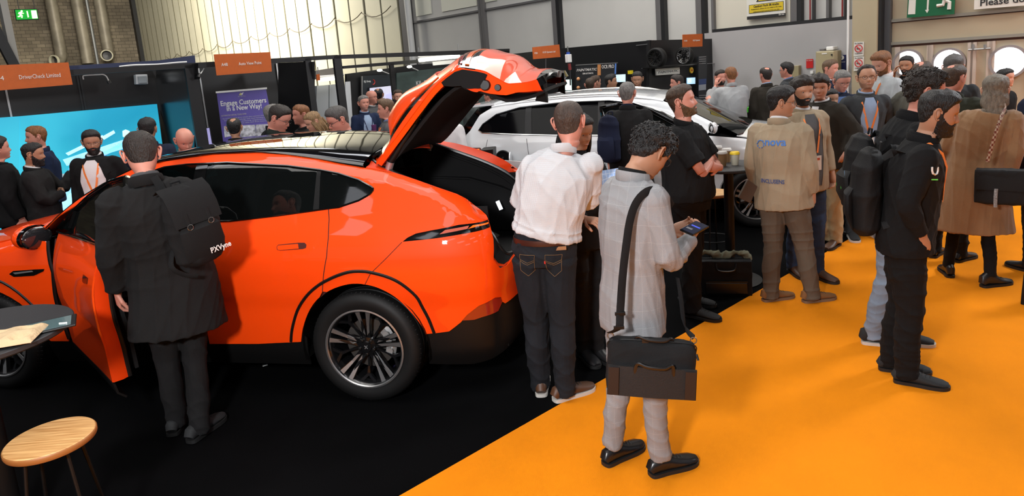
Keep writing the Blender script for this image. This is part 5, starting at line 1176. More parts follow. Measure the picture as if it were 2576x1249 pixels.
def hair_mask(P, line=0.0, back=0.0, side=0.0):
    az = np.abs(np.arctan2(P[..., 0], P[..., 1])); z = P[..., 2]
    zh = interp([0, .5, .85, 1.05, 1.20, 1.30, 1.40, 1.52, 1.70, 1.90, 2.08, 2.3, 2.6, math.pi], [.074+line, .070+line*1.3, .056+line, .036, .014-side*.3, -.012-side, -.004-side, .030-side*1.2, .034-side*1.3, .020-side*1.3, -.026-back*.7, -.052-back, -.066-back, -.072-back], az)
    return sstep(zh-.006, zh+.006, z), az
def make_head(root, sk, hair, hc, lvl, beard=None, bc=None, thick=.012, glasses=None, jaw=1.0, nose=1.0, seed=0, hs=1.0, bald=0, brow=True):
    """returns a builder that adds the head (body verts) and makes hair, beard, eyes and glasses children, all in head coordinates"""
    na, nz_ = {0: (72, 64), 1: (44, 40), 2: (32, 28)}[lvl]
    return head_grid(na, nz_, jaw, nose)
def xform(P, R, t, s): return (np.asarray(P)*s)@R.T+t
def gridfaces(nr, nc):
    return [(i*nc+j, i*nc+(j+1) % nc, (i+1)*nc+(j+1) % nc, (i+1)*nc+j) for i in range(nr-1) for j in range(nc)]
def hand_mb(mb, w, d, n, s, curl=(.5, .6, .4), thumb=.5, mirror_=1, spread=.05, pointer=None):
    """palm and five fingers: w wrist, d finger direction, n back-of-hand normal; mirror_ = +1 right hand"""
    d = np.array(d, float); d /= np.linalg.norm(d); n = np.array(n, float); n -= d*(n@d); n /= np.linalg.norm(n); sd = np.cross(d, n)*mirror_   # sd towards the thumb
    w = np.array(w, float)
    mb.tube([w-d*.03*s, w+d*.01*s, w+d*.045*s, w+d*.088*s], [(.026*s, .020*s), (.030*s, .019*s), (.040*s, .0165*s), (.040*s, .013*s)], n=12, up=n)
    for k, (off, L) in enumerate(((.029, .074), (.010, .083), (-.010, .078), (-.028, .060))):
        p = w+d*.085*s+sd*off*s; q = d*math.cos(spread*(1.5-k))+sd*math.sin(spread*(1.5-k)); pts = [p-q*.012*s, p]; a = 0; c_ = curl if not (pointer is not None and k == 0) else pointer
        for j, (f_, cc) in enumerate(zip((.45, .31, .24), c_)):
            a += cc; v = q*math.cos(a)-n*math.sin(a); pts.append(pts[-1]+v*L*f_*s)
        mb.tube(pts, [.0092*s, .0094*s, .0086*s, .0080*s, .0058*s], n=8, up=sd)
    p = w+d*.022*s+sd*.026*s; a = thumb; v1 = d*.62+sd*.72-n*a*.5; v1 /= np.linalg.norm(v1); v2 = d*.9+sd*.25-n*a; v2 /= np.linalg.norm(v2)
    mb.tube([p-v1*.01*s, p+v1*.035*s, p+v1*.035*s+v2*.033*s, p+v1*.035*s+v2*.06*s], [.0125*s, .0115*s, .0100*s, .0070*s], n=8)
def vnormals(V, Fs):
    Q = np.array([f_[:4] if len(f_) > 3 else (f_[0], f_[1], f_[2], f_[0]) for f_ in Fs]); n = np.cross(V[Q[:, 2]]-V[Q[:, 0]], V[Q[:, 3]]-V[Q[:, 1]]); N = np.zeros_like(V)
    for k in range(4): np.add.at(N, Q[:, k], n)
    return N/(np.linalg.norm(N, axis=1)[:, None]+1e-12)
def folds(V, Fs, amp, seed=0, f=(26, 26, 13)):
    N = vnormals(V, Fs); P = V*np.array(f); r = np.random.RandomState(seed); o = np.zeros(len(V))
    for k in range(4):
        v = r.normal(size=3)*[1, 1, .8]; v /= np.linalg.norm(v); w = r.normal(size=3); w /= np.linalg.norm(w)
        q = P@v*(0.6+.45*k)+1.8*np.sin(P@w*.45+k); o += (1-np.abs(np.sin(q)))**2.2*(1.0 if k < 2 else .6)
    return V+N*((o-.9)*amp)[:, None]
ARMS = {   # elbow, wrist, finger direction, back-of-hand normal for the right arm (x > 0)
    'down': ((.228, -.035, 1.17), (.238, .035, .93), (.0, .15, -1), (1, 0, 0)),
    'pocket': ((.285, -.09, 1.20), (.215, .035, 1.00), (-.3, .3, -1), (1, .3, 0)),
    'fold': ((.225, .095, 1.18), (-.01, .205, 1.22), (-1, -.25, .1), (0, 1, 0)),
    'phone': ((.225, .05, 1.16), (.085, .285, 1.20), (-.40, .80, .25), (.75, .15, -.65)),
    'ear': ((.27, .14, 1.28), (.125, .085, 1.56), (-.2, 0, 1), (1, .2, 0)),
    'clasp': ((.245, .0, 1.17), (.06, .205, 1.04), (-1, .2, -.3), (0, 1, 0)),
    'front': ((.24, .02, 1.16), (.15, .26, 1.12), (-.2, 1, 0), (.3, 0, 1)),
    'up': ((.27, .08, 1.20), (.22, .30, 1.30), (.1, .8, .5), (.5, -.4, .6)),
    'back': ((.29, -.15, 1.20), (.06, -.19, 1.05), (-1, 0, -.2), (0, -1, 0)),
}
LEVELV = {0: .0072, 1: .0115, 2: .018}
def person(label, top, feet=None, R=None, dr=0.0, face=180, lvl=2, skin='fair', hair='short', hc='dark', thick=.014, beard=None, bc=None, glasses=None,
           coat=None, shirt=None, hem=.86, flare=0.0, bulk=.022, trousers=None, shoes=None, sole=None, arms=('down', 'down'), head=(0, 0, 0), lean=None, fat=0.0,
           lanyard=None, badge=True, open_=None, toe=None, armsover=None, hands=True, sleeve=None, seed=0, collar=True, collar2=None, group=None, female=False,
           fold=.006, hipshift=0.0, jaw=1.0, legw=1.0, lgap=None, hem_t=.045, hs=1.0, shoe_h=0.0, sleeve_r=0.0, name='person', longhair=None, belt=None, curls=None):
    # ---- place: feet from the floor (or range R), height from the picture
    tp = ray(*top); th_ = tp[:2]/np.linalg.norm(tp[:2])
    if feet is not None:
        fp = [floor_at(*f_)[:2] for f_ in feet]; base_ = sum(fp)/len(fp); rng = np.linalg.norm(base_)
        if len(fp) == 1: fp = None
    else: rng = R; base_ = th_*R; fp = None
    k = (rng+dr)/np.linalg.norm(tp[:2]); P = CAM+tp*k; H = float(P[2]); crown = P
    e = base_/np.linalg.norm(base_); rr = np.array([e[1], -e[0]]); a = math.radians(face)
    fw = -math.cos(a)*e+math.sin(a)*rr; rz = math.atan2(fw[1], fw[0])-math.pi/2
    root = thing(name, label, 'person', (base_[0], base_[1], 0), rz, group)
    c_, s_ = math.cos(-rz), math.sin(-rz)
    def loc(p): q = np.array(p[:2])-base_; return np.array([q[0]*c_-q[1]*s_, q[0]*s_+q[1]*c_])
    S = H/1.783; off = loc(crown)            # where the crown sits over the feet
    hp, hy, ht = [math.radians(v) for v in head]         # pitch (down +), yaw (left +), tilt
    Rh = np.array(Matrix.Rotation(hy, 3, 'Z')@Matrix.Rotation(-hp, 3, 'X')@Matrix.Rotation(ht, 3, 'Y'))
    HS = S*hs; lvlv = LEVELV[lvl]; rnd = np.random.RandomState(seed+7)
    # neck pivot at (0,-.03,-.13) of the head; crown must land on off
    ce = np.array([off[0], off[1], H])-Rh@np.array([0, 0, .118*HS])
    nb = ce+Rh@np.array([0, -.028, -.135])*HS*1.0            # top of neck
    neck = np.array([nb[0]*.80, nb[1]*.80-.0*S, nb[2]-.045*S])
    def T(p, wz=None):                                         # nominal body point -> leaned and scaled
        p = np.array(p, float); z = p[2]; q = np.clip((z-.90)/(1.50-.90), 0, 1.05)**1.2; t_ = np.array([neck[0]*q, (neck[1]+.012*S)*q])
        zz = z*S if z < .9 else .9*S+(z-.9)/(1.50-.9)*(neck[2]-.9*S+.0)
        return np.array([p[0]*S+t_[0]+hipshift*S*np.clip(z/.9, 0, 1)*(1-q), p[1]*S+t_[1], zz])
    # ---- arms
    aj = []
    for i, (nm, sgn) in enumerate(zip(arms, (-1, 1))):          # arms = (left, right)
        el, wr, fd, bn = ARMS[nm] if isinstance(nm, str) else nm
        m3 = np.array([sgn, 1, 1]); aj.append((T(np.array([.162+fat*.3+(.0 if not female else -.018), -.005, 1.440])*m3), T(np.array(el)*m3), T(np.array(wr)*m3), np.array(fd)*m3, np.array(bn)*m3, sgn))
        if nm == 'fold' and sgn < 0: e_ = aj[-1]; aj[-1] = (e_[0], e_[1], e_[2]+[0, .02*S, -.05*S], e_[3], e_[4], sgn)
    # ---- body: head and neck, inner trunk, arms, hands
    na, nz_ = {0: (72, 66), 1: (44, 42), 2: (32, 30)}[lvl]
    HG = head_grid(na, nz_, jaw, 1.0 if not female else .8); body = MB(); msk = skinm(skin); body.use(msk)
    flat = HG.reshape(-1, 3); W = xform(flat, Rh, ce, HS); wn = sstep(-.112, -.19, flat[:, 2])[:, None]
    Wn = (flat-np.array([0, -.028, -.172]))*HS*np.array([.93, .93, 1.0])+neck; W = W*(1-wn)+Wn*wn; body.add(W, gridfaces(nz_, na)+[tuple(range(na))])
    for sg in (-1, 1):
        ear = MB(); E = [(sg*(.075+.012*q), -.012-.012*q+.0*u, z_) for q, u, z_ in ()]
        pts = [(sg*.0755, .004, -.032), (sg*.082, -.003, -.038), (sg*.088, -.014, -.024), (sg*.096, -.024, .002), (sg*.097, -.022, .020), (sg*.090, -.008, .029), (sg*.081, .003, .018)]
        body.tube(xform(spline(pts, 3), Rh, ce, HS), .0052*HS, n=6); body.ball(xform([(sg*.083, -.009, -.004)], Rh, ce, HS)[0], (.009*HS, .014*HS, .025*HS), 10, 8, R=Rh)
    body.tube([T((0, 0, .95)), T((0, 0, 1.2)), T((0, 0, 1.42)), neck+[0, 0, .01]], [(.11*S, .07*S), (.10*S, .07*S), (.12*S, .06*S), (.05*S, .05*S)], n=12, up=(0, 1, 0))
    hmb = MB()
    for sh, el, wr, fd, bn, sg in aj:
        body.tube([sh, el], [.045*S, .036*S], n=10)
        hm_ = hmb if lvl == 0 else body
        hm_.tube([el, el*.6+wr*.4, wr], [.038*S, .036*S, .024*S], n=10)
        if hands: hand_mb(hm_, wr, fd, bn, S*1.02, mirror_=sg, **((armsover or {}).get('l' if sg < 0 else 'r', {})))
    if lvl == 0 and hmb.v:
        V, Fs = remeshed(hmb, .0040, 1); body.add(V, Fs)
    ob = body.build('body', None, root, smooth=True, sharp=180)
    # mouth and eyes
    if lvl < 2:
        mb = MB(); mb2 = MB()
        for sg in (-1, 1):
            mb.ball(xform([(sg*.031, .0705, .0005)], Rh, ce, HS)[0], (.0115*HS, .0105*HS, .0085*HS), 12, 8, R=Rh); mb2.ball(xform([(sg*.031, .0772, .0005)], Rh, ce, HS)[0], .0050*HS, 8, 6)
        ey = mb.build('eyes', mat('eye_white', (0.30, 0.26, 0.24), 0.25), root, smooth=True); mb2.build('iris', mat('iris_dark', (0.03, 0.018, 0.012), 0.15), ey, smooth=True)
        mb = MB().tube(xform([(x_, .0945-.9*x_*x_*18, -.0663+.0) for x_ in np.linspace(-.022, .022, 7)], Rh, ce, HS), [(.0012*HS, .0012*HS), (.003*HS, .0030*HS), (.004*HS, .0042*HS), (.004*HS, .0045*HS), (.004*HS, .0042*HS), (.003*HS, .003*HS), (.0012*HS, .0012*HS)], n=6)
        mb.build('lips', mat('lip_'+skin, tuple(v*f_ for v, f_ in zip(SKIN[skin][1], (.85, .6, .62))), 0.4), root, smooth=True)
    # ---- hair
    def shell(nm, mask, t, m, inner=.004, extra=None):
        c0 = np.array([0, -.005, .015]); D = HG-c0; D = D/(np.linalg.norm(D, axis=2)[..., None]+1e-9); G = HG+D*(mask*t-(1-mask)*inner)[..., None]
        if extra is not None: G = G+extra
        V = xform(G.reshape(-1, 3), Rh, ce, HS); mf = mask.reshape(-1); fs = [f_ for f_ in gridfaces(nz_, na)+[tuple(range(na))] if max(mf[i] for i in f_[:4]) > .02 and flat[f_[0], 2] > (-.165 if nm == 'hair' and extra is not None else -.122)]
        used = sorted(set(i for f_ in fs for i in f_)); mp_ = {u_: k_ for k_, u_ in enumerate(used)}; return mesh_obj(nm, V[used], [tuple(mp_[i] for i in f_) for f_ in fs], m, root)
    if hair != 'none':
        hm = hairm(hc); z = HG[..., 2]; q = dict(line=0, back=0, side=0)
        if hair == 'receding': q['line'] = .018
        if hair in ('buzz', 'thin'): q['line'] = .006
        if hair in ('long', 'bob'): q.update(back=.10, side=.05)
        if hair == 'mop': q.update(back=.012, line=-.012, side=.0)
        mk, az = hair_mask(HG, **q); tt = thick*(.45+.55*sstep(.02, .075, z)); tt = np.broadcast_to(tt, z.shape).copy()
        if hair == 'buzz': tt[:] = .0028
        if hair == 'fade': tt = .0020+(thick-.002)*sstep(.035, .062, z)
        if hair == 'mop' or hair == 'curly': tt = thick*(.72+.28*sstep(.0, .06, z))
        if hair in ('quiff', 'short', 'receding', 'fade'): tt = tt+thick*.45*sstep(.2, 1, np.cos(az))*sstep(.07, .1, z)
        if hair == 'fringe' or bool(belt == 'x'): mk = mk*(1-sstep(.040, .062, z+.02*np.cos(az)))
        if hair == 'crown': mk = mk*(1-1.0*np.exp(-((HG[..., 0]/.046)**2+((HG[..., 1]+.040)/.052)**2+.35*nsin(HG, 90, seed))**2)*(z > .05))
        if hair == 'thin': tt[:] = .004; 
        tt = tt*(.35+.65*sstep(-.002, .030, z-hair_edge(az, q)))
        amp, f = ((.0075, 150) if hair in ('curly', 'mop') else (.0022, 130)); amp = amp if thick > .006 and hair != 'buzz' else .0004
        tt = tt+nsin(HG, f, seed)*amp*np.minimum(1, tt/.01)+ (nsin(HG, f*2.3, seed+3)*.003 if hair == 'curly' else 0)
        if hair == 'mop': tt = tt+.012*np.clip(np.cos(az), 0, 1)*sstep(.05, .09, z)
        ex = None
        if hair in ('bob', 'long'):
            ex = np.zeros_like(HG); low = sstep(.02, -.10, z)*sstep(.9, 1.35, az)*mk; ex[..., 0] = np.sign(HG[..., 0])*low*.030*np.minimum(1, np.abs(HG[..., 0])/.03); ex[..., 1] = -low*.018*(az > 2); tt = tt+low*.02
            tt = tt+.004*nsin(HG*[1, 1, .25], 170, seed)*mk
        ho = shell('hair', mk, tt, hm, extra=ex)
        if hair == 'long':      # falls to the shoulders in locks
            mb = MB(); r = np.random.RandomState(seed)
            for sg in (-1, 1):
                for k_ in range(9):
                    x0 = sg*(.062+.012*r.rand()); y0 = -.07+.12*k_/9; pts = [(x0*.9, y0, .02), (x0*1.22, y0-.006, -.05), (x0*1.25+.01*r.randn(), y0-.012, -.13), (x0*1.1+.012*r.randn(), y0+.0, -.20-.04*r.rand())]
                    mb.tube(xform(spline(pts, 4), Rh, ce, HS), list(np.linspace(.020, .009, 13)*HS), n=7)
            for k_ in range(7):
                x0 = -.06+.02*k_; pts = [(x0, -.095, .0), (x0*1.1, -.118, -.08), (x0*1.15, -.12, -.17), (x0, -.10, -.24-.02*r.rand())]; mb.tube(xform(spline(pts, 4), Rh, ce, HS), list(np.linspace(.022, .010, 13)*HS), n=7)
            mb.build('hair_locks', hm, root, smooth=True)
        if curls:
            mb = MB(); r = np.random.RandomState(seed+1); idx = np.argwhere((mk > .9) & (z > curls[2])); 
            for j in r.choice(len(idx), min(curls[0], len(idx)), replace=False):
                i_, k_ = idx[j]; p_ = HG[i_, k_]; d_ = p_-np.array([0, -.005, .015]); d_ /= np.linalg.norm(d_); v_ = np.cross(d_, r.normal(size=3)); v_ /= np.linalg.norm(v_); w_ = np.cross(d_, v_); rad = curls[1]*(.7+.6*r.rand())
                pts = [p_+d_*(tt[i_, k_]-.004+.010*q_/6)+(v_*math.cos(q_*1.1)+w_*math.sin(q_*1.1))*rad for q_ in range(7)]; mb.tube(xform(pts, Rh, ce, HS), .0036*HS, n=5)
            mb.build('curls', hm, ho, smooth=True)
    if lvl < 2:
        mb = MB()
        for sg in (-1, 1): mb.tube(xform([(sg*.014, .0905, .017), (sg*.028, .0885, .0215), (sg*.044, .0765, .0175)], Rh, ce, HS), [(.0022*HS, .003*HS), (.0028*HS, .0035*HS), (.0012*HS, .002*HS)], n=6)
        mb.build('eyebrows', hairm(bc or hc if hc not in ('white',) else 'grey'), root, smooth=True)
    if beard:
        z = HG[..., 2]; az = np.abs(np.arctan2(HG[..., 0], HG[..., 1])); zb = interp([0, .25, .5, .9, 1.25, 1.5, 1.62], [-.046, -.050, -.058, -.045, -.018, .0, -.03], np.clip(az, 0, 1.62))
        mk = sstep(zb+.004, zb-.004, z)*(az < 1.58)*sstep(-.125, -.116, z); mth = np.exp(-(np.abs(HG[..., 0])/.020)**4-((z+.067)/.0065)**2); mk = mk*(1-mth)
        tl, ln = {'stubble': (.0012, 0), 'short': (.0042, .0), 'full': (.011, .012), 'long': (.02, .05)}[beard]
        t = tl*(.5+.5*sstep(-.05, -.09, z))+nsin(HG, 200, seed)*.0012*min(1, tl/.006); ex = np.zeros_like(HG); ex[..., 2] = -ln*mk*sstep(-.07, -.115, z)*(np.cos(az) > .2); ex[..., 1] = ln*.3*mk*sstep(-.08, -.12, z)
        cs_, ch_ = SKIN[skin][1], HAIRC[bc or hc]; shell('beard', mk, t, hairm(bc or hc) if beard != 'stubble' else mat('stubble_%s_%s' % (skin, bc or hc), tuple(.62*a_+.38*b_ for a_, b_ in zip(cs_, ch_)), .7), .003, ex)
    if glasses:
        mb = MB(); gr = .0017*HS
        for sg in (-1, 1):
            c0 = np.array([sg*.033, .0985, -.002]); mb.tube(xform([c0+[.022*math.cos(t_), -.35*abs(.022*math.cos(t_)+sg*.0)*sg*math.copysign(1, math.cos(t_))*0, .0175*math.sin(t_)] for t_ in np.linspace(0, 2*math.pi, 17)[:-1]], Rh, ce, HS), gr, n=5, closed=True)
            mb.tube(xform([(sg*.055, .097, .004), (sg*.073, .080, .006), (sg*.083, .0, .008), (sg*.086, -.02, -.004)], Rh, ce, HS), gr, n=5)
        mb.tube(xform([(-.011, .1, .0), (0, .1035, .003), (.011, .1, .0)], Rh, ce, HS), gr, n=5)
        gm = mb.build('glasses', mat('glasses_'+glasses, {'black': (0.01, 0.01, 0.01), 'wire': (0.15, 0.12, 0.09)}[glasses], 0.3), root, smooth=True)
    # ---- clothes
    ci, cm = coat if coat else (None, None)
    fb = fat
    def torso(mb, hemz, b, fl, topz=1.50):
        zs = [hemz, hemz+.03, max(hemz+.06, .93), 1.02, 1.12, 1.24, 1.34, 1.41, 1.458, topz]
        base_r = [(.178+fb*.8, .122+fb), (.178+fb*.8, .124+fb), (.176+fb*.9, .124+fb), (.168+fb, .118+fb), (.160+fb, .112+fb*1.1), (.172+fb*.7, .120+fb*.8), (.184+fb*.5, .122+fb*.5), (.184+fb*.3, .108+fb*.3), (.152, .088), (.080, .064)]
        if female: base_r = [(x_*.93, y_*.97) for x_, y_ in base_r]
        fz = lambda z_: fl*np.clip((1.05-z_)/.45, 0, 1.3); P_ = [T((0, -.012 if z_ > 1.2 else -.004, z_)) for z_ in zs]
        up_ = (0, 1, 0); mb.tube(P_, [((x_+b+fz(z_))*S, (y_+b+fz(z_)*.8)*S) for (x_, y_), z_ in zip(base_r, zs)], n=20, up=up_)
    sm = {}
    def garment(nm, m, hemz, b, fl=0, sleeves=True, short=False, topz=1.51, seed_=0, fold_=fold):
        mb = MB(); torso(mb, hemz, b, fl, topz)
        for sh, el, wr, fd, bn, sg in aj:
            r0, r1, r2 = .056+b*.9+sleeve_r, .046+b*.7+sleeve_r, .034+b*.45+sleeve_r*.6
            mb.ball(sh+[0, 0, -.012*S], (.066*S+b*.7, .062*S+b*.6, .066*S+b*.6), 12, 8)
            if short: e2 = sh+(el-sh)*.78; mb.tube([sh, e2], [(r0+.006)*S, (r1+.016)*S], n=12)
            elif sleeves == 'rolled': mb.tube([sh, el, el+(wr-el)*.35], [r0*S, r1*S, (r2+.014)*S], n=12)
            elif sleeves: 
                w2 = wr+(el-wr)*.06; mb.tube([sh, sh*.5+el*.5, el+(sh-el)*.08, el+(wr-el)*.10, el*.5+w2*.5, w2], [r0*S, (r0*.5+r1*.5)*S, r1*1.02*S, r1*1.0*S, (r1*.5+r2*.55)*S, r2*S], n=12)
        V, Fs = remeshed(mb, lvlv, 5 if lvl else 6, .5); V = folds(V, Fs, fold_*S, seed+seed_)
        o = mesh_obj(nm, V, Fs, m, root); return o, V, Fs
    outer = None
    if coat:
        outer = garment(ci, cm, hem, bulk, flare, seed_=1)
        if shirt and open_:      # shirt front showing in the opening
            pass
    elif shirt:
        outer = garment(shirt[0], shirt[1], hem, bulk, flare, sleeves=(sleeve or True), short=(sleeve == 'short'), seed_=1)
    tree = BVHTree.FromPolygons([Vector(v) for v in outer[1]], outer[2])
    fdir = np.array([0, 1.0, 0])
    def drape(p, off_, dirv=(0, -1, 0), nominal=True):
        """nearest outward point of the coat seen from direction dirv"""
        q = T(p) if nominal else np.array(p); d = Vector(dirv); h = tree.ray_cast(Vector(q)-d*.6, d, 1.2)
        if h[0] is None: h = tree.find_nearest(Vector(q))
        return np.array(h[0]+(h[1] if h[1].dot(d) < 0 else -h[1])*off_)
    def patch(nm, poly, m, off_=.003, dirv=(0, -1, 0), th=.003, step=.02):
        """cloth or print lying on the garment, outline in nominal (x,z)"""
        V = [Vector((x_, z_)) for x_, z_ in densify(poly, step)]; E_ = [(i, (i+1) % len(V)) for i in range(len(V))]
        xs = [v.x for v in V]; zs_ = [v.y for v in V]; g_ = np.array([(x_, z_) for x_ in np.arange(min(xs), max(xs), step) for z_ in np.arange(min(zs_), max(zs_), step)])
        if len(g_): g_ = g_[inside([(v.x, v.y) for v in V], g_)]
        if len(g_): B_ = np.array([(v.x, v.y) for v in V]); g_ = g_[np.min(((g_[:, None]-B_[None])**2).sum(-1), 1) > (step*.4)**2]
        vo, _, fo__, _, _, _ = delaunay_2d_cdt(V+[Vector(p) for p in g_], E_, [], 1, 1e-7)
        A = np.array([drape((v.x, 0, v.y), off_, dirv) for v in vo]); Bk = A+np.array(dirv)*th*1.0; n_ = len(A)
        mb = MB(); mb.add(list(A)+list(Bk), [tuple(f_) for f_ in fo__]+[tuple(i+n_ for i in f_[::-1]) for f_ in fo__]+[(i, (i+1) % len(V), n_+(i+1) % len(V), n_+i) for i in range(len(V))])
        return mb.build(nm, m, root, smooth=True)
    root_info = dict(root=root, T=T, S=S, drape=drape, patch=patch, aj=aj, tree=tree, outer=outer[0], ce=ce, Rh=Rh, HS=HS, neck=neck, rz=rz, H=H)
    if coat and shirt and open_:
        w_, zb = open_; patch(shirt[0], [(-.040, 1.485), (.040, 1.485), (w_*.72, 1.40), (w_*.95, 1.28), (w_*.8, (1.28+zb)/2), (w_*.42, zb), (-w_*.42, zb), (-w_*.8, (1.28+zb)/2), (-w_*.95, 1.28), (-w_*.72, 1.40)], shirt[1], .003)
        if lvl < 2:
            for sg in (-1, 1): patch('lapel', [(sg*.045, 1.49), (sg*.078, 1.47), (sg*(w_+.045), 1.35), (sg*(w_+.012), 1.325), (sg*(w_*.80+.012), (1.28+zb)/2), (sg*(w_*.42+.008), zb+.01), (sg*w_*.40, zb-.005), (sg*w_*.78, (1.28+zb)/2), (sg*w_*.93, 1.28), (sg*w_*.70, 1.40)], cm, .006, th=.004)
    if collar:
        def ring(nm, m, r, zc, h, tilt=.02):
            mb = MB(); c0 = neck+np.array([0, .0, zc*S]); mb.tube([c0+np.array([(r*1.0)*math.cos(t_)*S, (r*.98)*math.sin(t_)*S, (-tilt*math.sin(t_))*S]) for t_ in np.linspace(0, 2*math.pi, 25)[:-1]], [(.0065*S, h*S)]*24, n=8, closed=True, up=(0, 0, 1)); return mb.build(nm, m, root, smooth=True)
        if coat: ring('collar', cm, .072+bulk*.30, .014, .030)
        if shirt and (coat or True): ring('shirt_collar', collar2 or shirt[1], .065 if coat else .070, .036 if coat else .026, .022 if coat else .026)
    # ---- trousers, shoes
    if trousers:
        lg = []
        for i, sg in enumerate((-1, 1)):
            if fp is not None: f_ = loc(fp[i]); 
            else: g_ = lgap if lgap else .11; f_ = np.array([sg*g_*S, 0])
            lg.append(f_)
        if fp is not None and lg[0][0] > lg[1][0]: lg = lg[::-1]
        mb = MB(); mb.tube([T((0, 0, .84)), T((0, .0, .92)), T((0, 0, 1.03))], [(.13*S+fat, .10*S+fat), (.178*S+fat, .120*S+fat*.9), (.164*S+fat, .112*S+fat)], n=16, up=(0, 1, 0))
        tw = .012
        for f_, sg in zip(lg, (-1, 1)):
            hj = T((sg*.086, -.004, .88)); an = np.array([f_[0], f_[1]-.02*S, .09*S]); kn = hj*.48+an*.52+np.array([0, .022*S, 0]); b_ = np.array([f_[0], f_[1]-.012*S, hem_t*S])
            mb.tube([hj, hj*.6+kn*.4, kn, kn*.55+an*.45+[0, -.012*S, 0], an, b_], [((.080*legw+tw+fat*.3)*S, (.088*legw+tw)*S), ((.078*legw+tw)*S, (.084*legw+tw)*S), ((.056*legw+tw)*S, (.060*legw+tw)*S), ((.054*legw+tw)*S, (.058*legw+tw)*S), ((.044*legw+tw)*S, (.050*legw+tw)*S), ((.047*legw+tw)*S, (.056*legw+tw)*S)], n=14, up=(0, 1, 0))
        V, Fs = remeshed(mb, lvlv, 5, .5); V = folds(V, Fs, .006*S, seed+11, (18, 18, 30)); tro = mesh_obj(trousers[0], V, Fs, trousers[1], root); root_info['trousers'] = (tro, V, Fs)
        sh_ = shoes or ('shoe', mat('shoe_black', (0.012, 0.012, 0.013), 0.35)); 
        for i, (f_, sg) in enumerate(zip(lg, (-1, 1))):
            an_ = math.radians((toe[i] if toe else -sg*9)); d = np.array([-math.sin(an_), math.cos(an_), 0]); c0 = np.array([f_[0], f_[1]-.0*S, 0]); sx_ = np.cross(d, [0, 0, 1])
            q = [(-.088, .030, .048, .040), (-.070, .036, .050, .075+shoe_h*.5), (-.03, .037, .052, .085+shoe_h), (.02, .040, .050, .075+shoe_h*.3), (.07, .046, .042, .052), (.12, .050, .034, .040), (.165, .046, .029, .030), (.195, .026, .024, .020)]
            mb = MB(); mb.tube([c0+d*y_*S+[0, 0, (.020+h_*.5)*S] for y_, w_, _, h_ in q], [(w_*S, (h_*.5+.004)*S) for y_, w_, _, h_ in q], n=14, up=(0, 0, 1)); 
            so = mb.build('shoe', sh_[1], root, smooth=True)
            pts = [tuple(p_) for p_ in spline([(-.093, .0), (-.086, .028), (-.06, .038), (0, .040), (.06, .048), (.12, .054), (.17, .048), (.200, .024), (.208, 0)], 3)][1:-1]; pl_ = [c0[:2]+d[:2]*y_*S+sx_[:2]*x_*S for y_, x_ in pts]+[c0[:2]+d[:2]*y_*S-sx_[:2]*x_*S for y_, x_ in pts[::-1]]
            MB().prism([tuple(p) for p in pl_], .006, .027*S, 'xy').build('sole', (sole or mat('sole_black', (0.01, 0.01, 0.01), 0.6)), so)
            if lvl == 0:
                mb = MB()
                for k_ in range(4):
                    y_ = .035+.022*k_; h_ = np.interp(y_, [v[0] for v in q], [v[3] for v in q])+.026; a_ = c0+d*y_*S; mb.tube([a_+sx_*.020*S+[0, 0, (h_-.006)*S], a_+[0, 0, (h_+.001)*S], a_+d*.012*S-sx_*.020*S+[0, 0, (h_-.007)*S]], .0028*S, n=5)
                mb.build('laces', mat('lace_dark', (0.02, 0.02, 0.02), 0.8), so)
    if belt and belt != 'x':
        mb = MB(); mb.tube([T((0, 0, 1.0))+np.array([(.168+fat)*S*math.cos(t_), (.122+fat)*S*math.sin(t_), 0]) for t_ in np.linspace(0, 2*math.pi, 33)[:-1]], [(.004*S, .019*S)]*32, n=6, closed=True, up=(0, 0, 1)); mb.build('belt', belt, root, smooth=True)
    # ---- lanyard
    if lanyard:
        ml = mat('lanyard_'+lanyard, {'orange': (0.80, 0.20, 0.03), 'navy': (0.02, 0.03, 0.08)}[lanyard], 0.6); pts = []
        for t_ in np.linspace(-math.pi, 0, 9): pts.append(neck+np.array([.082*math.cos(t_)*S, .080*math.sin(t_)*S, (-.012-.0*math.sin(t_))*S+.012*S]))
        fr = [drape((x_, 0, z_), .006) for x_, z_ in ((.075, 1.44), (.062, 1.36), (.040, 1.26), (.012, 1.15))]; fl = [drape((-x_, 0, z_), .006) for x_, z_ in ((.075, 1.44), (.062, 1.36), (.040, 1.26), (.012, 1.15))]
        path = fl[::-1]+[neck+np.array([-.084*S, .03*S, .0])]+pts[1:-1]+[neck+np.array([.084*S, .03*S, .0])]+fr
        V = []; mb = MB(); C_ = neck-[0, .0, .1*S]
        Pp = np.array(path); Tt = np.gradient(Pp, axis=0); Tt /= np.linalg.norm(Tt, axis=1)[:, None]; out_ = Pp-np.stack([np.full(len(Pp), neck[0]), np.full(len(Pp), neck[1]-.02), Pp[:, 2]], 1); out_ /= np.linalg.norm(out_, axis=1)[:, None]+1e-9
        sdv = np.cross(Tt, out_); sdv /= np.linalg.norm(sdv, axis=1)[:, None]; hw = .0095*S; G_ = [Pp+sdv*hw, Pp-sdv*hw]
        G2 = [Pp-sdv*hw+out_*.002, Pp+sdv*hw+out_*.002]; mb.grid([G_[0], G_[1], G2[0], G2[1], G_[0]]); mb.build('lanyard', ml, root, smooth=True)
        if badge:
            b0 = drape((0, 0, 1.06), .012); Rb = np.eye(3); o = MB().box(b0, (.085*S, .004, .125*S)).build('badge', mat('badge_white', (0.75, 0.74, 0.72), 0.4), root)
            MB().box(b0+[0, .003, .035*S], (.05*S, .002, .018*S)).build('badge_print', mat('badge_red', (0.5, 0.08, 0.04), 0.4), o); MB().box(b0+[.015*S, .003, -.02*S], (.02*S, .002, .02*S)).build('badge_print', M_blk, o)
    return root_info
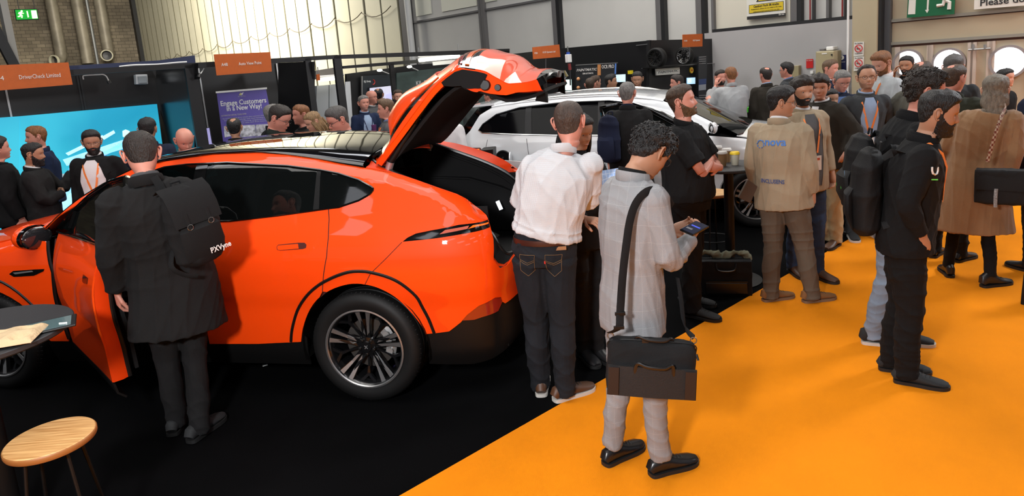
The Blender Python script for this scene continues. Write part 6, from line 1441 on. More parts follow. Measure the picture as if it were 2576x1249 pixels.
def W2(ri, p):   # person-local point -> world
    c, s = math.cos(ri['rz']), math.sin(ri['rz']); l_ = ri['root'].location; p = np.asarray(p, float)
    return np.stack([p[..., 0]*c-p[..., 1]*s+l_.x, p[..., 0]*s+p[..., 1]*c+l_.y, p[..., 2]], -1)
def print_text(ri, body, x, z, size, m, dirv=(0, 1, 0), flipx=True, width=None, name='print', off=.004, bold=True, shear=0, rotv=0):
    """lettering printed on the garment; dirv is the look direction (0,1,0 = onto the back)"""
    cu = bpy.data.curves.new(name, 'FONT'); cu.body = body; cu.size = size; cu.align_x = 'CENTER'; cu.align_y = 'CENTER'; cu.extrude = .0008; cu.resolution_u = 2; cu.shear = shear
    if bold: cu.offset = size*.02
    o = bpy.data.objects.new(name, cu); COL.objects.link(o); dg = bpy.context.evaluated_depsgraph_get(); dg.update(); me = bpy.data.meshes.new_from_object(o.evaluated_get(dg)); bpy.data.objects.remove(o)
    bm = bmesh.new(); bm.from_mesh(me); bmesh.ops.triangulate(bm, faces=bm.faces)
    for _ in range(2):
        es = [e for e in bm.edges if e.calc_length() > size*.18]
        if es: bmesh.ops.subdivide_edges(bm, edges=es, cuts=1)
    bm.to_mesh(me); bm.free()
    V = np.zeros(len(me.vertices)*3); me.vertices.foreach_get('co', V); V = V.reshape(-1, 3); w = V[:, 0].max()-V[:, 0].min(); k = (width/w) if width else 1
    dv = np.array(dirv, float); dv /= np.linalg.norm(dv); sx_ = np.cross(dv, [0, 0, 1]); S = ri['S']; c0 = ri['T']((0, 0, z))
    out = []
    for v in V:
        u_, w_ = v[0]*k, v[1]; u_, w_ = u_*math.cos(rotv)-w_*math.sin(rotv), u_*math.sin(rotv)+w_*math.cos(rotv)
        q = c0+sx_*(x+u_)*S+np.array([0, 0, w_*S]); h = ri['tree'].ray_cast(Vector(q-dv*.6), Vector(dv), 1.3)
        if h[0] is None: h = (Vector(q), Vector(-dv))
        out.append(np.array(h[0])-dv*(off+(.001 if v[2] > 0 else 0)))
    me.vertices.foreach_set('co', np.array(out).ravel()); me.materials.clear(); me.materials.append(m); me.update(); o = bpy.data.objects.new(name, me); COL.objects.link(o); o.parent = ri['root']; return o
# ---- cloth colours
C_blackwool = cloth('black_wool', (0.010, 0.0098, 0.010)); C_char = cloth('charcoal_trouser', (0.009, 0.009, 0.0095)); C_black = cloth('black_cotton', (0.0055, 0.0055, 0.006)); C_navy = cloth('navy_cloth', (0.010, 0.014, 0.032)); C_navysuit = cloth('navy_suit', (0.010, 0.018, 0.05))
C_white = cloth('white_shirt', (0.68, 0.66, 0.66), vary=.04); C_blue = cloth('pale_blue_shirt', (0.28, 0.36, 0.50), vary=.05); C_midblue = cloth('mid_blue_shirt', (0.10, 0.17, 0.36)); C_beige = cloth('beige_twill', (0.335, 0.262, 0.175), vary=.08); C_chino = cloth('chino', (0.42, 0.32, 0.18)); C_brownt = cloth('brown_cord', (0.115, 0.088, 0.064))
C_hood = cloth('grey_marl', (0.34, 0.345, 0.35)); C_greyk = cloth('grey_knit', (0.40, 0.42, 0.43)); C_darksuit = cloth('dark_grey_suit', (0.040, 0.043, 0.046)); C_wax = cloth('waxed_brown', (0.022, 0.018, 0.013)); C_camel = cloth('camel_wool', (0.262, 0.145, 0.070), vary=.08, sheen=.2); C_olive = cloth('olive_cloth', (0.030, 0.032, 0.020)); C_tweed = cloth('tweed', (0.075, 0.072, 0.058), vary=.3)
C_teal = cloth('teal_jumper', (0.05, 0.21, 0.22)); C_green = cloth('dark_green_fleece', (0.015, 0.022, 0.018)); C_midgrey = cloth('mid_grey_blazer', (0.085, 0.085, 0.088), vary=.2); C_jean = cloth('pale_denim', (0.20, 0.26, 0.34), vary=.2); C_djean = cloth('dark_denim', (0.012, 0.014, 0.018), vary=.25); C_bjean = cloth('blue_denim', (0.03, 0.05, 0.10))
C_khaki = cloth('khaki_jacket', (0.13, 0.09, 0.035)); C_gilet = cloth('grey_gilet', (0.075, 0.085, 0.082)); C_pattern = cloth('leaf_print', (0.16, 0.15, 0.14), vary=.9)
MATS['leaf_print'].node_tree.nodes['Noise Texture.001'].inputs['Scale'].default_value = 60
M_brownleather = mat('brown_leather', (0.075, 0.030, 0.012), 0.5, vary=.2); M_tan = mat('tan_suede', (0.20, 0.085, 0.025), 0.8, vary=.2); M_shoeb = mat('shoe_black', (0.012, 0.012, 0.013), 0.35); M_bleather = mat('black_leather', (0.010, 0.009, 0.009), 0.28); M_trainer = mat('dark_trainer', (0.012, 0.013, 0.014), 0.8); M_wsole = mat('white_sole', (0.6, 0.57, 0.52), 0.6); M_tansole = mat('tan_sole', (0.20, 0.12, 0.07), 0.7)
# checks woven into cloth
def grid_cloth(name, c, line, cell, w, mixk=.6):
    m = cloth(name, c, vary=.05); nt, N, L, b = nodes_of(m); src = b.inputs['Base Color'].links[0].from_socket
    tc = N.new('ShaderNodeTexCoord'); sp = N.new('ShaderNodeSeparateXYZ'); L.new(tc.outputs['Object'], sp.inputs[0])
    xa = N.new('ShaderNodeMath'); xa.operation = 'MULTIPLY_ADD'; L.new(sp.outputs[1], xa.inputs[0]); xa.inputs[1].default_value = .75; L.new(sp.outputs[0], xa.inputs[2]); out = []
    for s_, ce in ((xa.outputs[0], cell), (sp.outputs[2], cell*1.25)):
        a = N.new('ShaderNodeMath'); a.operation = 'DIVIDE'; L.new(s_, a.inputs[0]); a.inputs[1].default_value = ce; f_ = N.new('ShaderNodeMath'); f_.operation = 'FRACT'; L.new(a.outputs[0], f_.inputs[0]); t = N.new('ShaderNodeMath'); t.operation = 'LESS_THAN'; L.new(f_.outputs[0], t.inputs[0]); t.inputs[1].default_value = w/ce; out.append(t)
    mx = N.new('ShaderNodeMath'); mx.operation = 'MAXIMUM'; L.new(out[0].outputs[0], mx.inputs[0]); L.new(out[1].outputs[0], mx.inputs[1]); ml = N.new('ShaderNodeMath'); ml.operation = 'MULTIPLY'; L.new(mx.outputs[0], ml.inputs[0]); ml.inputs[1].default_value = mixk
    mm = N.new('ShaderNodeMix'); mm.data_type = 'RGBA'; L.new(ml.outputs[0], mm.inputs[0]); L.new(src, mm.inputs[6]); mm.inputs[7].default_value = lin(line); L.new(mm.outputs[2], b.inputs['Base Color']); return m
C_check = grid_cloth('grey_check_suit', (0.262, 0.262, 0.268), (0.50, 0.49, 0.47), .066, .0017, .30)
C_wcheck = grid_cloth('white_fine_check', (0.58, 0.60, 0.62), (0.50, 0.38, 0.38), .0085, .0020, .30)
J = lambda m, n='jacket': (n, m)
TR = ('trousers', C_char); JN = ('jeans', C_djean)
# ---- the seven nearest
pcoat = person('person in a long black overcoat leaning in at the open orange car door', (347, 337), feet=[(446, 1082), (505, 1098)], face=190, lvl=0, skin='pink', hair='short', hc='dark', thick=.010, coat=J(C_blackwool, 'overcoat'), shirt=J(C_midgrey, 'shirt'), hipshift=.06, hem=.64, flare=.045, bulk=.030, trousers=TR, shoes=('shoe', M_trainer), toe=(-30, -55), arms=(((.252, .01, 1.17), (.27, .10, .92), (0, .35, -1), (1, 0, 0)), 'fold'), head=(22, -10, 0), legw=1.0, seed=3, sleeve_r=.010, sleeve=None, fat=.02)
pwhite = person('person in a white shirt and dark jeans, seen from behind by the open boot', (1427, 254), feet=[(1363, 985), (1425, 1003)], face=168, lvl=0, skin='pink', hair='buzz', hc='buzz', thick=.004, shirt=('shirt', C_wcheck), hem=1.02, bulk=.016, trousers=('jeans', C_djean), shoes=('shoe', M_brownleather), sole=M_wsole, toe=(10, -48), arms=('fold', 'fold'), head=(6, -6, -3), fat=.022, belt=mat('belt_brown', (0.05, 0.013, 0.008), 0.4), legw=1.12, seed=5, jaw=1.08, fold=.007, collar2=C_wcheck)
pgrey = person('person in a pale grey check suit bent over a phone', (1665, 334), feet=[(1551, 1160), (1672, 1190)], dr=.10, face=122, lvl=0, skin='tan', hair='curly', hc='black', thick=.026, coat=J(C_check, 'suit_jacket'), shirt=('black_polo', C_black), hem=.80, flare=.012, bulk=.026, trousers=('suit_trousers', C_check), shoes=('shoe', M_bleather), toe=(12, -2), arms=('phone', 'phone'), head=(42, 8, 0), glasses='black', hem_t=.13, seed=8, fold=.006, armsover={'l': dict(curl=(.5, .7, .5)), 'r': dict(curl=(.6, .8, .5), thumb=.7)}, curls=(420, .006, -.03), legw=.92)
phood = person('bearded person in a black hooded top with a white U on the sleeve', (2375, 232), feet=[(2250, 935), (2290, 968)], face=93, lvl=0, skin='tan', hair='short', hc='black', thick=.016, coat=J(C_black, 'hooded_top'), shirt=('shirt', C_black), hem=.83, bulk=.024, trousers=('trousers', C_black), shoes=('shoe', M_trainer), toe=(4, -2), arms=(((.24, -.05, 1.18), (.170, .065, .97), (-.3, .15, -1), (1, .3, 0)), ((.24, -.05, 1.18), (.170, .065, .97), (-.3, .15, -1), (1, .3, 0))), head=(12, 0, 0), beard='full', bc='black', lanyard='orange', badge=False, fat=.01, legw=1.1, seed=12)
pcurl = person('person with dark curly hair and pale jeans, behind the bearded black hooded top', (2338, 181), feet=[(2205, 868), (2262, 862)], face=108, lvl=0, skin='pink', hair='curly', hc='dark', thick=.026, coat=J(C_black, 'jacket'), shirt=('shirt', C_black), hem=.88, bulk=.030, trousers=('jeans', C_jean), shoes=('shoe', M_trainer), sole=M_wsole, toe=(-20, -10), arms=('fold', 'fold'), head=(8, -6, 0), lanyard='orange', badge=False, seed=14, curls=(300, .006, -.03), legw=.92, shoe_h=.03)
pnova = person('person in a beige work jacket with blue lettering across the back', (1968, 220), feet=[(1943, 757), (2045, 760)], face=160, lvl=0, skin='olive', hair='short', hc='black', thick=.018, coat=J(C_beige, 'work_jacket'), shirt=('shirt', C_white), hipshift=-.07, hem=.80, bulk=.036, flare=.012, trousers=('trousers', C_brownt), shoes=('boot', M_tan), sole=M_tansole, toe=(-35, -38), arms=('down', ((.222, -.03, 1.17), (.225, .03, .93), (0, .15, -1), (1, 0, 0))), head=(5, -62, 0), glasses='wire', lanyard='orange', badge=False, fat=.02, legw=1.15, seed=17, shoe_h=.03)
pcamel = person('person in a knee-length camel coat with a grey bob and a patterned bag strap', (2506, 192), feet=[(2385, 694), (2492, 722)], face=175, lvl=0, skin='fair', hair='bob', hc='ash', thick=.020, coat=J(C_camel, 'camel_coat'), shirt=('scarf', C_black), hem=.48, flare=.075, bulk=.045, trousers=('tights', C_black), shoes=('ankle_boot', M_shoeb), toe=(20, -40), arms=('front', 'down'), head=(0, 0, 0), female=True, fat=.02, seed=19, legw=.75, hem_t=.12, shoe_h=.05, collar=False)
# ---- middle distance
ppolo = person('person in a black polo shirt with folded arms looking up to the right', (1706, 218), feet=[(1738, 768), (1750, 800)], face=72, lvl=0, skin='pink', hair='fade', hc='brown', thick=.014, shirt=('polo_shirt', C_black), sleeve='short', hem=.93, bulk=.026, trousers=('trousers', C_black), shoes=('shoe', M_trainer), toe=(5, -5), arms=(((.18, .16, 1.17), (.03, .225, 1.17), (-1, -.5, .2), (0, 1, 0)), ((.20, .17, 1.17), (.02, .185, 1.22), (-1, -.1, -.1), (0, 1, 0))), head=(-12, 4, 0), beard='short', bc='light', fat=.05, seed=21, legw=1.1)
pbald = person('person with a shaved head in a long black coat beside the white car', (1577, 206), R=7.1, face=172, lvl=1, skin='pink', hair='thin', hc='grey', thick=.003, coat=J(C_blackwool, 'coat'), shirt=('shirt', C_navy), hem=.62, flare=.03, bulk=.036, trousers=TR, arms=('down', 'down'), head=(0, -8, 0), seed=23, fat=.01)
pbeard = person('person with long dark wavy hair standing in front of the one in the white shirt', (1461, 290), feet=[(1472, 903), (1506, 905)], face=35, lvl=1, skin='olive', hair='long', hc='black', thick=.016, coat=J(C_black, 'jacket'), shirt=('shirt', C_black), hem=.85, bulk=.020, trousers=('trousers', C_black), shoes=('shoe', M_shoeb), arms=('front', 'front'), head=(15, 10, 0), female=True, seed=25)
pgil = person('person with a short dark beard in an open beige coat over a grey jumper', (2018, 196), feet=[(1998, 690), (2060, 702)], face=38, lvl=1, skin='olive', hair='mop', hc='dark', thick=.020, coat=J(C_beige, 'gilet_coat'), shirt=('grey_jumper', C_midgrey), open_=(.10, .86), hem=.80, bulk=.030, trousers=('jeans', C_bjean), shoes=('boot', M_brownleather), arms=('down', 'down'), head=(2, -8, 0), beard='short', bc='black', lanyard='orange', seed=27, collar2=C_white)
pwax = person('person in a dark waxed jacket and beige chinos, hands in pockets', (2062, 190), feet=[(2068, 617), (2100, 622)], face=-35, lvl=1, skin='fair', hair='mop', hc='dark', thick=.020, coat=J(C_wax, 'waxed_jacket'), shirt=('shirt', C_white), open_=(.05, 1.30), hem=.84, bulk=.038, trousers=('chinos', C_chino), shoes=('shoe', M_brownleather), arms=('pocket', 'pocket'), head=(5, 30, 0), seed=29, fat=.01, legw=1.1)
psuit = person('person in a dark grey suit, pale blue shirt and glasses at the far carpet edge', (2180, 166), feet=[(2143, 600), (2192, 592)], face=22, lvl=1, skin='olive', hair='receding', hc='dark', thick=.012, coat=J(C_darksuit, 'suit_jacket'), shirt=('shirt', C_blue), open_=(.095, 1.0), hem=.82, bulk=.026, trousers=('suit_trousers', C_darksuit), shoes=('trainer', M_trainer), sole=M_wsole, arms=('back', 'pocket'), head=(-6, -12, 0), glasses='black', beard='stubble', bc='dark', lanyard='orange', seed=31)
# ---- groups behind, right
person('person in a pale grey jumper with ginger hair and beard looking down to the left', (2211, 134), R=8.6, face=-48, lvl=1, skin='fair', hair='quiff', hc='ginger', thick=.018, shirt=('jumper', C_greyk), hem=.90, bulk=.026, trousers=TR, arms=('down', 'front'), head=(22, 6, 0), beard='short', bc='ginger', lanyard='orange', seed=33, collar2=C_white, fat=.01)
person('person with cropped fair hair and white shirt looking right, below the beige cabinet', (2090, 151), R=9.95, face=62, lvl=1, skin='pink', hair='short', hc='light', thick=.010, coat=J(C_navy, 'jacket'), shirt=('shirt', C_white), open_=(.13, 1.0), hem=.85, trousers=TR, arms=('down', 'down'), head=(2, 0, 0), lanyard='orange', seed=35)
person('grey-haired person with glasses and open blue collar, left of the dark grey suit', (2122, 179), R=8.1, face=18, lvl=1, skin='pink', hair='short', hc='grey', thick=.009, coat=J(C_navy, 'jacket'), shirt=('shirt', C_midblue), open_=(.11, 1.0), hem=.85, trousers=TR, arms=('down', 'down'), head=(20, 8, 0), glasses='wire', lanyard='orange', seed=37)
person('short person whose dark face shows between the waxed jacket and the blue shirt', (2089, 226), R=7.7, face=30, lvl=2, skin='olive', hair='short', hc='black', thick=.014, coat=J(C_navy), hem=.85, trousers=TR, seed=39)
person('bearded person in black phoning in front of the left round window', (2281, 142), R=10.2, face=-22, lvl=1, skin='tan', hair='short', hc='black', thick=.012, coat=J(C_black), shirt=('shirt', C_black), hem=.85, trousers=TR, arms=('down', 'ear'), head=(2, 4, 0), beard='short', bc='black', lanyard='orange', seed=41)
ptw = person('person in a brown-green tweed jacket with a balding crown, behind the curly hair', (2321, 155), R=7.9, face=160, lvl=1, skin='pink', hair='crown', hc='brown', thick=.010, coat=J(C_tweed, 'tweed_jacket'), shirt=('shirt', C_white), hem=.84, bulk=.032, trousers=TR, arms=(((.33, -.06, 1.22), (.16, .16, 1.10), (-1, .2, 0), (0, 1, 0)), 'down'), head=(0, 0, 0), seed=43, fat=.02)
pol = person('person in an olive jacket with a bald spot behind the black hooded top', (2402, 163), R=7.0, face=158, lvl=1, skin='pink', hair='crown', hc='brown', thick=.011, coat=J(C_olive, 'olive_jacket'), shirt=('shirt', C_black), hem=.80, bulk=.040, trousers=TR, arms=('down', 'down'), head=(0, -15, 0), seed=45, fat=.02)
person('person with swept-back dark grey hair and a dark suit before the middle round window', (2399, 141), R=8.3, face=175, lvl=1, skin='fair', hair='short', hc='salt', thick=.020, coat=J(C_darksuit, 'suit_jacket'), shirt=('shirt', C_white), hem=.82, trousers=TR, arms=('down', 'down'), seed=47)
person('person with dark hair tied back, near the right round window', (2530, 174), R=9.6, face=60, lvl=2, skin='fair', hair='short', hc='black', thick=.012, coat=J(C_black), hem=.8, trousers=TR, female=True, seed=49)
pnavy = person('person in a navy coat cut off by the right edge of the picture', (2650, 150), R=6.9, face=-140, lvl=1, skin='fair', hair='short', hc='brown', thick=.012, coat=J(C_navy, 'coat'), shirt=('shirt', C_white), hem=.80, bulk=.045, trousers=TR, arms=('down', 'down'), seed=51, fat=.02)
# ---- along the grey wall
person('bearded person with a phone at the ear by the grey wall', (1812, 177), R=10.9, face=28, lvl=2, skin='pink', hair='fade', hc='dark', thick=.012, shirt=('hooded_top', C_hood), hem=.88, bulk=.03, trousers=('jeans', C_bjean), arms=('down', 'ear'), beard='short', seed=53)
person('person in a grey hooded top seen from behind, right of the phoning one', (1838, 168), R=10.3, face=-160, lvl=1, skin='pink', hair='buzz', hc='ginger', thick=.005, shirt=('hooded_top', C_hood), hem=.88, bulk=.038, trousers=('jeans', C_bjean), arms=('up', 'fold'), seed=55, fat=.02)
person('person in a dark suit with thinning hair, turned away at the grey wall', (1926, 170), R=10.6, face=-155, lvl=1, skin='pink', hair='crown', hc='dark', thick=.010, coat=J(C_wax, 'suit_jacket'), shirt=('shirt', C_blue), hem=.82, bulk=.034, trousers=TR, seed=57, fat=.02, head=(0, 8, 0))
person('person in glasses and orange lanyard looking left by the grey wall', (1979, 158), R=11.2, face=-110, lvl=1, skin='pink', hair='short', hc='black', thick=.014, coat=J(C_darksuit), shirt=('shirt', C_midblue), hem=.82, trousers=TR, glasses='black', lanyard='orange', badge=False, seed=59)
# ---- beyond the white car
person('grey-haired person in black in front of the pale green screen', (1411, 193), R=12.0, face=168, lvl=2, skin='pink', hair='short', hc='grey', thick=.008, coat=J(C_black), hem=.82, bulk=.035, trousers=TR, seed=61)
person('bald person in navy seen from behind, before the black banner', (1484, 196), R=11.0, face=170, lvl=2, skin='pink', hair='thin', hc='brown', thick=.003, coat=J(C_navy), hem=.82, bulk=.035, trousers=TR, seed=63)
person('brown-haired person in grey looking right, before the black banner', (1497, 191), R=11.7, face=120, lvl=2, skin='fair', hair='short', hc='brown', thick=.010, shirt=('grey_top', C_midgrey), hem=.85, trousers=TR, seed=65)
person('person in a khaki jacket in profile, left of the light blue monitor', (1536, 188), R=11.3, face=78, lvl=2, skin='tan', hair='short', hc='black', thick=.014, coat=J(C_khaki), hem=.82, trousers=TR, seed=67)
person('smiling person in black over the roof of the white car', (1602, 181), R=10.8, face=-8, lvl=1, skin='olive', hair='fade', hc='black', thick=.010, coat=J(C_black), hem=.82, trousers=TR, seed=69, head=(12, 0, 0), beard='stubble')
person('young person looking left under the white machine sign', (1702, 190), R=10.4, face=-75, lvl=1, skin='pink', hair='quiff', hc='dark', thick=.014, coat=J(C_black), hem=.82, trousers=TR, seed=71)
person('person in navy half hidden by the open tailgate', (1230, 225), R=10.9, face=-120, lvl=2, skin='pink', hair='short', hc='brown', thick=.010, coat=J(C_navy), hem=.82, bulk=.035, trousers=TR, seed=73)
person('person in a quilted grey gilet under the raised tailgate', (1186, 222), R=10.2, face=100, lvl=2, skin='pink', hair='short', hc='brown', thick=.010, coat=J(C_gilet, 'gilet'), hem=.85, bulk=.035, trousers=TR, arms=('down', 'front'), seed=75)
person('person in a white top glimpsed between the tailgate struts', (1122, 262), R=8.6, face=150, lvl=2, skin='tan', hair='short', hc='brown', thick=.010, shirt=('white_top', C_white), hem=.80, bulk=.04, trousers=TR, seed=77)
# ---- frame booth
person('person in a navy suit with navy lanyard talking with a cup in hand', (913, 241), R=10.8, face=22, lvl=1, skin='pink', hair='short', hc='grey', thick=.010, coat=J(C_navysuit, 'suit_jacket'), shirt=('shirt', C_blue), open_=(.10, .98), hem=.82, trousers=('trousers', C_navysuit), arms=('front', 'front'), lanyard='navy', beard='stubble', bc='grey', seed=79)
person('bald person with glasses behind the navy suit', (933, 228), R=11.8, face=55, lvl=2, skin='pink', hair='none', coat=J(C_midgrey), shirt=('shirt', C_white), hem=.82, trousers=TR, glasses='black', seed=81)
person('dark-haired person in grey with a rucksack strap facing the blue screen', (951, 223), R=12.6, face=170, lvl=2, skin='tan', hair='crown', hc='black', thick=.008, shirt=('grey_top', C_midgrey), hem=.85, trousers=TR, seed=83)
person('young person in a grey blazer looking left, just beyond the black car roof', (968, 251), R=8.4, face=-88, lvl=1, skin='pink', hair='quiff', hc='light', thick=.016, coat=J(C_midgrey, 'blazer'), shirt=('shirt', C_midblue), hem=.82, bulk=.034, trousers=TR, lanyard='orange', badge=False, seed=85)
person('bearded person with glasses in navy beside the raised tailgate', (1000, 227), R=11.8, face=5, lvl=2, skin='fair', hair='short', hc='brown', thick=.012, coat=J(C_navysuit), shirt=('shirt', C_white), open_=(.09, 1.0), hem=.82, trousers=TR, glasses='black', beard='full', bc='brown', lanyard='orange', badge=False, seed=87)
# ---- behind the orange roof
person('person in a dark green fleece and glasses looking down beyond the roof', (712, 268), R=7.3, face=62, lvl=1, skin='pink', hair='short', hc='dark', thick=.012, coat=J(C_green, 'fleece'), shirt=('shirt', C_green), hem=.85, bulk=.036, trousers=TR, head=(26, 0, 0), glasses='black', lanyard='orange', badge=False, seed=89, hs=1.1, fat=.02)
person('auburn-haired person behind the one with long fair hair', (754, 265), R=8.4, face=-70, lvl=2, skin='pink', hair='short', hc='ginger', thick=.012, coat=J(C_black), hem=.85, trousers=TR, seed=91)
person('person with long fair hair looking down to the left', (776, 285), R=7.9, face=-70, lvl=1, skin='fair', hair='long', hc='blonde', thick=.010, coat=J(C_black), hem=.85, trousers=TR, female=True, head=(22, 0, 0), seed=93)
person('person with slicked grey hair and leaf-print shirt behind the orange car', (836, 273), R=7.0, face=-72, lvl=1, skin='pink', hair='short', hc='salt', thick=.014, shirt=('printed_shirt', C_pattern), hem=.88, bulk=.034, trousers=TR, head=(20, 4, 0), glasses='black', lanyard='orange', badge=False, seed=95, hs=1.12, fat=.04)
person('person with grey hair mostly hidden beside the purple banner', (683, 264), R=8.4, face=120, lvl=2, skin='pink', hair='short', hc='grey', thick=.010, coat=J(C_black), hem=.85, trousers=TR, seed=97)
person('person with black hair and a bald patch in front of the purple banner', (586, 298), R=8.4, face=172, lvl=1, skin='tan', hair='crown', hc='black', thick=.010, coat=J(C_black), hem=.85, bulk=.05, trousers=TR, seed=99, fat=.03)
# ---- left booth
person('bald person in a teal jumper looking down beyond the orange car', (464, 327), R=7.5, face=15, lvl=1, skin='pink', hair='none', shirt=('teal_jumper', C_teal), hem=.88, bulk=.034, trousers=TR, head=(28, 0, 0), seed=101, hs=1.08, fat=.02, beard='stubble', bc='light')
person('dark-haired person in a navy suit turned away before the blue lightbox', (367, 299), R=8.3, face=165, lvl=1, skin='tan', hair='short', hc='black', thick=.016, coat=J(C_navy, 'suit_jacket'), shirt=('shirt', C_white), hem=.82, bulk=.034, trousers=TR, lanyard='orange', badge=False, seed=103)
pbz = person('bearded person in a black blazer and white shirt before the blue lightbox', (226, 330), R=8.05, face=-22, lvl=1, skin='tan', hair='quiff', hc='black', thick=.018, coat=J(C_black, 'blazer'), shirt=('shirt', C_white), open_=(.13, .90), hem=.82, bulk=.034, trousers=TR, arms=('pocket', 'down'), head=(8, 22, 0), glasses='wire', beard='full', bc='black', lanyard='orange', seed=105, fat=.02)
person('ginger-haired person in a navy shirt looking left before the lightbox', (86, 319), R=9.3, face=-82, lvl=1, skin='pink', hair='quiff', hc='ginger', thick=.012, coat=J(C_navysuit, 'shirt'), hem=.90, bulk=.032, trousers=('trousers', C_navy), arms=('front', 'down'), seed=107, fat=.01)
person('bearded person in a black overcoat raising a hand at the left', (80, 361), R=8.15, face=72, lvl=1, skin='tan', hair='fade', hc='black', thick=.010, coat=J(C_blackwool, 'overcoat'), shirt=('shirt', C_white), hem=.62, bulk=.034, flare=.02, trousers=TR, arms=(((.34, .10, 1.20), (.42, .22, 1.42), (.3, .2, 1), (-.3, -1, 0)), 'fold'), head=(4, 0, 0), beard='full', bc='black', seed=109)
person('person in a black padded jacket cut off by the left edge of the picture', (-12, 345), R=8.45, face=100, lvl=1, skin='pink', hair='short', hc='dark', thick=.012, coat=J(C_black, 'padded_jacket'), hem=.86, bulk=.045, trousers=('trousers', C_navy), arms=('down', 'down'), seed=111)
# ================================================================== white car behind
WC0 = np.array([2.74, 7.3]); wd = np.array([math.cos(math.radians(-24)), math.sin(math.radians(-24))])   # towards its nose
WL_ = np.array([wd[1], -wd[0]]); WL_ = WL_ if WL_[1] < 0 else -WL_
rax = WC0-wd*2.90-WL_*.93           # rear axle centre
OW = np.array([rax[0], rax[1], 0.0]); CW = CarSpace(OW, (wd[0], wd[1], 0), (WL_[0], WL_[1], 0))
ZWA = [-1.0, -.9, -.7, -.3, 0, .6, 1.2, 1.8, 2.1, 2.5, 2.8, 3.2, 3.6, 4.0]; ZWZ = [1.28, 1.38, 1.48, 1.53, 1.555, 1.585, 1.58, 1.50, 1.39, 1.18, 1.10, 1.05, .98, .85]
def g_w(a, z):
    a, z = np.broadcast_arrays(np.asarray(a, float), np.asarray(z, float))
    low = interp([0.1, .2, .35, .55, .68, .80, .90, .98, 1.05, 1.12], [-.11, -.07, -.03, -.03, -.012, -.002, -.004, -.022, -.045, -.075], z)
    g = np.where(z > 1.12, -.075-(z-1.12)*.38, low); zr = np.interp(a, ZWA, ZWZ); k = np.clip((z-(zr-.10))/.10, 0, 1.6); return g-.06*k*k
SW = Skin([(-1.06, 0), (-1.05, .4), (-1.01, .62), (-.94, .78), (-.80, .87), (-.5, .915), (0, .93), (1.4, .925), (2.9, .93), (3.2, .915), (3.5, .83), (3.68, .68), (3.76, .4), (3.79, 0)], g_w)
tw = lambda pts: SW.trace(CW, pts); uw = SW.u_of_a
M_wp = mat('white_paint_car', (0.74, 0.76, 0.78), 0.22, coat=1.0); M_chrome = mat('chrome', (0.6, 0.6, 0.58), 0.12, metal=1.0)
wc = thing('car', 'white estate SUV with open charging flap and open front door, behind the orange car', 'car', OW, math.atan2(wd[1], wd[0]))
if np.cross([wd[0], wd[1], 0], [WL_[0], WL_[1], 0])[2] < 0: wc.scale = (1, -1, 1)
def wm(o):
    c = o.copy(); COL.objects.link(c); c.parent = wc; c.scale = (1, -1, 1); return c
def arcw(c, r, a0, a1, n=14): return [(uw(c+r*math.cos(t)), .35+r*math.sin(t)) for t in np.linspace(math.radians(a0), math.radians(a1), n)]
wwin = tw([(1283, 316), (1352, 328), (1420, 332), (1496, 335), (1600, 339), (1700, 343)]); 
wtop = tw([(1660, 262), (1600, 254), (1553, 252), (1470, 255), (1400, 262), (1340, 276), (1305, 294)])
bel = [(uw(-.55), 1.19)]+[(uw(a_), z_) for a_, z_ in ((-.1, 1.16), (.5, 1.13), (1.2, 1.11), (1.8, 1.10), (2.3, 1.08))]
top_ = [(uw(a_), z_) for a_, z_ in ((2.28, 1.12), (1.85, 1.36), (1.5, 1.48), (1.2, 1.525), (.6, 1.53), (.0, 1.495), (-.35, 1.42), (-.55, 1.30), (-.61, 1.22))]
roof = [(uw(a_), z_) for a_, z_ in zip(ZWA[3:10], ZWZ[3:10])]
lowr = [(uw(-.80), .50), (uw(-.44), .44)]+arcw(0, .40, 168, 12)+[(uw(.44), .40), (uw(2.46), .38)]+arcw(2.9, .40, 172, 12)+[(uw(3.34), .45), (SW.U[-1], .42), (SW.U[-1], .74), (uw(3.6), .86), (uw(3.2), .97), (uw(2.75), 1.04), (uw(2.35), 1.08)]
o = panel(SW, 'body_side', [(0.0, .50), (uw(-.80), .50)][:0]+[(0, .5)]+lowr+roof[::-1]+[(uw(-.45), 1.51), (uw(-.62), 1.42), (uw(-.76), 1.22), (uw(-.90), 1.10), (uw(-.98), 1.04), (0, 1.04)], M_wp, wc, step=.06, holes=[bel+top_]); wm(o)
M_privacy = mat('privacy_glass', (0.003, 0.003, 0.004), 0.06, spec=0.12, alpha=0.96); o = panel(SW, 'side_glass', bel+top_, M_privacy, wc, off=-.012, step=.08); wm(o)
for a_ in (.14, 1.12):
    o = panel(SW, 'window_pillar', [(uw(a_-.05), 1.06), (uw(a_+.05), 1.06), (uw(a_+.01-.0), 1.52), (uw(a_-.07), 1.52)], M_blk, wc, off=-.006, step=.1); wm(o)
o = MB().tube(SW.line((bel+top_+[bel[0]])), .010, n=6).build('window_chrome', M_chrome, wc, smooth=True); wm(o)
for pts in ([(uw(.12), 1.10), (uw(.16), .9), (uw(.36), .62)], [(uw(1.17), 1.06), (uw(1.17), .42)], [(uw(2.35), 1.06), (uw(2.33), .42)], [(uw(-.45), 1.1), (uw(-.5), .78), (uw(-.44), .5)]):
    o = MB().tube(SW.line(pts, -.001), .004, n=5).build('shut_line', M_steel, wc); wm(o)
o = panel(SW, 'cladding', [(0, .26), (uw(-.5), .22), (uw(-.40), .24), (uw(-.42), .45), (uw(-.5), .52), (0, .52)], M_clad, wc, off=-.012, step=.1); wm(o)
o = panel(SW, 'cladding', [(uw(.42), .22), (uw(2.46), .2), (uw(2.46), .40), (uw(.42), .42)], M_clad, wc, off=-.012, step=.1); wm(o)
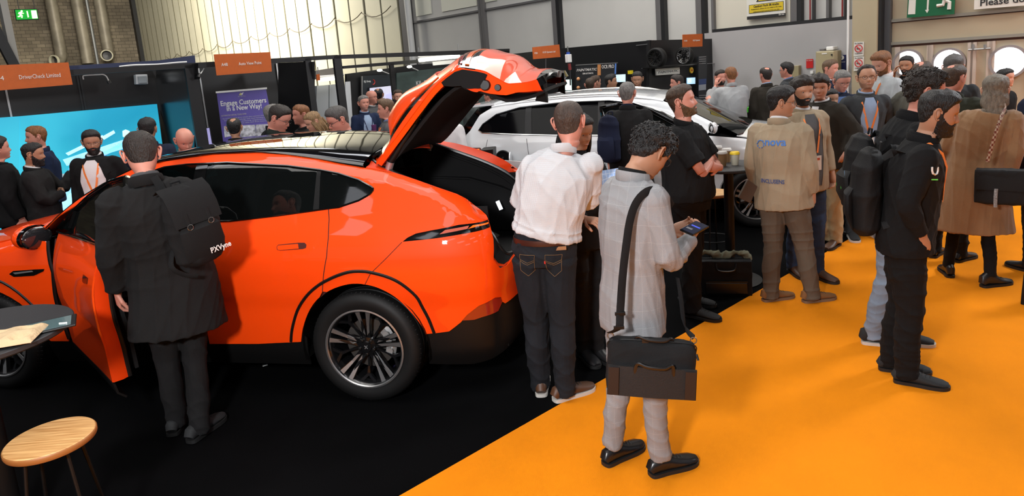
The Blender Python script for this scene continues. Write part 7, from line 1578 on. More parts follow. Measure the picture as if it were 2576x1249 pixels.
def linw(c):
    mb = MB(); G = [[(c+.41*math.cos(t), l, .35+.41*math.sin(t)) for t in np.linspace(-0.1, math.pi+.1, 20)] for l in (.91, .6)]; mb.grid(G); mb.prism([(c+.41*math.cos(t), .35+.41*math.sin(t)) for t in np.linspace(-0.1, math.pi+.1, 20)], .58, .60); o = mb.build('wheel_arch_liner', M_clad, wc, smooth=True); wm(o)
linw(0); linw(2.9); MB().box((1.45, 0, .33), (3.7, 1.1, .2)).build('underbody', M_clad, wc)
aa = np.linspace(-.45, 1.85, 20); G = []
for a_ in aa:
    e = SW.pos(uw(a_), float(np.interp(a_, ZWA, ZWZ))-.004); zc_ = e[2]+.040; G.append([(a_, e[1]*math.sin(s*math.pi/2), e[2]+(zc_-e[2])*math.cos(s*math.pi/2)) for s in np.linspace(1, -1, 21)])
sheet('roof', G, M_wp, wc, th=.01)
sheet('sunroof', [[(p[0], p[1]*.72, p[2]+.006) for p in r_[3:18]] for r_ in G[6:17]], M_gloss, wc, th=.004)
for s in (1, -1):
    P_ = [(a_, s*(SW.pos(uw(a_), float(np.interp(a_, ZWA, ZWZ))-.01)[1]-.035), float(np.interp(a_, ZWA, ZWZ))+.028*(1 if .0 < a_ < 1.5 else .4)) for a_ in np.linspace(-.4, 1.75, 14)]
    MB().tube(P_, .014, n=8).build('roof_rail', M_chrome, wc, smooth=True)
pe = [SW.pos(uw(a_), z_) for a_, z_ in ((1.85, 1.49), (2.1, 1.39), (2.5, 1.18), (2.72, 1.07))]; ce_ = [(1.85, 0, 1.54), (2.15, 0, 1.42), (2.65, 0, 1.18), (2.95, 0, 1.04)]
sheet('windscreen', [[(c[0]+(e[0]-c[0])*s*s, e[1]*s, c[2]+(e[2]-c[2])*s*s) for s in np.linspace(1, -1, 15)] for e, c in zip(pe, ce_)], M_glass, wc, th=.008)
he = [SW.pos(uw(a_), z_) for a_, z_ in ((2.7, 1.06), (2.9, 1.025), (3.2, .97), (3.6, .86))]
sheet('bonnet', [[(e[0]+(.08+.04*i)*(1-s*s), e[1]*s, e[2]+.05*(1-s*s)) for s in np.linspace(1, -1, 15)] for i, e in enumerate(he)], M_wp, wc, th=.01)
# tail: spoiler, raked rear screen, tailgate skin, lamps
sp = [[(-.42, .62*s, 1.565+.02*(1-s*s)) for s in np.linspace(1, -1, 13)], [(-.76, .62*s, 1.55+.02*(1-s*s)) for s in np.linspace(1, -1, 13)], [(-.98-.05*(1-s*s), .58*s, 1.50) for s in np.linspace(1, -1, 13)]]
sheet('roof_spoiler', sp, M_wp, wc, th=.03)
sheet('rear_screen', [[(-.68-.05*(1-s*s), .60*s, 1.50) for s in np.linspace(1, -1, 13)], [(-1.03-.05*(1-s*s), .72*s, 1.12) for s in np.linspace(1, -1, 13)]], M_glass, wc, th=.01)
sheet('tailgate', [[(-1.02-.07*(1-s*s), .72*s, 1.13) for s in np.linspace(1, -1, 13)], [(-1.12-.06*(1-s*s), .76*s, 1.08) for s in np.linspace(1, -1, 13)], [(-1.09-.06*(1-s*s), .78*s, .95) for s in np.linspace(1, -1, 13)], [(-1.06-.06*(1-s*s), .76*s, .60) for s in np.linspace(1, -1, 13)]], M_wp, wc, th=.012)
M_tail = mat('tail_red', (0.4, 0.01, 0.01), 0.15, coat=1, emit=(1.0, 0.03, 0.02), estr=0.7); M_tailo = mat('tail_orange', (0.7, 0.1, 0.02), 0.2, emit=(1.0, 0.20, 0.02), estr=1.6)
o = panel(SW, 'rear_lamp', [(.30, .99), (uw(-.55), 1.0), (uw(-.50), .95), (uw(-.62), .86), (.30, .84)], mat('tail_dark', (0.08, 0.004, 0.004), 0.1, coat=1), wc, off=.006, step=.06); wm(o)
l2 = panel(SW, 'light_strip', [(.55, .965), (uw(-.56), .985), (uw(-.56), .968), (uw(-.78), .955), (.50, .885), (.32, .875), (.32, .90), (.46, .91)], M_tailo, o, off=.010, th=.004, step=.05); l2.parent = wc; wm(l2)
l2 = panel(SW, 'light_strip', [(.30, .955), (.46, .955), (.40, .915), (.30, .915)], M_tail, o, off=.010, th=.004, step=.05); l2.parent = wc; wm(l2)
# charging port with open flap
cp = SW.pos(uw(-.20), .85, .006); cp = np.array(cp)
MB().lathe([(.0005, .012), (.085, .012), (.095, .018), (.112, .016), (.118, 0)], 30, cp, R=RY).build('charging_port', M_clad, wc, smooth=True, sharp=30)
MB().tube([cp+[0, .0, .02], cp+[.01, .07, .0], cp+[.03, .10, -.10], cp+[.04, .08, -.30]], .018, n=8).build('port_plug', M_trim, wc, smooth=True)
fl = MB().lathe([(.0005, 0), (.105, .0), (.105, .014), (.0005, .014)], 28, (0, 0, 0), R=RY).build('charging_flap', M_wp, wc, smooth=True, sharp=30); fl.location = tuple(cp+[.15, .09, 0]); fl.rotation_euler = (0, 0, math.radians(75))
wheel(wc, (2.9, .93, .35), R=.35, rr=.245, w=.235, rot=20); wheel(wc, (0, .93, .35), R=.35, rr=.245, w=.235, rot=50); wheel(wc, (2.9, -.93, .35), R=.35, rr=.245, w=.235, rot=20); wheel(wc, (0, -.93, .35), R=.35, rr=.245, w=.235, rot=50)
# mirror, open door, interior
mp_ = CW.l(1796, 322, 1.05); mb = MB().ball((0, 0, 0), (.042, .085, .066), 16, 10).build('mirror_housing', M_wp, wc, smooth=True); mb.location = tuple(mp_)
g2 = MB().ball((0, 0, 0), (.018, .075, .06), 16, 8).build('mirror_glass', mat('mirror_glass'), mb, smooth=True); g2.location = (-.030, .020, 0); g2.rotation_euler = (0, 0, -.5); MB().tube([(0, -.08, -.03), (0, -.2, -.06)], .025, n=8).build('mirror_arm', M_gloss, mb, smooth=True)
h2 = (2.33, .90); t2 = math.radians(38)
def swing2(V, N=None):
    c, s = math.cos(-t2), math.sin(-t2); V = np.array(V, float); q = V-[h2[0], h2[1], 0]; W = np.stack([q[:, 0]*c-q[:, 1]*s+h2[0], q[:, 0]*s+q[:, 1]*c+h2[1], q[:, 2]], 1)
    if N is None: return W
    N = np.array(N); return W, np.stack([N[:, 0]*c-N[:, 1]*s, N[:, 0]*s+N[:, 1]*c, N[:, 2]], 1)
fd2 = panel(SW, 'front_door', [(uw(1.19), .42), (uw(2.31), .40), (uw(2.32), 1.04), (uw(1.19), 1.05)], M_wp, wc, th=.05, step=.08, T=swing2)
MB().tube(swing2(SW.line([(uw(1.2), 1.04), (uw(1.18), 1.50), (uw(1.4), 1.515), (uw(1.75), 1.42), (uw(2.28), 1.08)], -.02)), [(.02, .028)]*len(SW.line([(uw(1.2), 1.04), (uw(1.18), 1.50), (uw(1.4), 1.515), (uw(1.75), 1.42), (uw(2.28), 1.08)], -.02)), n=8).build('window_frame', M_gloss, fd2, smooth=True)
panel(SW, 'door_glass', [(uw(1.2), 1.04), (uw(1.19), 1.49), (uw(1.4), 1.505), (uw(1.75), 1.41), (uw(2.27), 1.06)], M_glass, fd2, off=-.024, step=.08, T=swing2)
for a_, l_ in ((1.75, .38), (1.75, -.38), (.75, .40), (.75, -.40)):
    mb = MB(); mb.tube([(a_+.25, l_, .62), (a_-.22, l_, .60)], [(.24, .09), (.24, .09)], n=10); mb.tube([(a_-.22, l_, .60), (a_-.32, l_, .95), (a_-.38, l_, 1.20)], [(.24, .07), (.22, .06), (.14, .045)], n=10, up=(1, 0, 0)); mb.tube([(a_-.38, l_, 1.22), (a_-.42, l_, 1.38)], [(.12, .05), (.10, .04)], n=10, up=(1, 0, 0)); mb.build('seat', M_seat, wc, smooth=True)
MB().tube([(2.45, .7, 1.0), (2.45, -.7, 1.0)], [(.2, .08)]*2, n=10).build('dashboard', M_trim, wc, smooth=True)
MB().tube([(-.3, .75, .98), (-.3, -.75, .98)], [(.4, .05)]*2, n=10).build('parcel_shelf', M_trim, wc)
# white board and dark bin beside it
e = at_Y(1270, 430, 7.6)
bdp = VPlane((e[0], e[1]), (1, -.15)); o = quad(bdp, [(1245, 402), (1345, 410), (1345, 480), (1246, 520)], 0, .02, mat('leaflet_white', (0.55, 0.53, 0.54), 0.5), 'display_board', None); tag(o, 'white display board leaning between the two cars', 'board')
o = quad(bdp, [(1207, 378), (1240, 375), (1246, 520), (1209, 520)], -.1, .25, M_clad, 'charger_unit', None, .01); tag(o, 'black box unit below the red tail lamp of the white car', 'box')

for k, (x, y, lab, kk) in enumerate([(1723, 141, 'alloy wheel with bright spokes standing on the rack of the black booth', .47), (1652, 146, 'all-black wheel standing on the rack left of the bright alloy wheel', .50)]):
    c_ = base(OC, x, y, .22); w_ = thing('alloy_exhibit', lab, 'wheel', c_, math.atan2(-.71, -.70)-math.pi/2, 'wheels on the rack'); w_.scale = (kk, kk, kk); h_ = wheel(w_, (0, .12, 0), R=.345, rr=.27, w=.24, rot=18)
    if k:
        for ch in h_.children_recursive:
            if ch.data and len(ch.data.materials): 
                ch.data = ch.data.copy()
                for i_ in range(len(ch.data.materials)): ch.data.materials[i_] = M_tyre
tR_, zR_ = OC.tz(1700, 163, .22)
o = slab(OC, OC.tz(1642, 165, .22)[0], OC.tz(1757, 165, .22)[0], zR_-.02, zR_, .30, .30, M_clad, 'rack_shelf'); tag(o, 'black shelf carrying the display wheels', 'shelf')
# ================================================================== tables, stools, cups, bags
M_top = mat('table_top_dark', (0.018, 0.018, 0.020), 0.55, bump=.2, bscale=400); M_wood = mat('birch_wood', (0.60, 0.33, 0.115), 0.5); M_woodedge = mat('wood_edge', (0.30, 0.11, 0.025), 0.5)
nt, N, L, b_ = nodes_of(M_wood); tcx = N.new('ShaderNodeTexCoord'); mp = N.new('ShaderNodeMapping'); mp.inputs['Scale'].default_value = (1.5, 26, 1); mp.inputs['Rotation'].default_value = (0, 0, .5); L.new(tcx.outputs['Object'], mp.inputs[0])
nz = N.new('ShaderNodeTexNoise'); nz.inputs['Scale'].default_value = 3; nz.inputs['Detail'].default_value = 6; L.new(mp.outputs[0], nz.inputs[0]); rp = N.new('ShaderNodeValToRGB'); rp.color_ramp.elements[0].position = .35; rp.color_ramp.elements[0].color = (0.42, 0.20, 0.06, 1); rp.color_ramp.elements[1].position = .65; rp.color_ramp.elements[1].color = (0.68, 0.40, 0.16, 1); L.new(nz.outputs[0], rp.inputs[0]); L.new(rp.outputs[0], b_.inputs['Base Color'])
def poseur(label, c, r, h, rp_=.04):
    t = thing('bar_table', label, 'table', (c[0], c[1], 0)); MB().lathe([(.0005, h-.028), (r-.01, h-.028), (r, h-.02), (r, h-.004), (r-.004, h), (.0005, h)], 64).build('table_top', M_top, t, smooth=True, sharp=30)
    MB().lathe([(rp_, .01), (rp_, h-.03)], 24).build('column', M_clad, t, smooth=True); MB().lathe([(.0005, 0), (.27, 0), (.27, .008), (.05, .016), (.0005, .016)], 40).build('base', M_clad, t, smooth=True, sharp=20); return t
tA = poseur('round black bar table cut off by the left edge, in the foreground', (-2.52, 2.865), .405, 1.05, .055)
pB = at_z(1826, 418, 1.05); tB = poseur('round black bar table with coffee cups beside the black polo shirt', (pB[0]+.03, pB[1]+.03), .30, 1.05, .042)
def stool(label, c, h, r, wood=True):
    s_ = thing('bar_stool', label, 'stool', (c[0], c[1], 0), group='bar stools'); MB().lathe([(.0005, h-.030), (r-.004, h-.030), (r, h-.024), (r, h-.006), (r-.006, h), (.0005, h)], 56).build('seat', M_wood, s_, smooth=True, sharp=30)
    MB().lathe([(r-.002, h-.029), (r+.0012, h-.022), (r+.0012, h-.008), (r-.002, h-.003)], 56).build('seat_edge', M_woodedge, s_, smooth=True)
    for k in range(4):
        a = math.pi/4+k*math.pi/2+.3; MB().tube([(r*.62*math.cos(a), r*.62*math.sin(a), h-.03), (r*1.12*math.cos(a), r*1.12*math.sin(a), 0)], .008, n=8).build('leg', M_clad, s_, smooth=True)
    MB().tube([(r*.95*math.cos(a), r*.95*math.sin(a), .24) for a in np.linspace(0, 2*math.pi, 33)[:-1]], .006, n=6, closed=True).build('foot_ring', M_clad, s_, smooth=True); MB().tube([(r*.62*math.cos(a), r*.62*math.sin(a), h-.035) for a in np.linspace(0, 2*math.pi, 33)[:-1]], .007, n=6, closed=True).build('seat_ring', M_clad, s_, smooth=True); return s_
c = at_z(126, 1100, .66); stool('round wooden bar stool with black wire legs in the bottom left corner', c, .66, .170)
c = at_z(1806, 497, .70); stool('wooden bar stool half hidden behind the cup table, beside the white car', (c[0]+.02, c[1]+.25), .70, .18)
# things on the left table
tz_ = 1.05
a0, a1, a2 = at_z(60, 822, tz_+.01), at_z(172, 797, tz_+.01), at_z(80, 848, tz_+.01)
ux = (a1-a0)[:2]; ang = math.atan2(ux[1], ux[0]); cen = at_z(112, 826, tz_)[:2]
tab = thing('tablet_computer', 'tablet in a black case lying on the left bar table', 'tablet', (cen[0], cen[1], tz_), ang)
MB().box((0, 0, .006), (.25, .18, .010)).build('case', M_clad, tab, bevel=.004); MB().box((0, 0, .0115), (.21, .15, .002)).build('screen', mat('tablet_screen', (0.10, 0.17, 0.18), 0.12, coat=1), tab); MB().tube([(.06, -.03, .014), (.085, -.045, .014), (.088, -.05, .016)], .004, n=8).build('stylus', M_white, tab)
cc = at_z(30, 858, tz_)[:2]; tray = thing('cup_carrier', 'moulded cardboard cup carrier at the edge of the left bar table', 'tray', (cc[0], cc[1], tz_), .3)
M_card = mat('moulded_card', (0.55, 0.40, 0.23), 0.9, bump=.6, bscale=60, vary=.12)
mb = MB(); X = np.linspace(-.11, .11, 23); G = [[(x, y, .012+.030*max(0, 1-max(abs(x)/.11, abs(y)/.11)**6)-.026*sum(math.exp(-(((x-sx)**2+(y-sy)**2)/.032**2)**2) for sx in (-.052, .052) for sy in (-.052, .052))) for x in X] for y in X]
o = sheet('moulded_body', G, M_card, tray, th=-.003)
# cups
M_kraft = mat('kraft_cup', (0.30, 0.17, 0.075), 0.7, vary=.05); M_lid = mat('cup_lid', (0.62, 0.60, 0.57), 0.4); M_ycup = mat('yellow_print_cup', (0.50, 0.46, 0.36), 0.5); M_ylid = mat('yellow_lid', (0.72, 0.50, 0.02), 0.4)
def cup(label, px, py, body_m, lid_m, h=.105, group='coffee cups on the bar table', side=None):
    p = at_z(px, py, 1.05); s_ = thing('coffee_cup', label, 'cup', (p[0], p[1], 1.05), group=group); MB().lathe([(.0005, 0), (.028, 0), (.029, .006), (.040, h-.006), (.040, h)], 28).build('cup', body_m, s_, smooth=True, sharp=40)
    MB().lathe([(.0425, h-.006), (.043, h+.002), (.041, h+.006), (.037, h+.016), (.032, h+.017), (.030, h+.013), (.0005, h+.013)], 28).build('lid', lid_m, s_, smooth=True, sharp=40)
    if side: MB().lathe([(.0335, h*.30), (.0375, h*.68)], 28).build('sleeve', side, s_, smooth=True)
cup('brown paper cup with white lid, nearest on the cup table', 1818, 418, M_kraft, M_lid, .115)
cup('brown paper cup behind and right of the nearest one', 1829, 408, M_kraft, M_lid, .11)
cup('white-lidded dark cup at the left back of the cup table', 1797, 410, mat('dark_cup', (0.06, 0.05, 0.045), 0.5), M_lid, .10)
cup('white cup between the dark cup and the brown cups', 1806, 401, mat('white_cup', (0.6, 0.58, 0.55), 0.5), M_lid, .11)
cup('cup with yellow lid and pale printed side', 1849, 415, M_ycup, M_ylid, .10)
# ---- bags
M_canvas = cloth('black_canvas', (0.0085, 0.0085, 0.009)); M_nylon = cloth('black_nylon', (0.006, 0.006, 0.0065), rough=.7); M_navyny = cloth('navy_nylon', (0.010, 0.014, 0.035)); M_buckle = mat('buckle_metal', (0.25, 0.24, 0.22), 0.3, metal=.9)
def backpack(label, ri, c, w, h, d, m, dirv=(0, -1, 0), flap=True, straps=True, text_=None, tm=None, tilt=0, name='backpack', yaw=0, side_strap=False):
    """c: centre of its inner face in nominal body coordinates; worn against the back"""
    root = ri['root']; S = ri['S']; p = ri['T'](c); wp = W2(ri, p); b = thing(name, label, 'backpack', wp, ri['rz']+math.radians(yaw)); b.rotation_euler = (0, math.radians(tilt), ri['rz']+math.radians(yaw))
    mb = MB(); mb.tube([(0, -d*.5, -h*.5), (0, -d*.55, -h*.42), (0, -d*.56, 0), (0, -d*.50, h*.30), (0, -d*.42, h*.47), (0, -d*.36, h*.52)], [(w*.36, d*.36), (w*.48, d*.50), (w*.50, d*.54), (w*.47, d*.48), (w*.36, d*.36), (w*.16, d*.2)], n=24, up=(0, 1, 0))
    V, Fs = remeshed(mb, .008, 3); V = folds(V, Fs, .006, 5, (22, 22, 14)); o = mesh_obj('bag_body', V, Fs, m, b)
    mb = MB(); mb.tube([(0, -d*.95, -h*.42), (0, -d*1.08, -h*.25), (0, -d*1.08, -h*.02), (0, -d*.95, h*.06)], [(w*.36, .012), (w*.40, .03), (w*.38, .03), (w*.30, .012)], n=16, up=(0, 1, 0)); mb.build('front_pocket', m, b, smooth=True)
    if flap:
        G = [[(x*w*.44, y, z) for x in np.linspace(-1, 1, 9)] for y, z in ((-d*.1, h*.50), (-d*.45, h*.56), (-d*.85, h*.46), (-d*1.10, h*.26), (-d*1.18, h*.06))]; sheet('flap', G, m, b, th=.006)
        for s in (-1, 1):
            MB().tube([(s*w*.2, -d*1.13, h*.22), (s*w*.2, -d*1.22, h*.02), (s*w*.2, -d*1.20, -h*.10)], [(.011, .003)]*3, n=6).build('flap_strap', m, b); MB().tube([(s*w*.2+.016*math.cos(a), -d*1.235, h*.04+.016*math.sin(a)) for a in np.linspace(0, 2*math.pi, 9)[:-1]], .0022, n=5, closed=True).build('buckle', M_buckle, b)
    if straps:
        for s in (-1, 1): MB().tube(spline([(s*w*.25, -d*.05, h*.42), (s*w*.34, .06, h*.50), (s*w*.36, .20, h*.40), (s*w*.40, .24, h*.10), (s*w*.46, .12, -h*.22), (s*w*.40, -d*.05, -h*.36)], 4), [(.024, .005)]*21, n=8, up=(0, 1, .3)).build('strap', m, b, smooth=True)
    MB().tube([(-.03, -d*.15, h*.50), (-.025, -d*.12, h*.58), (.025, -d*.12, h*.58), (.03, -d*.15, h*.50)], .007, n=6).build('handle', m, b)
    if text_: text('print', text_[0], text_[1], tm or M_white, b, (text_[2], -d*1.16-.012, text_[3]), (math.pi/2, 0, 0), depth=.001, bold=True, width=text_[4])
    return b
bp = backpack('black canvas rucksack with buckled flap and white lettering on the overcoat', pcoat, (.105, -.155, 1.27), .30, .43, .15, M_canvas, tilt=-7, straps=False, yaw=12, text_=('PXVyne', .045, .07, -.15, .12))
MB().tube(spline([(-.06, .0, .18), (-.07, .05, .30), (-.07, .13, .30)], 4), [(.022, .005)]*9, n=8, up=(0, 1, .3)).build('strap', M_canvas, bp, smooth=True); MB().tube(spline([(-.10, .02, -.12), (-.15, -.02, -.20), (-.10, -.03, -.27), (-.04, -.05, -.30)], 4), [(.015, .004)]*13, n=8).build('strap', M_canvas, bp, smooth=True)
backpack('navy rucksack on the back of the shaved person in the black coat', pbald, (-.16, -.12, 1.22), .26, .48, .14, M_navyny, flap=False, straps=False, yaw=-20)
backpack('black rucksack on the back of the bearded black hooded top', phood, (0, -.155, 1.20), .30, .50, .17, M_nylon, flap=False, straps=True, text_=('U', .05, .0, .10, .03), tm=mat('blue_print', (0.05, 0.12, 0.2), .5))
backpack('black rucksack with tiny green lettering on the curly-haired person', pcurl, (0, -.15, 1.17), .30, .50, .17, M_nylon, flap=False, straps=True, text_=('bettertech', .03, .0, -.08, .12), tm=mat('green_print', (0.05, 0.35, 0.05), .5))
nv = backpack('black rucksack hanging from a hand at the right edge of the picture', pnavy, (0, 0, .5), .28, .42, .15, M_nylon, flap=False, straps=False); g_ = at_z(2578, 655, .50); nv.location = tuple(floor_at(2600, 752)*[1, 1, 0]+[0, 0, .30]); nv.rotation_euler = (0, 0, .4)
MB().tube(spline([(-.14, -.05, .12), (-.22, -.06, .0), (-.24, -.06, -.14), (-.23, -.05, -.28)], 5), [(.012, .003)]*16, n=6).build('loose_strap', M_nylon, nv, smooth=True); MB().tube(spline([(-.06, -.03, .2), (-.08, .0, .42), (.0, .0, .52), (.08, .0, .42), (.06, -.03, .2)], 4), .012, n=8).build('strap', M_nylon, nv, smooth=True)
# messenger bag of the grey suit
mbp = at_Y(1637, 922, 2.80); dv = ray(1637, 922); bag = thing('messenger_bag', 'black messenger bag with brown panels hanging at the grey check suit', 'bag', mbp, math.radians(-9)); bag.rotation_euler = (math.radians(-4), math.radians(4.5), math.radians(-9))
mb = MB(); w, h, d = .400, .245, .13
mb.tube([(0, 0, -h*.5), (0, 0, -h*.42), (0, 0, 0), (0, 0, h*.36), (0, 0, h*.48), (0, 0, h*.52)], [(w*.47, d*.42), (w*.5, d*.5), (w*.5, d*.54), (w*.48, d*.46), (w*.44, d*.36), (w*.36, d*.22)], n=4*6, up=(0, 1, 0))
V = np.array(mb.v); sx_ = np.sign(V[:, 0])*np.abs(V[:, 0])/(w*.5); V[:, 0] = np.sign(V[:, 0])*(w*.5)*np.clip(np.abs(V[:, 0])/(w*.5), 0, 1)**.35*np.minimum(1, np.abs(V[:, 0])/.02); mb.v = [tuple(v) for v in V]
V, Fs = remeshed(mb, .007, 3); V = folds(V, Fs, .003, 2, (30, 30, 30)); mesh_obj('bag_body', V, Fs, M_canvas, bag)
G = [[(x*w*.5, -d*.54-.006-.010*math.cos(x*1.4), z) for x in np.linspace(-.97, .97, 15)] for z in np.linspace(-h*.46, h*.10, 6)]; sheet('front_panel', G, mat('dark_brown_panel', (0.0045, 0.0035, 0.0035), 0.7, bump=.3, bscale=300), bag, th=-.010)
for s in (-1, 1): G = [[(s*w*x, -d*.54-.017-.004, z) for x in np.linspace(.36, .475, 4)] for z in np.linspace(-h*.44, h*.08, 4)]; sheet('leather_corner', G, mat('corner_leather', (0.010, 0.0045, 0.0035), 0.5), bag, th=.004*-s)
for y_, z_, nm in ((-d*.60, h*.10, 'front_handle'), (-.01, h*.50, 'top_handle')):
    MB().tube(spline([(-.075, y_, z_-.03), (-.065, y_-.012, z_+.018), (-.02, y_-.030, z_+.012), (.05, y_-.030, z_+.010), (.085, y_-.012, z_+.018), (.095, y_, z_-.03)], 4), [(.009, .007)]*21, n=8).build(nm, M_bleather, bag, smooth=True)
MB().tube(spline([(-w*.49, 0, h*.32), (-w*.44, -.02, h*.49), (0, -.03, h*.53), (w*.44, -.02, h*.49), (w*.49, 0, h*.32)], 5), .0035, n=6).build('zip', M_seal, bag, smooth=True)
for s in (-1, 1): MB().tube([(s*(w*.46)+.014*math.cos(a), 0, h*.54+.014*math.sin(a)) for a in np.linspace(0, 2*math.pi, 13)[:-1]], .0028, n=6, closed=True).build('strap_ring', M_buckle, bag, smooth=True)
MB().tube([(w*.48, -.05, h*.36), (w*.50, -.06, h*.26)], .005, n=6).build('zip_puller', M_bleather, bag); MB().box((-.03, -.03, h*.53), (.03, .02, .018)).build('handle_tab', M_bleather, bag)
ip = W2(pgrey, pgrey['T']((.105, 0, 1.475))); bm_ = Matrix.Translation(bag.location)@bag.rotation_euler.to_matrix().to_4x4()
A = np.array(bm_@Vector((-w*.46, 0, h*.56))); B = np.array(bm_@Vector((w*.46, 0, h*.56)))
px = [(1557, 825), (1560, 790), (1566, 700), (1575, 620), (1586, 550), (1604, 505), (1634, 480)]; rg = np.linspace(2.76, 2.86, len(px)); P1 = [A+[0, 0, .01]]+[at_Y(x, y, r_) for (x, y), r_ in zip(px, rg)]
st = MB().tube(spline(P1+[at_Y(1668, 487, 2.98), at_Y(1690, 520, 3.12)], 4), [(.0195, .0035)]*(4*(len(P1)+1)+1), n=8, up=(.25, -1, 0)).build('shoulder_strap', M_canvas, None, smooth=True); attach_ = Matrix(bm_).inverted(); st.parent = bag; st.matrix_parent_inverse = attach_
st = MB().tube(spline([B+[0, 0, .01], at_Y(1722, 820, 3.02), at_Y(1712, 745, 3.12), at_Y(1704, 700, 3.2)], 4), [(.012, .0035)]*13, n=8, up=(.25, -1, 0)).build('shoulder_strap', M_canvas, None, smooth=True); st.parent = bag; st.matrix_parent_inverse = attach_
for p in (P1[1], P1[2]): q = MB().box(p, (.046, .012, .016)).build('strap_slider', M_clad, None, bevel=.002); q.parent = bag; q.matrix_parent_inverse = attach_
# phone held by the grey suit
hp_ = at_Y(1747, 575, 3.02); ph = thing('smartphone', 'dark smartphone in the hands of the grey check suit', 'phone', hp_); ly = at_Y(1772, 562, 3.08)-at_Y(1722, 589, 2.96); ly /= np.linalg.norm(ly); lx = at_Y(1760, 585, 2.98)-at_Y(1736, 566, 3.05); lx -= ly*(lx@ly); lx /= np.linalg.norm(lx); ph.rotation_euler = Matrix(np.stack([lx, ly, np.cross(lx, ly)], 1)).to_euler(); MB().box((0, 0, 0), (.072, .145, .009)).build('phone_body', M_gloss, ph, bevel=.003)
MB().box((0, 0, .0052), (.064, .132, .001)).build('phone_screen', mat('phone_screen', (0.01, 0.012, 0.02), 0.1, emit=(0.006, 0.008, 0.02), estr=1), ph); MB().box((0, .01, .006), (.045, .012, .001)).build('message', mat('phone_blue', (0.02, 0.04, 0.4), .3, emit=(0.02, 0.05, 0.45), estr=.6), ph); MB().box((-.01, -.03, .006), (.03, .016, .001)).build('message', mat('phone_grey', (0.1, 0.1, 0.12), .3), ph)
# briefcase and coats on the floor by the cup table
bs = floor_at(1828, 747); brf = thing('laptop_bag', 'black laptop bag standing on the carpet under the cup table', 'bag', bs, math.radians(-14)); mb = MB(); V = []
mb.box((0, .07, .155), (.42, .13, .31)); V, Fs = remeshed(mb, .009, 7); V = folds(V, Fs, .004, 9); mesh_obj('bag_body', V, Fs, M_nylon, brf); MB().box((0, -.002, .075), (.34, .014, .10)).build('front_pocket', M_bleather, brf, bevel=.006); MB().box((0, -.004, .132), (.34, .012, .008)).build('pocket_trim', M_seal, brf)
MB().tube(spline([(-.08, -.0, .29), (-.06, -.02, .235), (.06, -.02, .235), (.08, -.0, .29)], 5), .008, n=8).build('handle', M_bleather, brf, smooth=True); MB().tube(spline([(-.17, .05, .27), (-.21, .03, .15), (-.2, .0, .04)], 4), .006, n=6).build('side_strap', M_nylon, brf)
cb = thing('scarf', 'bundled grey-green scarf on top of the laptop bag', 'scarf', bs+[0, .12, .30], math.radians(-14)); mb = MB()
for sx_ in (-1, 1): mb.tube(spline([(sx_*.22, .0, -.03), (sx_*.20, -.01, .03), (sx_*.12, .0, .055), (sx_*.05, .0, .03), (0, 0, .02)], 4), [.030+.012*math.sin(k*.6) for k in range(17)], n=12)
V, Fs = remeshed(mb, .007, 3); V = folds(V, Fs, .008, 4, (40, 40, 40)); mesh_obj('scarf_cloth', V, Fs, cloth('sage_wool', (0.19, 0.19, 0.13), vary=.3), cb)
# folder under the arm of the beige jacket, paper held before the white shirt
fpx = [(1858, 498), (1882, 452), (1906, 470), (1888, 512)]; fP = [at_Y(x, y, 4.98) for x, y in fpx]; mb = MB(); fP2 = [p+[.0, .03, 0] for p in fP]; mb.add(fP+fP2, [(0, 1, 2, 3), (7, 6, 5, 4), (0, 4, 5, 1), (1, 5, 6, 2), (2, 6, 7, 3), (3, 7, 4, 0)]); tag(mb.build('folder', mat('folder_brown', (0.055, 0.035, 0.024), 0.6), bevel=.004), 'dark brown folder carried at the side of the beige work jacket', 'folder')
gp = [(1498, 432), (1576, 420), (1562, 462), (1520, 478)]; gP = [at_Y(x, y, 3.98) for x, y in gp]; gP[2] = at_Y(1562, 462, 3.90); gP[3] = at_Y(1516, 480, 3.90); mb = MB(); mb.add(gP+[p+[0, .004, -.006] for p in gP], [(0, 1, 2, 3), (7, 6, 5, 4), (0, 4, 5, 1), (1, 5, 6, 2), (2, 6, 7, 3), (3, 7, 4, 0)])
M_pap = mat('blue_grid_paper', (0.30, 0.42, 0.68), 0.5); nt, N, L, b_ = nodes_of(M_pap); tcx = N.new('ShaderNodeTexCoord'); br = N.new('ShaderNodeTexBrick'); br.offset = 0; L.new(tcx.outputs['Object'], br.inputs[0]); br.inputs['Scale'].default_value = 1; br.inputs['Brick Width'].default_value = .022; br.inputs['Row Height'].default_value = .022; br.inputs['Mortar Size'].default_value = .0014; br.inputs['Color1'].default_value = (0.27, 0.40, 0.68, 1); br.inputs['Color2'].default_value = (0.33, 0.46, 0.72, 1); br.inputs['Mortar'].default_value = (0.6, 0.68, 0.8, 1); L.new(br.outputs[0], b_.inputs['Base Color'])
tag(mb.build('printed_chart', M_pap), 'blue squared chart held up in front of the white shirt', 'paper')
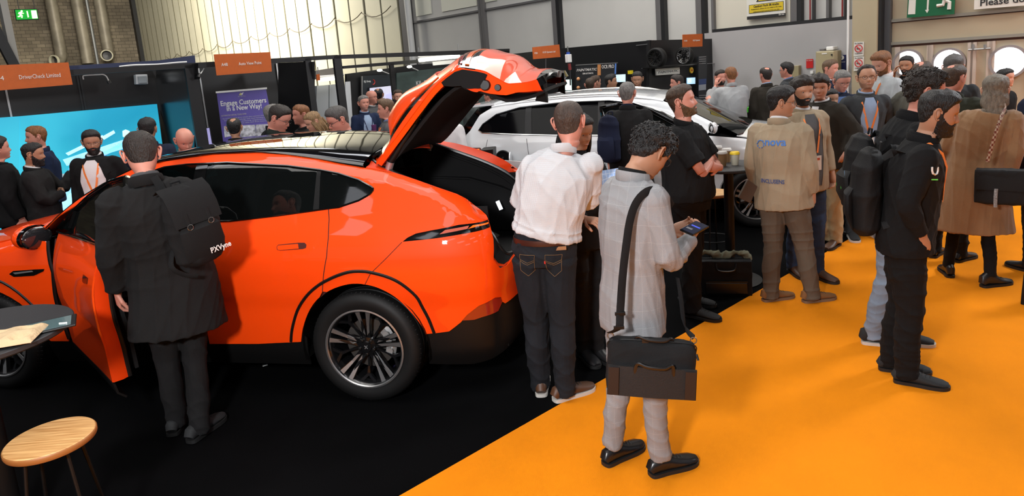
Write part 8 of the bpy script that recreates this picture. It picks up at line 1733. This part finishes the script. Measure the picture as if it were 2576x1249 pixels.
# woman's shoulder bag
cb_ = W2(pcamel, pcamel['T']((.16, -.26, .96))); sb = thing('shoulder_bag', 'black shoulder bag with patterned strap on the camel coat', 'bag', at_Y(2530, 470, 4.80), pcamel['rz']); mb = MB(); mb.box((0, 0, 0), (.38, .11, .26)); V, Fs = remeshed(mb, .010, 10); V = folds(V, Fs, .005, 3); mesh_obj('bag_body', V, Fs, M_nylon, sb)
G = [[(x, y, z) for x in np.linspace(-.18, .18, 9)] for y, z in ((.03, .128), (-.05, .13), (-.064, .06), (-.066, -.02))]; sheet('flap', G, M_nylon, sb, th=.005)
M_pat = mat('patterned_strap', (0.20, 0.10, 0.07), 0.7); nt, N, L, b_ = nodes_of(M_pat); tcx = N.new('ShaderNodeTexCoord'); ck = N.new('ShaderNodeTexChecker'); ck.inputs['Scale'].default_value = 55; L.new(tcx.outputs['Object'], ck.inputs[0]); ck.inputs['Color1'].default_value = (0.42, 0.36, 0.28, 1); ck.inputs['Color2'].default_value = (0.16, 0.045, 0.03, 1); L.new(ck.outputs[0], b_.inputs['Base Color'])
pts = [at_Y(x, y, Y_) for x, y, Y_ in ((2484, 408, 4.70), (2492, 380, 4.70), (2505, 335, 4.70), (2520, 292, 4.74), (2530, 272, 4.84), (2528, 264, 4.96))]; st = MB().tube(spline(pts, 4), [(.017, .003)]*21, n=8, up=(.2, -1, 0)).build('shoulder_strap', M_pat, None, smooth=True); st.parent = sb; st.matrix_parent_inverse = (Matrix.Translation(sb.location)@Matrix.Rotation(pcamel['rz'], 4, 'Z')).inverted()
MB().tube([(-.05, -.10, .0), (-.052, -.105, -.06), (-.05, -.1, -.14)], [(.012, .006)]*3, n=8).build('tassel', mat('grey_tassel', (0.2, 0.2, 0.2), .8, vary=.5, vscale=90), sb)
# ---- lettering on clothes
M_bluepr = mat('jacket_blue', (0.05, 0.17, 0.50), 0.6); M_bluepr2 = mat('jacket_navy', (0.04, 0.07, 0.20), 0.6)
def prn(ri, body, px, z, size, m, width, **k): return print_text(ri, body, px, z, size, m, width=width, **k)
prn(pnova, 'nova', .020, 1.375, .085, M_bluepr, .16); prn(pnova, 'INCLUSENS', -.015, 1.05, .046, M_bluepr2, .19)
mb = MB(); dvv = Vector((0, 1, 0)); S = pnova['S']
for k in range(8):
    a = k*math.pi/4+.2; c0 = pnova['T']((0, 0, 1.355)); q = c0+np.array([-.095*S+.030*math.cos(a), 0, .030*math.sin(a)]); q2 = c0+np.array([-.105*S+.030*math.cos(a+.6), 0, .030*math.sin(a+.6)]); hh = [pnova['tree'].ray_cast(Vector(v-[0, .6, 0]), dvv, 1.3)[0] for v in (q, q2)]
    if all(hh): mb.tube([np.array(v)-[0, .004, 0] for v in hh], .0038, n=5)
mb.build('ring_emblem', M_bluepr, pnova['root'])
su = phood['aj'][1]; ra = ray(2383, 432)
lc = np.array([[math.cos(-phood['rz']), -math.sin(-phood['rz']), 0], [math.sin(-phood['rz']), math.cos(-phood['rz']), 0], [0, 0, 1]]); o0 = lc@(CAM-np.array(phood['root'].location)); 
def hit(ri, x, y):
    lc = np.array([[math.cos(-ri['rz']), -math.sin(-ri['rz']), 0], [math.sin(-ri['rz']), math.cos(-ri['rz']), 0], [0, 0, 1]]); o0 = lc@(CAM-np.array(ri['root'].location)); d0 = lc@ray(x, y); d0 /= np.linalg.norm(d0); h = ri['tree'].ray_cast(Vector(o0), Vector(d0), 20); return (np.array(h[0]), d0) if h[0] else (None, d0)
h_, d_ = hit(phood, 2352, 435)
if h_ is not None:
    mb = MB(); up_ = [hit(phood, x, y) for x, y in ((2345, 421), (2345, 430), (2347, 437), (2352, 440), (2357, 437), (2359, 430), (2359, 421))]; mb.tube([a_-b_*.006 for a_, b_ in up_ if a_ is not None], .0055, n=6); mb.build('sleeve_letter', M_white, phood['root']); MB().box(h_+[0, 0, -.038]-d_*.016, (.006, .03, .006)).build('sleeve_bar', mat('sleeve_green', (0.1, 0.5, 0.05), .5), phood['root'])
# jeans pockets and label of the white shirt
tro = pwhite['trousers']; tt_ = BVHTree.FromPolygons([Vector(v) for v in tro[1]], tro[2]); M_stitch = mat('stitching', (0.20, 0.11, 0.04), .7)
def onback(x, z): 
    p = pwhite['T']((x, 0, z)); h = tt_.ray_cast(Vector(p-np.array([0, .6, 0])), Vector((0, 1, 0)), 1.5); return np.array(h[0])-[0, .003, 0] if h[0] else p
for s in (-1, 1):
    for pts in ([(s*.03, .93), (s*.125, .925), (s*.12, .83), (s*.078, .795), (s*.036, .83), (s*.03, .93)], [(s*.036, .895), (s*.078, .875), (s*.122, .893)], [(s*.036, .885), (s*.078, .864), (s*.122, .883)]):
        P_ = []
        for i in range(len(pts)-1): P_ += [onback(*(np.array(pts[i])*(1-t_)+np.array(pts[i+1])*t_)) for t_ in np.linspace(0, 1, 6)]
        MB().tube(P_, .0013, n=4).build('pocket_stitching', M_stitch, pwhite['root'])
MB().box(onback(.115, .965), (.06, .004, .022), rz=.2).build('jeans_label', mat('tan_label', (0.36, 0.17, 0.07), .6), pwhite['root']); MB().box(onback(.030, .885), (.008, .004, .018)).build('red_tab', M_red, pwhite['root'])
# small debris and cup in hand
o = MB().box(floor_at(667, 921)+[0, 0, .004], (.035, .015, .006), rz=.5).build('paper_scrap', M_white); tag(o, 'tiny white scrap on the carpet beside the rear wheel', 'paper')
cpz = at_Y(941, 323, 10.3); o = MB().lathe([(.03, 0), (.04, .10), (.04, .105), (.0005, .105)], 16, cpz-[0, 0, .05]).build('paper_cup', mat('purple_cup', (0.12, 0.03, 0.12), .5)); tag(o, 'purple paper cup in the hand of the navy suit', 'cup')
bn = at_Y(1872, 300, 11.3); b_ = thing('waste_bin', 'black bin with a bright green lid by the grey wall', 'bin', (bn[0], bn[1], 0)); MB().lathe([(.0005, 0), (.20, 0), (.23, .95), (.0005, .95)], 20).build('bin_body', M_clad, b_); MB().lathe([(.24, .95), (.24, 1.03), (.0005, 1.05)], 20).build('lid', mat('lid_green', (0.08, 0.55, 0.04), .4), b_)
rt = at_z(24, 470, 1.05); rp2 = thing('side_counter', 'pale counter behind the bearded person in the overcoat at the left', 'counter', (rt[0]+.1, rt[1]+.8, 0), .5); MB().box((0, 0, 1.03), (.5, .45, .03)).build('counter_top', M_white, rp2, bevel=.004); MB().box((.2, 0, .5), (.04, .04, 1.0)).build('leg', M_wood, rp2); MB().box((-.2, 0, .5), (.04, .04, 1.0)).build('leg', M_wood, rp2)
